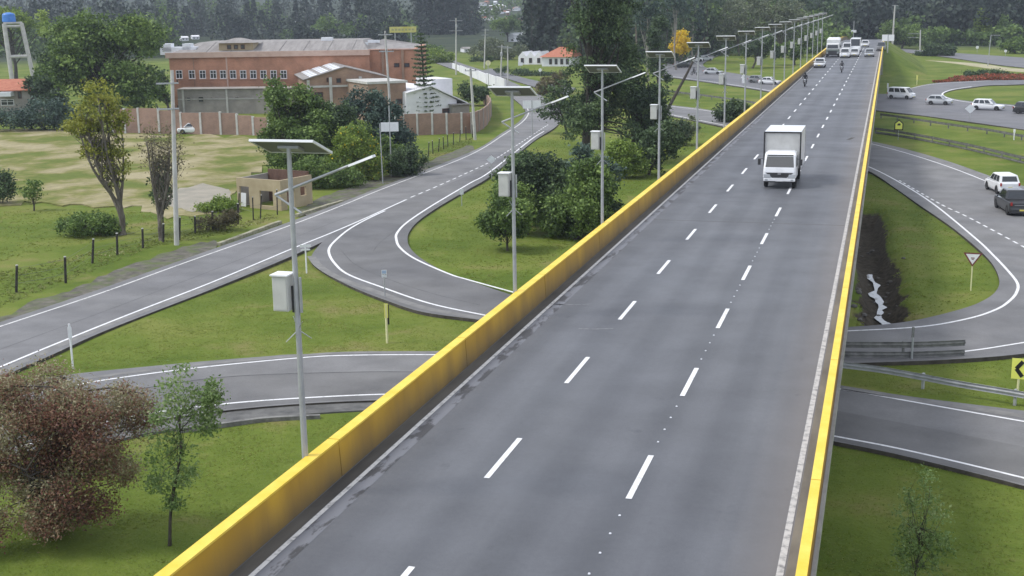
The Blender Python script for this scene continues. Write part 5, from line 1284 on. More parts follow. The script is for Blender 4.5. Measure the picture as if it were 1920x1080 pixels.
# ---- small roofless ruin beside the service road
F6 = Facade((446, 388), (528, 395), 'roofless_ruin', 'small roofless tan hut with open doorways beside the service road', 'hut')
W6 = F6.w; h6 = F6.px(486, 336)[1]; d6 = 4.0
def wall_open(length, h, openings, name, t=.2):
    """wall along +x with door or window openings, one mesh of butted blocks"""
    mb = MB(); xs = [0] + [v for a, b, _, _ in openings for v in (a, b)] + [length]
    for i in range(0, len(xs), 2): mb.box(((xs[i] + xs[i + 1]) / 2, t / 2, h / 2 - .1), (xs[i + 1] - xs[i], t, h + .2))
    for a, b, z0, z1 in openings:
        if z0 > 0: mb.box(((a + b) / 2, t / 2, z0 / 2 - .1), (b - a, t, z0 + .2))
        if z1 < h: mb.box(((a + b) / 2, t / 2, (z1 + h) / 2), (b - a, t, h - z1))
    return mb
wall_open(W6, h6, [(W6 * .06, W6 * .28, 0, h6 * .72), (W6 * .52, W6 * .82, h6 * .12, h6 * .62)], '').build('front_wall', M['tanwall'], F6.o)
q = wall_open(d6, h6, [(d6 * .15, d6 * .4, 0, h6 * .62), (d6 * .6, d6 * .8, h6 * .35, h6 * .65)], '').build('side_wall', M['tanwall'], F6.o); q.location = (W6 + .002, .2, 0); q.rotation_euler = (0, 0, rad(90)); 
q = wall_open(d6, h6 * .98, [], '').build('side_wall', M['greywall'], F6.o); q.location = (.198, .202, 0); q.rotation_euler = (0, 0, rad(90))
q = wall_open(W6 - .41, h6 * 1.12, [], '').build('rear_wall', mat('dark brown brick', (.09, .05, .035), (.16, .09, .065), 1.5, .95), F6.o); q.location = (.2, d6 - .1, 0)  # rear wall in a darker brown than the other walls
MB().box((W6 * .5, d6 * .6, h6 * .55), (W6 * .4, .5, .08)).build('fallen_sheet', M['sky_sheet'], F6.o)
MB().hexa([(W6 * .08, -.02, .1), (W6 * .2, -.05, .1), (W6 * .2, -.03, .1), (W6 * .08, 0, .1)], [(W6 * .1, -.04, h6 * .5), (W6 * .22, -.06, h6 * .5), (W6 * .22, -.04, h6 * .5), (W6 * .1, -.02, h6 * .5)]).build('door_sheet', M['white'], F6.o)

# ---- water tower
Bt = G(52, 196); s_ = scale_at(Bt); wt = thing('water_tower', 'tall concrete water tower frame with a blue tank on top', 'water tower', (Bt[0], Bt[1], 0), face_cam(Bt))
ht = V(40, 44, Bt)[2]; hw0, hw1 = 21 / s_, 15 / s_
for sx in (-1, 1):
    for sy in (-1, 1): MB().tube([(sx * hw0, sy * hw0, -.3), (sx * hw1 - 1.2, sy * hw1, ht)], .38, 8).build('leg', M['concrete_pale'], wt)
for f in (.25, .6, .97):
    hh = hw0 + (hw1 - hw0) * f; xo = -1.2 * f
    for a, b in (((-hh, -hh), (hh, -hh)), ((hh, -hh), (hh, hh)), ((hh, hh), (-hh, hh)), ((-hh, hh), (-hh, -hh))):
        MB().tube([(a[0] + xo, a[1], ht * f), (b[0] + xo, b[1], ht * f)], .26, 6).build('tie_beam', M['concrete_pale'], wt)
pl_ = MB().box((-1.2, 0, ht + .15), (hw1 * 2.2, hw1 * 2.2, .3)).build('platform', M['concrete_pale'], wt)
MB().lathe((-1.2 - .6, 0, ht + .3), [(1.15, 0), (1.2, .2), (1.1, 1.3), (.95, 1.5), (.3, 1.7)], 18).build('tank', M['blue'], wt, smooth=False)

# ---- old house at the left edge
F7 = Facade((-60, 216), (58, 214), 'old_house', 'old red roofed house with pale sheets at the left edge', 'house')
x0, z0 = F7.px(-60, 172); x1, z1 = F7.px(56, 172); F7.box('wall', x0, x1, 0, 8, -.2, z0, M['greywall'])
zr7 = F7.px(0, 150, 4)[1]
MB().hexa([(x0 - .3, -.5, z0 + .005), (x1 + .3, -.5, z0 + .005), (x1 + .3, 4, zr7), (x0 - .3, 4, zr7)], [(x0 - .3, -.5, z0 + .15), (x1 + .3, -.5, z0 + .15), (x1 + .3, 4, zr7 + .15), (x0 - .3, 4, zr7 + .15)]).build('roof', M['roof_red'], F7.o)
F7.box('awning', F7.px(5, 180)[0], F7.px(27, 180)[0], -1.6, -.006, F7.px(5, 180)[1], F7.px(5, 172)[1], M['sky_sheet'])
x, z = F7.px(37, 178); window(F7, x, z, .6, 1.2, M['frame_dark'], mull=False, sill=False)
x, z = F7.px(14, 192); window(F7, x, z, 2.2, 1.0, M['plaster'], sill=False)

# ---- white gabled houses and red roofed house in the middle distance
F8 = Facade((972, 121), (1018, 121), 'white_row_house', 'row of three small white gables in the middle distance', 'house')
h8 = F8.px(990, 106)[1]; a8 = F8.px(990, 97)[1]
for k in range(3):
    x0, x1 = F8.w * k / 3, F8.w * (k + 1) / 3 - .02; xm = (x0 + x1) / 2; pts = [(x0, -.2), (x1, -.2), (x1, h8), (xm, a8), (x0, h8)]
    MB().add([(x, 0, z) for x, z in pts] + [(x, 9, z) for x, z in pts], [(0, 1, 2, 3, 4), (9, 8, 7, 6, 5), (0, 5, 6, 1), (1, 6, 7, 2), (2, 7, 8, 3), (3, 8, 9, 4), (4, 9, 5, 0)]).build('gable', M['plaster'], F8.o)
    window(F8, xm, h8 * .5, .9, 1.4, M['frame_dark'], mull=False, sill=False)
F9 = Facade((1016, 124), (1071, 124), 'red_roof_house', 'white house with a red tiled roof at the foot of the dark trees', 'house')
h9 = F9.px(1040, 107)[1]; a9 = F9.px(1040, 88, 5)[1]; F9.box('wall', 0, F9.w, 0, 9, -.2, h9, M['plaster'])
MB().add([(-.6, -.6, h9), (F9.w + .6, -.6, h9), (F9.w + .6, 9.6, h9), (-.6, 9.6, h9), (F9.w * .45, 4.5, a9), (F9.w * .95, 4.5, a9)], [(0, 1, 5, 4), (1, 2, 5), (2, 3, 4, 5), (3, 0, 4), (3, 2, 1, 0)]).build('roof', M['roof_red'], F9.o)
for k in range(4): window(F9, F9.w * (.3 + .19 * k), h9 * .5, .8, 1.5, M['frame_dark'], mull=False, sill=False)
# ---- yellow billboard
Bb = G(757, 104); bb = thing('billboard', 'long yellow billboard on legs above the brick building wing', 'billboard', (Bb[0], Bb[1], 0), face_cam(Bb))
z0 = V(757, 61, Bb)[2]; z1 = V(757, 50, Bb)[2]; sb = scale_at(Bb); wb = 50 / sb
MB().box((0, 0, (z0 + z1) / 2), (wb, .3, z1 - z0)).build('board', mat('billboard yellow', (.55, .48, .08), (.62, .56, .2), .8, .6), bb)
for s in (-.3, .3): MB().tube([(s * wb, .2, -.2), (s * wb, .2, z0)], .18, 8).build('leg', M['steel'], bb)
rb = random.Random(3)
for k in range(7): MB().box((-wb * .38 + k * wb * .125, -.16, (z0 + z1) / 2), (wb * .08, .02, (z1 - z0) * rb.uniform(.25, .4))).build('print_mark', mat('billboard print', (.35, .34, .16), rough=.6), bb)
# ---- white shed block beyond the poles, town on the slope
def far_house(name, label, x, y, wpx, hpx, wall, roof, group=None, dep=7.0):
    B = G(x, y); B = np.array([B[0], B[1], float(height(B[0], B[1]))])
    # walk along the ray until it meets the slope
    d = ray(x, y); t = 300.0
    while t < 2500 and (CAM + d * t)[2] > height(*(CAM + d * t)[:2]): t += 4
    B = CAM + d * t; s = scale_at(B); w_, h_ = wpx / s, hpx / s
    o = thing(name, label, 'house', B, face_cam(B) + random.Random(int(x * 7 + y)).uniform(-.5, .5), group)
    MB().box((0, 0, h_ * .35 - .5), (w_, dep, h_ * .7 + 1)).build('wall', wall, o)
    z = h_ * .7; MB().add([(-w_ * .55, -dep * .55, z), (w_ * .55, -dep * .55, z), (w_ * .55, dep * .55, z), (-w_ * .55, dep * .55, z), (-w_ * .55, 0, h_), (w_ * .55, 0, h_)], [(0, 1, 5, 4), (1, 2, 5), (2, 3, 4, 5), (3, 0, 4), (3, 2, 1, 0)]).build('roof', roof, o)
    for k in (-.25, .25): MB().box((k * w_, -dep / 2 - .02, h_ * .35), (w_ * .16, .06, h_ * .25)).build('window', M['pane'], o)
    return o
far_house('white_house', 'boxy white house among bushes beyond the far poles', 970, 78, 24, 17, M['plaster'], M['plaster'])
far_house('white_house', 'small white shed in the green field beyond the boundary wall', 874, 98, 14, 10, M['plaster'], M['roof_grey'])
rt_ = random.Random(11)
for k in range(34):
    x = rt_.uniform(884, 1000); y = rt_.uniform(6, 42)
    far_house('town_house', 'small pale house of the town on the far hillside', x, y, rt_.uniform(5, 10), rt_.uniform(4, 8), M['plaster'] if rt_.random() < .75 else M['brick_tan'], rt_.choice([M['roof_red'], M['roof_grey'], M['plaster'], M['plaster']]), 'houses of the hillside town')
for k, (x, y) in enumerate(((322, 60), (345, 76), (366, 74), (540, 50), (552, 48), (1722, 6), (1698, 22))):
    far_house('woodland_house', ['white roofed hut in the dark wood above the roof lights', 'low white hut just over the brick building roof lights', 'small white hut left of the cupola', 'pale house in the wood above the brick building', 'smaller pale house in the wood above the brick building', 'pale house high in the wooded hill at the upper right', 'lower pale house in the wooded hill at the upper right'][k], x, y, 13, 8, M['plaster'], M['plaster'])
# ------------------------------------------------------------------ vegetation
LM = {}
M['pale_bark'] = mat('pale bark', (.22, .2, .17), (.36, .33, .29), 3, .9, stretch=(1, 1, .2))
LM['green'] = leaf_mat('green leaves', [(0.000, (0.040, 0.071, 0.022)), (0.500, (0.115, 0.186, 0.047)), (1.000, (0.277, 0.378, 0.101))])
LM['dark'] = leaf_mat('dark leaves', [(0.000, (0.024, 0.043, 0.024)), (0.500, (0.068, 0.110, 0.049)), (1.000, (0.184, 0.262, 0.108))])
LM['bluegreen'] = leaf_mat('blue green leaves', [(0.000, (0.025, 0.047, 0.040)), (0.500, (0.064, 0.106, 0.084)), (1.000, (0.145, 0.208, 0.145))], .15)
LM['bright'] = leaf_mat('bright leaves', [(0.000, (0.076, 0.130, 0.023)), (0.500, (0.182, 0.265, 0.049)), (1.000, (0.359, 0.448, 0.089))])
LM['yellowgreen'] = leaf_mat('yellow green leaves', [(0.000, (0.097, 0.121, 0.020)), (0.500, (0.264, 0.284, 0.047)), (1.000, (0.449, 0.436, 0.092))])
LM['red'] = leaf_mat('reddish brown leaves', [(0, (.11, .06, .045)), (.28, (.26, .115, .085)), (.5, (.3, .2, .13)), (.72, (.24, .25, .12)), (1, (.5, .44, .3))], .35)
LM['sapling'] = leaf_mat('sapling leaves', [(0, (.1, .16, .045)), (.5, (.22, .32, .11)), (1, (.42, .48, .24))], .4)
LM['yellowflower'] = leaf_mat('yellow blossom', [(0, (.6, .4, .012)), (.5, (.85, .62, .02)), (1, (.92, .76, .08))], .3)
LM['pale'] = leaf_mat('pale willow leaves', [(0.000, (0.069, 0.092, 0.052)), (0.500, (0.149, 0.178, 0.098)), (1.000, (0.276, 0.299, 0.196))])
LM['redflower'] = leaf_mat('red bedding flowers', [(0, (.08, .1, .03)), (.4, (.22, .07, .035)), (.75, (.4, .09, .05)), (1, (.48, .17, .1))])
LM['bare'] = leaf_mat('dry twig leaves', [(0.000, (0.084, 0.072, 0.042)), (0.600, (0.180, 0.156, 0.084)), (1.000, (0.240, 0.240, 0.096))])
LM['wood'] = leaf_mat('far dark leaves', [(0, (0.016, 0.026, 0.020)), (.5, (0.033, 0.051, 0.037)), (1, (0.084, 0.112, 0.070))], .1)
LM['grass'] = leaf_mat('grass blades', [(0, (.12, .165, .025)), (.5, (.19, .235, .04)), (.8, (.28, .29, .08)), (1, (.4, .34, .16))], .5)
LM['weed'] = leaf_mat('tall weeds', [(0, (0.065, 0.104, 0.019)), (.5, (0.156, 0.195, 0.039)), (.8, (0.286, 0.273, 0.091)), (1, (0.520, 0.494, 0.325))], .3)

def leaves(rng, C, size, up=.35, stretch=1.5):
    """diamond leaves at centres C, random directions"""
    n = len(C); d = rng.normal(size=(n, 3)); d[:, 2] *= .8; d /= np.linalg.norm(d, axis=1)[:, None]
    u = rng.normal(size=(n, 3)); u[:, 2] += up * 2; s = np.cross(d, u); s /= (np.linalg.norm(s, axis=1)[:, None] + 1e-9)
    L = size * rng.uniform(.6, 1.35, (n, 1)); W = L / stretch
    nrm = np.cross(s, d)
    a = C - d * L * .5; b = C + s * W * .5 + nrm * W * .12; c = C + d * L * .5 - nrm * L * .08; e = C - s * W * .5 + nrm * W * .12
    return np.stack([a, b, c, e], 1)

def make_tree(name, label, cat, B, ells, leafmat, n, size, seed, trunk_r=.18, bark='bark', clump=.5, per=26, group=None, trunks=1, spread=.3,
              limb=40, lean=(0, 0), accents=None, shell=.55, stretch=1.5, trunk_top=.65, tint_spread=.2, fork=0.0, limb_from=.33, zone=.14, billow=0, twig=.14, skirt=.5):
    """B: foot; ells: list of (dx, dy, z, rx, ry, rz, weight) relative to the foot"""
    rng = np.random.default_rng(seed); B = np.asarray(B, float)
    o = thing(name, label, cat, B, 0, group)
    E = np.array([e[:6] for e in ells]); wts = np.array([e[6] if len(e) > 6 else e[3] * e[5] * e[4] for e in ells]) ** .85; wts = wts / wts.sum()
    nc = max(6, n // per)
    which = rng.choice(len(E), nc, p=wts)
    dr = rng.normal(size=(nc, 3)); dr /= np.linalg.norm(dr, axis=1)[:, None]
    rr = rng.random(nc) ** (1 / 3); rr = shell + (1 - shell) * rr
    rr *= 1 + .10 * rng.normal(size=nc)
    C = E[which, :3] + dr * rr[:, None] * E[which, 3:6]
    if billow:
        # boughs: leaf clumps gather on the outside of many smaller rounded masses
        bw = rng.choice(len(E), billow, p=wts); bd = rng.normal(size=(billow, 3)); bd[:, 2] = np.abs(bd[:, 2]) * .9 - skirt; bd /= np.linalg.norm(bd, axis=1)[:, None]
        bc = E[bw, :3] + bd * E[bw, 3:6] * rng.uniform(.45, .95, (billow, 1)); br_ = E[bw, 3:6] * rng.uniform(.28, .5, (billow, 1))
        wb = (br_[:, 0] * br_[:, 2]); wb /= wb.sum(); k = rng.choice(billow, nc, p=wb)
        dd = rng.normal(size=(nc, 3)); dd[:, 2] += .55; dd /= np.linalg.norm(dd, axis=1)[:, None]
        C = bc[k] + dd * br_[k] * rng.uniform(.7, 1.08, (nc, 1)); bt = rng.normal(0, .12, billow)[k]
    else: bt = 0
    C[:, 2] = np.maximum(C[:, 2], .25)
    csz = clump * rng.uniform(.55, 1.35, nc)
    cnt = np.maximum(4, (per * (csz / clump) ** 2 * rng.uniform(.5, 1.4, nc)).astype(int))
    idx = np.repeat(np.arange(nc), cnt)
    off = rng.normal(size=(len(idx), 3)) * np.array([.5, .5, .36]) * csz[idx][:, None]
    P = C[idx] + off
    P[:, 2] = np.maximum(P[:, 2], .1)
    ct = .5 + bt + rng.normal(0, tint_spread * .7, nc) + zone * (np.sin(C[:, 0] * 1.1 + 1.3 * np.sin(C[:, 2] * 1.2) + seed) * np.sin(C[:, 2] * 1.4 + C[:, 1] * .9) + .35 * (C[:, 2] - C[:, 2].mean()) / (np.ptp(C[:, 2]) + .1)); tint = np.clip(ct[idx] + rng.normal(0, .13, len(idx)), 0, 1)
    quads_mesh('crown', leaves(rng, P, size, stretch=stretch), leafmat, tint, o)
    if accents:
        am, frac, asz = accents; k = int(len(P) * frac); sel = rng.choice(len(P), k)
        quads_mesh('blossom', leaves(rng, P[sel] + rng.normal(size=(k, 3)) * .1, asz), am, rng.random(k), o)
    # trunk and limbs
    mb = MB(); zc = (E[:, 2] * wts).sum(); xc = (E[:, 0] * wts).sum(); yc = (E[:, 1] * wts).sum()
    tops = []
    for k in range(trunks):
        a = 2 * math.pi * k / trunks + rng.random(); sp = spread if trunks > 1 else 0
        foot = np.array([math.cos(a) * trunk_r * .8 * (trunks > 1), math.sin(a) * trunk_r * .8 * (trunks > 1), -.25])
        top = np.array([xc * .8 + lean[0] + math.cos(a) * sp, yc * .8 + lean[1] + math.sin(a) * sp, zc * trunk_top * 1.3])
        if fork and trunks > 1:
            fk = np.array([rng.normal() * .08, rng.normal() * .08, fork * zc]); foot = np.array([foot[0] * .4, foot[1] * .4, -.25])
            near = C[np.argsort(np.linalg.norm((C - top)[:, :2], axis=1))[:12]]; tp = near[rng.integers(len(near))]; top = np.array([tp[0], tp[1], max(tp[2], zc * .9)])
            mid = fk * .5 + top * .5 + np.array([(top[0] - fk[0]) * .18, (top[1] - fk[1]) * .18, 0])
            pts = smooth_line([foot, fk, mid, top], 4); rs = np.linspace(trunk_r / (trunks ** .35), trunk_r * .12, len(pts)); rs[0] *= 1.3
            mb.tube(pts, list(rs), 7); tops.append(pts); continue
        m1 = foot * .65 + top * .35 + rng.normal(size=3) * np.array([.06, .06, 0]) * zc * .3; m2 = foot * .3 + top * .7 + rng.normal(size=3) * np.array([.06, .06, 0]) * zc * .3
        pts = smooth_line([foot, m1, m2, top], 3); rs = np.linspace(trunk_r / (trunks ** .4), trunk_r * .35 / (trunks ** .4), len(pts)); rs[0] *= 1.35
        mb.tube(pts, list(rs), 8); tops.append(pts)
    for k in rng.choice(nc, min(limb, nc), replace=False):
        pts = tops[rng.integers(len(tops))]; i = rng.integers(int(len(pts) * limb_from), len(pts)); st = np.asarray(pts[i]); en = C[k]
        if en[2] < st[2] - 1.5: st = np.asarray(pts[max(1, int(len(pts) * max(.25, limb_from)))])
        md = st * .5 + en * .5 + np.array([0, 0, .08 * np.linalg.norm(en - st)]) + rng.normal(size=3) * .06 * np.linalg.norm(en - st)
        r0 = trunk_r * rng.uniform(twig, twig * 2.4); mb.tube([st, md, en], [r0, r0 * .6, r0 * .18], 5, caps=False)
    mb.build('trunk', M[bark], o, smooth=True)
    return o
def px_tree(name, label, base, ells_px, leafmat, n, size, seed, cat='tree', z=None, **k):
    """ellipses measured on the photograph: (cx, cy, rx, ry[, depth offset m[, weight]])"""
    B = G(*base); B[2] = float(height(B[0], B[1])); s = scale_at(B); E = []
    for e in ells_px:
        p = V(e[0], e[1], B); d = e[4] if len(e) > 4 else 0.0
        c = p - B + FH * d; rx, rz = e[2] / s, e[3] / s
        E.append((c[0], c[1], c[2], rx, rx * .95, rz) + ((e[5],) if len(e) > 5 else ()))
    return make_tree(name, label, cat, B, E, leafmat, n, size, seed, **k)

# near trees
rt_e = []
_r = random.Random(4)
for (cx, cy) in ((30, 725), (140, 735), (215, 770), (100, 800), (30, 830), (-60, 800), (-20, 850), (-50, 900), (0, 740), (35, 770), (70, 730), (110, 765), (60, 810), (140, 790), (170, 760), (200, 800), (225, 845), (180, 850), (120, 850), (20, 880), (80, 890), (150, 900), (215, 900), (180, 940), (110, 945), (50, 940), (0, 950), (240, 790), (90, 980)):
    rt_e.append((cx, cy, _r.uniform(36, 54), _r.uniform(26, 38), _r.uniform(-1.4, 1.4)))
px_tree('red_leaved_tree', 'broad reddish brown tree in the lower left corner', (100, 1004), rt_e, LM['red'], 80000, .105, 1, trunk_r=.15, bark='bark_dark', trunks=4, spread=1.2, clump=.40, per=26, limb=110, zone=.32, shell=.2, tint_spread=.26, stretch=2.2, fork=.25)
px_tree('sapling', 'slender grey green sapling between the red tree and the yellow parapet', (317, 1022), [(338, 705, 26, 24, 0), (325, 735, 32, 26, 0), (350, 745, 30, 26, 0), (305, 775, 26, 26, .1), (345, 785, 36, 22, 0), (396, 735, 26, 22, 0, .35), (392, 770, 22, 26, 0, .25), (296, 815, 22, 26, -.1), (325, 820, 22, 20, 0), (300, 860, 28, 24, 0), (340, 850, 26, 22, .1), (345, 890, 24, 20, 0, .2), (305, 905, 26, 22, 0, .2), (325, 940, 18, 16, 0, .1), (388, 806, 18, 12, 0, .08)], LM['sapling'], 6500, .115, 2, trunk_r=.06, bark='bark_dark', clump=.24, per=16, limb=26, shell=.2, stretch=2.0, trunk_top=.85, tint_spread=.2, limb_from=.55, zone=.2)
px_tree('sapling', 'thin sparse sapling on the lawn in the lower right', (1712, 1110), [(1740, 895, 22, 18, 0), (1725, 930, 28, 22, 0), (1700, 960, 24, 24, 0), (1755, 960, 24, 24, 0), (1715, 1005, 36, 26, 0), (1752, 1020, 30, 28, 0), (1700, 1050, 30, 24, 0), (1745, 1065, 26, 20, 0)], LM['sapling'], 3000, .10, 3, trunk_r=.04, bark='bark_dark', clump=.2, per=10, limb=60, shell=.2, stretch=1.9, trunk_top=.8, tint_spread=.2)
# shrubbery in the loop island
px_tree('shrub_tree', 'small bright rounded tree in front of the loop island shrubbery', (952, 470), [(948, 418, 40, 36, 0), (935, 400, 24, 22, 0), (972, 430, 26, 24, 0)], LM['green'], 8125, .22, 4, trunk_r=.1, clump=.42, per=26, group=None, bark='bark_dark', billow=15, skirt=.6)
px_tree('shrub_tree', 'broad dark green tree at the heart of the loop island shrubbery', (1025, 428), [(1010, 330, 52, 45, 0), (980, 365, 48, 45, 0), (1040, 360, 55, 50, 0), (1020, 395, 50, 34, -.4), (965, 340, 30, 30, .5)], LM['dark'], 18750, .24, 5, trunk_r=.16, bark='bark_dark', trunks=3, clump=.55, per=30, billow=35, skirt=.6)
px_tree('shrub_tree', 'dark leafy tree behind the third lamp post in the loop island', (1080, 448), [(1080, 395, 52, 48, 0), (1105, 350, 45, 48, .6), (1060, 420, 40, 26, -.5), (1120, 410, 36, 36, 0)], LM['green'], 15000, .22, 6, trunk_r=.15, bark='bark_dark', trunks=3, clump=.5, per=28, billow=28, skirt=.6)
px_tree('shrub_tree', 'grey green tall shrub at the rear of the loop island', (1090, 400), [(1075, 310, 40, 34, 0), (1115, 325, 42, 42, 0), (1135, 370, 32, 40, 0)], LM['bluegreen'], 10000, .26, 7, trunk_r=.14, bark='bark_dark', trunks=2, clump=.55, per=28, billow=18, skirt=.6)
px_tree('shrub_tree', 'leafy grey green shrub filling the left of the loop island shrubbery', (985, 440), [(985, 385, 40, 30, 0), (960, 360, 34, 26, 0), (1010, 410, 44, 26, 0), (1035, 415, 36, 22, -.4), (940, 345, 24, 20, .6)], LM['green'], 11000, .22, 37, trunk_r=.12, bark='bark_dark', trunks=3, clump=.48, per=28, billow=30, skirt=.7)
px_tree('shrub_tree', 'low dark shrub filling the right of the loop island shrubbery', (1115, 440), [(1100, 405, 40, 28, 0), (1135, 395, 30, 32, 0), (1060, 395, 34, 28, 0), (1140, 350, 22, 30, .6)], LM['dark'], 10000, .22, 38, trunk_r=.12, bark='bark_dark', trunks=3, clump=.48, per=28, billow=28, skirt=.7)
px_tree('bush', 'bright green rounded bush right of the third lamp post', (1172, 334), [(1170, 297, 32, 30, 0), (1155, 285, 18, 16, 0), (1188, 310, 20, 18, 0)], LM['bright'], 5500, .26, 8, cat='bush', trunk_r=.1, trunks=3, clump=.5, per=26, bark='bark_dark')
px_tree('bush', 'low dark bush beside the fourth lamp post', (1215, 328), [(1215, 292, 30, 28, 0), (1240, 270, 34, 30, .8), (1265, 255, 26, 26, 1)], LM['dark'], 5500, .3, 9, cat='bush', trunk_r=.1, trunks=3, clump=.55, per=26, bark='bark_dark')
px_tree('bush', 'dry yellowish scrub bush above the parapet past the fourth lamp', (1285, 272), [(1280, 245, 26, 18, 0), (1300, 236, 18, 14, 0)], LM['pale'], 2200, .26, 10, cat='bush', trunk_r=.06, trunks=3, clump=.45, per=20)
px_tree('bush', 'round dark reddish bush beside the side road', (1370, 230), [(1362, 210, 20, 18, 0), (1382, 206, 18, 18, 0)], LM['dark'], 4000, .35, 11, cat='bush', trunk_r=.12, trunks=2, clump=.6, per=26, bark='bark_dark')
# large dark trees in the middle
px_tree('broad_tree', 'huge dark tree in the centre reaching above the frame', (1096, 306), [(1100, 220, 46, 46, 0), (1145, 150, 52, 46, 1), (1105, 140, 36, 40, 0), (1120, 70, 40, 44, 0), (1150, 30, 46, 44, 1), (1095, 30, 34, 40, -1), (1062, 195, 28, 24, -1), (1155, 230, 46, 36, 0), (1110, -30, 50, 40, 0), (1175, 100, 26, 40, 0), (1080, 85, 20, 30, 0)], LM['dark'], 47600, .27, 12, trunk_r=.55, bark='bark_dark', clump=.62, per=24, limb=120, shell=.45, trunk_top=.8, tint_spread=.26, billow=92)
px_tree('broad_tree', 'dark spreading tree right of the huge central tree', (1188, 300), [(1190, 200, 50, 60, 0), (1215, 250, 40, 36, 0), (1170, 150, 40, 50, 1), (1232, 215, 22, 30, 0)], LM['dark'], 17000, .34, 13, trunk_r=.35, bark='bark_dark', trunks=2, clump=.85, per=30, limb=60, billow=24)
px_tree('overhanging_tree', 'loose dark branches hanging over the service road bend', (1064, 250), [(1040, 192, 26, 14, 0), (1028, 210, 22, 12, 0), (1052, 165, 22, 18, 0), (1060, 215, 22, 22, 0), (1022, 165, 14, 8, 0, .1)], LM['dark'], 2600, .34, 14, trunk_r=.2, bark='bark_dark', clump=.55, per=14, limb=50, shell=.3)
# clump left of the service road
px_tree('broad_tree', 'tall willowy green tree in front of the warehouse', (548, 330), [(545, 185, 40, 36, 0), (540, 230, 48, 45, 0), (575, 220, 34, 48, 0), (520, 270, 26, 40, 0, 12), (560, 285, 55, 45, 0)], LM['green'], 20000, .3, 15, trunk_r=.28, bark='bark_dark', trunks=2, clump=.65, per=30, billow=37, skirt=.6)
px_tree('broad_tree', 'dark green tree in the middle of the roadside clump', (625, 326), [(620, 225, 38, 40, 0), (610, 260, 40, 40, 0), (645, 250, 32, 40, 0), (630, 295, 55, 34, 0)], LM['dark'], 16250, .3, 16, trunk_r=.25, bark='bark_dark', trunks=2, clump=.65, per=30, billow=30, skirt=.6)
px_tree('broad_tree', 'grey green tree behind the white rectangular board', (702, 312), [(690, 205, 34, 32, 0), (715, 220, 34, 38, 0), (700, 255, 52, 42, 0), (745, 262, 30, 40, 0), (760, 290, 28, 34, 0)], LM['bluegreen'], 17500, .3, 17, trunk_r=.25, bark='bark_dark', trunks=2, clump=.65, per=30, billow=34, skirt=.6)
px_tree('broad_tree', 'mid green tree filling the roadside clump behind the nearest lamp panel', (590, 334), [(585, 250, 34, 36, 0), (600, 290, 44, 36, 0), (560, 300, 40, 30, 0), (525, 300, 22, 26, 0)], LM['green'], 13750, .26, 35, trunk_r=.2, bark='bark_dark', trunks=2, clump=.55, per=28, billow=25, skirt=.6)
px_tree('broad_tree', 'grey green leaning tree between the warehouse clump trees', (660, 322), [(655, 232, 26, 28, 0), (668, 262, 34, 30, 0), (730, 290, 30, 34, 0), (640, 285, 30, 30, 0)], LM['green'], 11250, .26, 36, trunk_r=.2, bark='bark_dark', trunks=2, clump=.55, per=28, billow=20, skirt=.6)
px_tree('flowering_shrub', 'bright green shrub dotted with yellow blossom beside the service road', (668, 338), [(660, 265, 34, 28, 0), (680, 290, 38, 30, 0), (645, 300, 34, 28, 0), (690, 315, 30, 20, 0)], LM['bright'], 9000, .24, 18, cat='shrub', trunk_r=.12, trunks=3, clump=.5, per=28, accents=(LM['yellowflower'], .03, .24))
px_tree('shrub', 'low grey green shrub behind the nearest lamp arm', (600, 352), [(585, 320, 36, 26, 0), (620, 330, 38, 22, 0), (655, 330, 30, 20, 0), (560, 325, 22, 22, 0)], LM['green'], 8000, .22, 19, cat='shrub', trunk_r=.1, trunks=3, clump=.45, per=28)
px_tree('shrub', 'dark low shrub at the foot of the white rectangular board', (762, 330), [(750, 305, 30, 26, 0), (775, 300, 22, 24, 0)], LM['dark'], 5000, .24, 20, cat='shrub', trunk_r=.1, trunks=3, clump=.45, per=26)
# paddock trees
px_tree('tall_tree', 'tall many stemmed tree with yellow green top in the paddock', (230, 440), [(185, 172, 30, 20, 0), (150, 208, 28, 26, 0), (182, 203, 38, 26, 0), (220, 192, 24, 24, 0), (155, 238, 34, 14, 0, 7), (215, 225, 24, 22, 0, 5), (180, 282, 30, 22, 0, 4), (225, 300, 16, 36, 0, 2.5), (205, 330, 14, 26, 0, 1.2)], LM['yellowgreen'], 6500, .22, 21, trunk_r=.36, bark='bark', trunks=6, spread=1.9, clump=.42, per=18, limb=110, shell=.3, trunk_top=.75, lean=(-.6, 0), fork=.24, limb_from=.5, twig=.06)
px_tree('bare_tree', 'nearly bare twiggy tree beside the concrete pole', (302, 452), [(300, 265, 34, 45, 0), (325, 290, 28, 48, 0), (282, 290, 22, 45, 0)], LM['bare'], 1300, .16, 22, trunk_r=.24, bark='bark', trunks=5, spread=1.2, clump=.5, per=7, limb=170, shell=.2, trunk_top=.7, fork=.2, limb_from=.45, twig=.05)
px_tree('ivy_growth', 'dark ivy clothing the stems of the bare tree', (303, 440), [(302, 365, 14, 34, -.3), (304, 320, 12, 20, -.3)], LM['dark'], 1700, .22, 23, cat='ivy', trunk_r=.1, trunks=2, bark='bark_dark', clump=.35, per=20, limb=10)
px_tree('bush', 'low dark green mound of brambles at the foot of the tall tree', (175, 440), [(165, 420, 48, 16, 0), (205, 425, 28, 14, 0), (130, 425, 22, 10, 0)], LM['green'], 6000, .2, 24, cat='bush', trunk_r=.05, trunks=3, clump=.4, per=26)
px_tree('bush', 'dark round bush cut off by the left edge', (2, 382), [(2, 350, 22, 26, 0)], LM['dark'], 3000, .22, 25, cat='bush', trunk_r=.1, trunks=2, clump=.45, per=24)
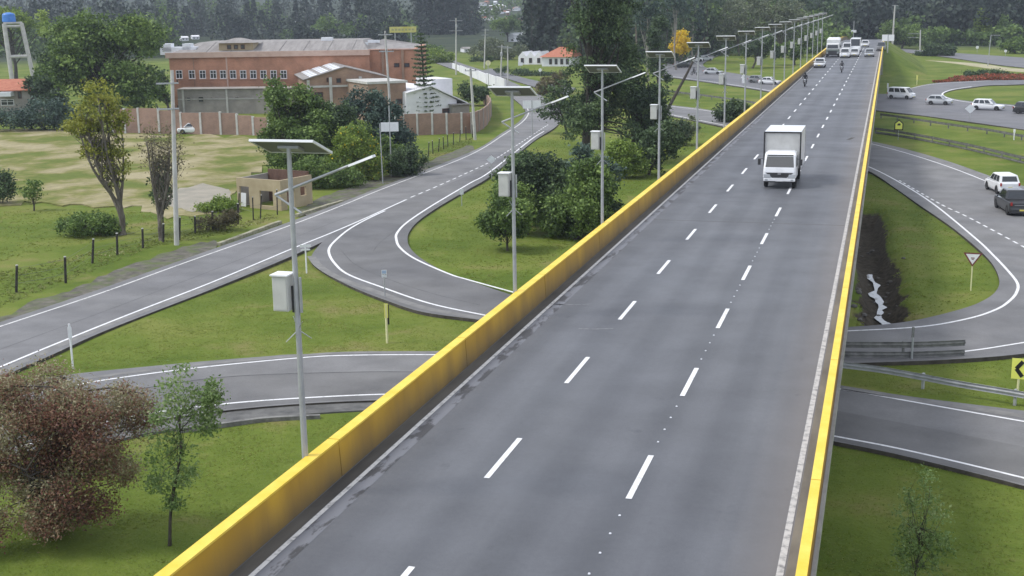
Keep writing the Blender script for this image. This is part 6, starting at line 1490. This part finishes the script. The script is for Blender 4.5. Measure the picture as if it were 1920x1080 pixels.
px_tree('small_tree', 'small thin tree alone in the dry paddock', (63, 394), [(64, 358, 14, 16, 0), (52, 362, 12, 8, 0), (70, 346, 10, 8, 0)], LM['green'], 700, .22, 26, trunk_r=.09, clump=.35, per=12, limb=25, shell=.3, bark='bark_dark')
px_tree('hedge', 'low brushwood hedge along the fence by the ruin', (408, 432), [(385, 418, 18, 12, 0), (410, 414, 20, 13, 0), (432, 408, 16, 13, 0)], LM['bare'], 3000, .16, 27, cat='hedge', trunk_r=.04, trunks=4, clump=.35, per=20, limb=60)
px_tree('bush', 'bright grassy mound in the paddock left of the ruin', (412, 396), [(395, 388, 26, 6, 0), (425, 384, 22, 7, 0), (410, 380, 14, 6, 1)], LM['bright'], 3600, .2, 28, cat='bush', trunk_r=.04, trunks=2, clump=.4, per=22)
# upper left trees
px_tree('broad_tree', 'large rounded olive green tree beside the brick building', (205, 226), [(150, 85, 52, 50, 0), (215, 60, 48, 46, 0), (265, 80, 40, 46, 1), (190, 130, 70, 55, -1), (120, 140, 46, 44, 0), (255, 140, 55, 50, 0), (290, 175, 30, 36, 0), (220, 180, 60, 40, -1), (110, 70, 34, 30, 2)], LM['green'], 42000, .48, 29, trunk_r=.6, bark='bark_dark', trunks=2, clump=1.1, per=32, limb=80, shell=.65, billow=84)
px_tree('broad_tree', 'bright lime tree in the upper left corner behind the water tower', (30, 150), [(10, 30, 46, 36, 0), (45, 45, 24, 30, 0), (85, 60, 26, 60, 0), (-20, 60, 40, 40, 0)], LM['bright'], 8000, .6, 30, trunk_r=.5, bark='bark_dark', clump=1.2, per=26, shell=.6, billow=11)
px_tree('broad_tree', 'dark tree between the water tower and the large olive tree', (100, 212), [(90, 170, 36, 34, 0), (98, 130, 24, 50, 1), (115, 190, 36, 26, -1)], LM['dark'], 9000, .5, 31, trunk_r=.4, bark='bark_dark', clump=1.0, per=28, billow=12)
px_tree('hedge', 'dark purplish hedge along the far edge of the paddock', (90, 244), [(30, 222, 40, 16, 0), (85, 212, 40, 26, 0), (120, 220, 34, 22, 0), (-30, 222, 40, 16, 0)], LM['bluegreen'], 9000, .36, 32, cat='hedge', trunk_r=.15, trunks=4, bark='bark_dark', clump=.8, per=28)
px_tree('broad_tree', 'reddish topped small tree at the corner of the brick building', (318, 214), [(306, 125, 14, 12, 0), (298, 160, 18, 30, 0), (312, 185, 16, 22, 0)], LM['dark'], 4500, .42, 33, trunk_r=.25, bark='bark_dark', clump=.8, per=26, billow=8)
# far right
for k, (x, yb, yt, w) in enumerate(((1819, 82, 40, 9), (1841, 84, 22, 15), (1883, 84, 34, 9))):
    px_tree('poplar', ['slim dark poplar left of the bright poplar', 'tall bright green poplar on the far right', 'slim dark poplar near the right edge'][k], (x, yb), [(x, (yb + yt) / 2, w, (yb - yt) / 2, 0), (x, yt + (yb - yt) * .65, w * 1.15, (yb - yt) * .3, 0)], LM['bright'] if k == 1 else LM['green'], 5000, .75, 40 + k, trunk_r=.3, clump=1.2, per=26, bark='bark_dark')
px_tree('bush', 'round dark clipped bush by the upper road, left of a pair', (1748, 105), [(1748, 94, 14, 11, 0)], LM['dark'], 3000, .5, 44, cat='bush', trunk_r=.2, clump=.8, per=24, bark='bark_dark')
px_tree('bush', 'round dark clipped bush by the upper road, right of a pair', (1776, 105), [(1776, 95, 16, 11, 0)], LM['dark'], 3000, .5, 45, cat='bush', trunk_r=.2, clump=.8, per=24, bark='bark_dark')
px_tree('bush', 'tiny dark bush by the upper road kerb', (1721, 104), [(1721, 101, 5, 4, 0)], LM['dark'], 600, .4, 46, cat='bush', trunk_r=.15, clump=.5, per=16, bark='bark_dark')
px_tree('bush', 'second tiny dark bush by the upper road kerb, nearer the pair of round ones', (1730, 105), [(1730, 102, 5, 4, 0)], LM['dark'], 600, .4, 47, cat='bush', trunk_r=.15, clump=.5, per=16, bark='bark_dark')
px_tree('broad_tree', 'pale rounded tree beyond the upper road at the right edge', (1905, 100), [(1905, 88, 30, 14, 0), (1890, 92, 30, 10, 0)], LM['green'], 4500, .6, 48, trunk_r=.3, clump=1.0, per=26, bark='bark_dark', billow=8)
px_tree('broad_tree', 'rounded dark green tree behind the mast at the overpass end', (1690, 92), [(1690, 66, 34, 24, 0), (1715, 72, 26, 18, 0)], LM['green'], 9000, .7, 49, trunk_r=.4, clump=1.2, per=28, bark='bark_dark', billow=12)
# trees left of the far overpass
px_tree('pale_tree', 'pale feathery tree above the far lamps', (1470, 108), [(1455, 25, 40, 35, 0), (1430, 45, 26, 40, 0), (1490, 40, 30, 40, 0), (1400, 20, 24, 40, 3)], LM['pale'], 9000, .6, 50, trunk_r=.35, clump=1.1, per=24, limb=70, shell=.4)
px_tree('pale_tree', 'pale loose tree with a bare trunk between the lamps', (1386, 104), [(1375, 30, 26, 36, 0), (1395, 55, 22, 26, 0), (1360, 60, 18, 24, 0)], LM['pale'], 4500, .55, 51, trunk_r=.3, clump=1.0, per=20, limb=60, shell=.3)
px_tree('pale_tree', 'small pale tree over the queue of traffic', (1555, 92), [(1550, 55, 26, 20, 0), (1570, 65, 18, 14, 0)], LM['pale'], 3500, .7, 52, trunk_r=.3, clump=1.0, per=22, shell=.4)
px_tree('broad_tree', 'rounded dark tree on the lawn beyond the far carriageway', (1410, 128), [(1415, 98, 28, 28, 0), (1440, 92, 24, 26, 0)], LM['dark'], 7000, .55, 53, trunk_r=.3, clump=1.0, per=28, bark='bark_dark', billow=10)
px_tree('broad_tree', 'green rounded tree beside the far embankment', (1490, 122), [(1480, 98, 26, 22, 0), (1505, 92, 22, 24, 0)], LM['green'], 6000, .6, 54, trunk_r=.3, clump=1.0, per=28, bark='bark_dark', billow=8)
px_tree('flowering_tree', 'bright yellow blossoming tree beyond the lamps', (1278, 128), [(1278, 78, 12, 20, 0), (1272, 88, 12, 10, 0), (1285, 86, 10, 12, 0)], LM['yellowflower'], 3800, .5, 55, trunk_r=.2, clump=.7, per=22)
px_tree('bush', 'dark bush beneath the yellow blossoming tree', (1270, 124), [(1266, 108, 14, 12, 0)], LM['dark'], 2000, .5, 56, cat='bush', trunk_r=.2, clump=.8, per=22, bark='bark_dark')
px_tree('bush', 'bright yellowish bush before the white boundary wall field', (822, 118), [(815, 106, 22, 14, 0), (838, 110, 16, 10, 0)], LM['bright'], 3500, .5, 57, cat='bush', trunk_r=.15, clump=.8, per=24)
px_tree('hedge', 'olive scrub hedge beyond the far street', (925, 112), [(900, 96, 24, 10, 0), (935, 100, 28, 10, 0), (965, 96, 20, 10, 0), (920, 85, 24, 12, 2)], LM['pale'], 5000, .55, 58, cat='hedge', trunk_r=.15, trunks=4, clump=.9, per=24)
px_tree('broad_tree', 'dark rounded tree among the town roofs beyond the street', (952, 78), [(950, 48, 26, 22, 0)], LM['green'], 4500, .8, 59, trunk_r=.35, clump=1.3, per=26, bark='bark_dark', billow=8)

px_tree('hedge', 'dark clipped hedge line before the white gabled houses', (985, 142), [(945, 131, 16, 3.5, 0), (975, 134.5, 18, 3.5, 0), (1005, 138, 18, 3.5, 0), (1030, 142, 14, 3.5, 0)], LM['dark'], 3500, .4, 61, cat='hedge', trunk_r=.08, trunks=3, clump=.6, per=24, limb=12, bark='bark_dark')
px_tree('bush', 'dark ivy bank between the white house and the pale boundary wall', (886, 198), [(872, 168, 16, 12, 0), (890, 176, 22, 14, 0), (905, 170, 14, 10, 0)], LM['dark'], 3500, .35, 62, cat='bush', trunk_r=.1, trunks=3, clump=.6, per=24, bark='bark_dark')
px_tree('bush', 'olive scrub bush at the foot of the cypress stand', (800, 104), [(790, 92, 18, 9, 0), (815, 92, 14, 8, 0)], LM['green'], 2500, .5, 63, cat='bush', trunk_r=.15, clump=.8, per=24)
px_tree('bush', 'row of low dark bushes in the field beyond the pale wall', (905, 116), [(890, 112, 7, 4, 0), (905, 111, 7, 4, 0), (918, 111, 6, 4, 0)], LM['dark'], 1800, .4, 64, cat='bush', trunk_r=.15, clump=.5, per=20, trunks=3)
px_tree('bush', 'ruddy scrub beneath the overhanging branches by the far street', (1040, 178), [(1030, 158, 22, 12, 0), (1052, 150, 16, 16, 0), (1015, 170, 14, 8, 0)], LM['bare'], 3500, .36, 65, cat='bush', trunk_r=.12, trunks=3, clump=.6, per=22)
for k, (bx, by, top, lab) in enumerate(((1216, 152, 2, 'slim pale eucalyptus trunk right of the dark trees'), (1268, 132, -8, 'pale eucalyptus trunk beside the yellow blossoming tree'), (1300, 118, 12, 'slim eucalyptus behind the fifth lamp'))):
    px_tree('eucalyptus', lab, (bx, by), [(bx - 4, top + 4, 20, 22, 0), (bx + 10, top + 26, 14, 14, 0), (bx - 12, top + 40, 10, 12, 0)], LM['bluegreen'], 2200, .5, 70 + k, trunk_r=.22, bark='pale_bark', clump=.8, per=18, limb=30, shell=.3, trunk_top=.78)
px_tree('broad_tree', 'tall dark tree behind the fourth lamp', (1236, 178), [(1232, 60, 24, 30, 0), (1245, 100, 22, 30, 0), (1225, 110, 20, 30, 0), (1238, 145, 20, 20, 0)], LM['dark'], 7000, .4, 75, trunk_r=.3, clump=.7, per=24, bark='bark_dark', billow=10)
# araucaria: whorls of level branches
def araucaria():
    B = G(799, 222); s = scale_at(B); H = V(790, 62, B)[2]; rng = np.random.default_rng(8)
    o = thing('araucaria', 'tall araucaria pine with layered level branches before the white house', 'tree', B)
    MB().tube([(0, 0, -.3), (-.25, 0, H * .6), (-.5, 0, H)], [.22, .15, .04], 8).build('trunk', M['bark_dark'], o)
    Q = []; br = MB()
    nt_ = 19
    for t in range(nt_):
        f = t / (nt_ - 1); z = 1.2 + (H - 1.4) * f; L = (27 / s) * (1 - f) ** .75 * rng.uniform(.85, 1.1) + .3; xo = -.5 * f
        for k in range(9):
            a = 2 * math.pi * k / 9 + rng.random() * .4; l = L * rng.uniform(.8, 1.1); d = np.array([math.cos(a), math.sin(a), -.05 + .12 * f])
            b0 = np.array([xo, 0, z]); br.tube([b0, b0 + d * l * .6, b0 + d * l + (0, 0, .12 * l)], [.045, .03, .01], 4, caps=False)
            u = rng.random((34, 1)) ** .7; c = b0 + d * l * u + np.c_[np.zeros((34, 2)), .12 * l * u ** 2] + rng.normal(size=(34, 3)) * np.array([.12, .12, .05]); Q.append(c)
    br.build('branch_whorl', M['bark_dark'], o)
    C = np.concatenate(Q); quads_mesh('crown', leaves(rng, C, .32, stretch=2.2), LM['dark'], rng.random(len(C)), o)
araucaria()

# red flower bed and hedge by the far slip road
rng = np.random.default_rng(77)
poly = [G(x, y) for x, y in [(1748, 155), (1790, 148), (1850, 143), (1920, 141), (2000, 139), (2000, 147), (1920, 151), (1840, 152), (1780, 155)]]
def scatter_poly(poly, n, rng):
    P = np.array([p[:2] for p in poly]); lo, hi = P.min(0), P.max(0); out = []
    while sum(map(len, out)) < n:
        q = lo + rng.random((n * 3, 2)) * (hi - lo); ins = np.zeros(len(q), bool); j = len(P) - 1
        for i in range(len(P)):
            c = ((P[i, 1] > q[:, 1]) != (P[j, 1] > q[:, 1])) & (q[:, 0] < (P[j, 0] - P[i, 0]) * (q[:, 1] - P[i, 1]) / (P[j, 1] - P[i, 1] + 1e-12) + P[i, 0]); ins ^= c; j = i
        out.append(q[ins])
        if not ins.any(): break
    return np.concatenate(out)[:n]
q = scatter_poly(poly, 16000, rng); z = rng.random(len(q)) * .9 * (.6 + .4 * np.sin(q[:, 0] * .4) * np.sin(q[:, 1] * .3))
bed = quads_mesh('flower_bed', leaves(rng, np.c_[q, np.maximum(z, .05)], .42), LM['redflower'], rng.random(len(q)))
tag(bed, 'long bed of red flowers beside the curving far slip road', 'flower bed'); stuff(bed)
px_tree('hedge', 'dark low hedge behind the red flower bed', (1845, 142), [(1825, 138, 18, 3.5, 0), (1860, 137, 26, 3.5, 0), (1885, 139, 12, 3, 0)], LM['dark'], 3500, .4, 60, cat='hedge', trunk_r=.08, trunks=3, clump=.6, per=24, limb=12, bark='bark_dark')

# grass tufts on the lawns nearest the camera, weeds on the verge
def tufts(name, label, polys, dens, hgt, m, seed, wid=.035, nb=3, cap=70000):
    rng = np.random.default_rng(seed); Q = []
    for poly in polys:
        W = [G(x, y) for x, y in poly]; A = abs(sum(W[i][0] * W[(i + 1) % len(W)][1] - W[(i + 1) % len(W)][0] * W[i][1] for i in range(len(W)))) / 2
        Q.append(scatter_poly(W, int(min(A * dens, cap)), rng))
    q = np.concatenate(Q); n = len(q)
    q = np.repeat(q, nb, 0) + rng.normal(size=(n * nb, 2)) * .05
    z = height(q[:, 0], q[:, 1]); keep = z > -.3; q = q[keep]; z = z[keep]; n2 = len(q)
    patch = .5 + .5 * np.sin(q[:, 0] * .9 + 2 * np.sin(q[:, 1] * .6)) * np.sin(q[:, 1] * .8 + 1.7 * np.sin(q[:, 0] * .5))
    a = rng.random(n2) * 6.283; h = hgt * rng.uniform(.4, 1.3, n2) * (.6 + .6 * patch); w = wid * rng.uniform(.7, 1.4, n2)
    b = np.c_[q, z - .01]; s = np.c_[np.cos(a) * w, np.sin(a) * w, np.zeros(n2)]; l = np.c_[rng.normal(size=(n2, 2)) * h[:, None] * 1.1, h * .8]
    T = np.stack([b - s, b + s, b + l], 1)
    big = np.sin(q[:, 0] * .31 + 1.1 * np.sin(q[:, 1] * .23)) * np.sin(q[:, 1] * .27 + 1.4 * np.sin(q[:, 0] * .19 + 1)); dryp = np.clip((big - .25) * 1.6, 0, 1)
    tint = np.clip(.42 + .14 * patch + .35 * dryp * rng.random(n2) + rng.normal(0, .08, n2), 0, 1)
    o = quads_mesh(name, T, m, tint, None, 3); o['label'] = label; o['category'] = 'grass'; stuff(o); return o
lawn_polys = [[(-60, 720), (60, 700), (105, 672), (400, 545), (548, 484), (582, 492), (630, 528), (715, 563), (793, 589), (905, 604), (870, 625), (830, 655), (560, 660), (350, 676), (120, 698)],
              [(-80, 900), (260, 812), (420, 796), (575, 780), (680, 772), (560, 870), (420, 980), (280, 1085), (200, 1150), (-80, 1150)],
              [(1566, 832), (1705, 862), (1925, 915), (1925, 1150), (1515, 1150), (1535, 1000)],
              [(1585, 682), (1780, 677), (1925, 667), (1925, 765), (1705, 738), (1585, 719)]]
tufts('grass', 'short mown grass on the lawns nearest the camera', lawn_polys, 45, .05, LM['grass'], 5, .03, 3, 30000)
tufts('grass', 'longer grass on the lawns of the loop island and slip road island', [[(780, 455), (800, 420), (880, 362), (1000, 275), (1060, 250), (1120, 290), (1280, 240), (1330, 250), (1130, 410), (985, 525), (962, 548), (880, 522), (800, 483)], [(1632, 326), (1680, 356), (1790, 440), (1845, 488), (1858, 520), (1848, 548), (1790, 580), (1690, 600), (1600, 606), (1615, 450)]], 12, .07, LM['grass'], 6, .05, 3, 20000)
tufts('weeds', 'rough weeds and long grass along the service road bank', [[(-60, 590), (0, 575), (130, 525), (270, 470), (330, 455), (420, 440), (520, 408), (510, 400), (400, 430), (300, 440), (180, 470), (60, 500), (-60, 520)], [(780, 315), (830, 294), (885, 268), (885, 258), (820, 275), (775, 300)]], 12, .16, LM['weed'], 7, .05, 3, 14000)
tufts('grass', 'green paddock grass around the fence posts', [[(-60, 500), (60, 480), (250, 440), (440, 405), (430, 392), (250, 395), (60, 390), (-60, 390)]], 5, .1, LM['grass'], 8, .06, 3, 12000)

# ------------------------------------------------------------------ far woods and hills
def wood(name, label, spots, m, seed, leaf=1.1, per_tree=330, bark='bark_dark'):
    """a mass of trees read as one: spots = (x, y, z, height, radius, kind)"""
    rng = np.random.default_rng(seed); C = []; T = []; mb = MB()
    for (x, y, z, h, r, kind) in spots:
        n = int(per_tree * rng.uniform(.8, 1.2)); d = rng.normal(size=(n, 3)); d /= np.linalg.norm(d, axis=1)[:, None]; rr = .62 + .4 * rng.random(n)
        p = d * rr[:, None]
        if kind == 'cone':
            f = rng.random(n) ** .8; a = rng.random(n) * 6.283; q = r * (1 - f * .88) * (.6 + .45 * rng.random(n)); p = np.c_[np.cos(a) * q, np.sin(a) * q, .06 * h + f * h * .95]
        else:
            lob = rng.integers(0, 5, n); lo = np.random.default_rng(abs(int(x * 13 + y))).normal(size=(5, 3)) * np.array([.45, .45, .22]); p = (p * .62 + lo[lob]) * np.array([r, r, h * .5]); p[:, 2] += h * .5
        C.append(p + (x, y, z)); t0 = rng.normal(.45, .12); T.append(np.clip(t0 + rng.normal(0, .14, n), 0, 1))
        mb.tube([(x, y, z - .5), (x + rng.normal() * .4, y, z + h * .75)], [.22, .08], 5, caps=False)
        # undergrowth round the foot hides the floor of the wood
        n = per_tree // 4; a = rng.random(n) * 6.283; q = r * 1.5 * np.sqrt(rng.random(n)); C.append(np.c_[x + np.cos(a) * q, y + np.sin(a) * q, z + rng.random(n) ** 1.3 * min(6, h * .3)]); T.append(np.clip(t0 - .1 + rng.normal(0, .14, n), 0, 1))
    C = np.concatenate(C); T = np.concatenate(T)
    o = quads_mesh(name, leaves(rng, C, leaf * 1.25, stretch=1.25), m, T)
    o['label'] = label; o['category'] = 'wood'; stuff(o)
    k = mb.build('trunks', M[bark], o)
    stuff(k)
    return o
def row(x0, x1, yb, n, h, r, kinds, seed, jy=3.0):
    rng = random.Random(seed); out = []
    for i in range(n):
        x = x0 + (x1 - x0) * (i + rng.random()) / n; y = yb + rng.uniform(-jy, jy); P = G(x, y); D = np.hypot(P[0], P[1])
        if D > 1100 or D < 0: continue
        out.append((P[0], P[1], float(height(P[0], P[1])), h * rng.uniform(.5, 1.3), r * rng.uniform(.7, 1.4), rng.choice(kinds)))
    return out
B_ = 'ball'; K_ = 'cone'
wood('wood', 'dark wood behind the brick building', row(-60, 330, 92, 26, 24, 5, [B_], 1) + row(300, 760, 76, 34, 19, 5, [B_, B_, K_], 2) + row(-60, 760, 64, 46, 26, 6, [B_, K_], 3) + row(560, 770, 88, 8, 13, 4, [B_], 4), LM['wood'], 101, 1.15)
wood('cypress_stand', 'tall dark stand of cypress beyond the billboard', row(774, 892, 68, 18, 36, 3.6, [K_], 5, 2) + row(778, 890, 62, 14, 38, 4, [K_], 15, 2), LM['wood'], 102, 1.2, 420)
wood('pine_stand', 'dark blue green pine stand behind the white gabled houses', row(992, 1100, 106, 16, 30, 4, [K_], 6, 2) + row(990, 1130, 98, 20, 34, 4.5, [K_], 7, 2), LM['wood'], 103, 1.0, 420)
wood('wood', 'dark eucalyptus wood behind the huge central tree', row(1090, 1290, 118, 16, 26, 4.5, [B_], 8, 3) + row(1090, 1330, 104, 22, 30, 5.5, [B_, K_], 9, 2), LM['dark'], 104, .95, 340)
wood('wood', 'grey green wood beyond the far carriageway and lamps', row(1280, 1560, 92, 22, 24, 5, [B_], 10, 3) + row(1300, 1600, 82, 24, 26, 6, [B_], 11, 2), LM['dark'], 105, 1.1)
wood('wood', 'dark wooded hill beyond the end of the overpass', row(1560, 2000, 82, 34, 20, 6, [B_], 12, 2) + row(1540, 2000, 72, 40, 24, 6.5, [B_, K_], 13, 2) + row(1520, 2020, 62, 44, 26, 7, [B_], 14, 2) + row(1500, 2020, 54, 44, 26, 7, [B_], 16, 2) + row(1500, 2020, 47, 44, 26, 8, [B_], 17, 2), LM['wood'], 106, 1.5, 240)
wood('wood', 'scattered trees of the hillside below the far mountains', row(700, 1000, 58, 12, 12, 4, [B_], 18, 3) + row(880, 1010, 46, 14, 11, 4, [B_], 19, 3) + row(690, 1010, 40, 20, 14, 5, [B_], 20, 3), LM['green'], 107, 1.3, 160)

wood('broadleaf_trees', 'lighter broadleaf trees along the front of the far dark woods', row(-60, 330, 106, 13, 17, 5, [B_], 31, 4) + row(560, 780, 84, 10, 12, 5, [B_], 32, 3) + row(1290, 1560, 99, 14, 16, 5, [B_], 33, 3) + row(1690, 2000, 84, 9, 11, 5, [B_], 34, 2) + row(300, 560, 70, 7, 22, 6, [B_], 35, 3), LM['green'], 108, 1.0, 420)

def ridge(name, dist, hts, m, seed, az0=-75, az1=60):
    rng = np.random.default_rng(seed); n = 90; az = np.radians(np.linspace(az0, az1, n)); vs = []; k = np.arange(n)
    prof = hts[0] + (hts[1] - hts[0]) * (.5 + .5 * np.sin(k * .21 + seed) * np.sin(k * .07 + 1.3 * seed)) + rng.normal(size=n) * 5
    for f, hh in ((0, -20), (.35, .45), (.7, .8), (1.0, 1.0), (1.5, .6)):
        D = dist * (1 + .35 * f)
        for i in range(n): vs.append((math.sin(az[i]) * D, math.cos(az[i]) * D, -25 if f == 0 else prof[i] * hh + rng.normal() * 4))
    fs = [(r * n + i, r * n + i + 1, (r + 1) * n + i + 1, (r + 1) * n + i) for r in range(4) for i in range(n - 1)]
    return struct(MB().add(vs, fs).build(name, m, smooth=True))
M['hill'] = mat('wooded hillside', (.03, .045, .025), (.07, .085, .045), .02, .95, world=True, c3=(.12, .12, .07), scale3=.006)
ridge('hills', 1500, (45, 85), M['hill'], 3)
ridge('hills', 1950, (75, 130), M['hill'], 5)

# ------------------------------------------------------------------ haze
hm = bpy.data.materials.new('haze'); hm.use_nodes = True
t = hm.node_tree
for n in list(t.nodes):
    if n.type != 'OUTPUT_MATERIAL': t.nodes.remove(n)
pv = t.nodes.new('ShaderNodeVolumePrincipled'); pv.inputs['Color'].default_value = (.80, .88, 1.0, 1); pv.inputs['Density'].default_value = HAZE; pv.inputs['Anisotropy'].default_value = .25
t.links.new(pv.outputs[0], t.nodes['Material Output'].inputs['Volume'])
hz = stuff(MB().box((0, 700, 81), (5600, 5800, 167)).build('haze', hm))
hz['label'] = 'thin pale haze in the air over the whole place'; hz['category'] = 'haze'
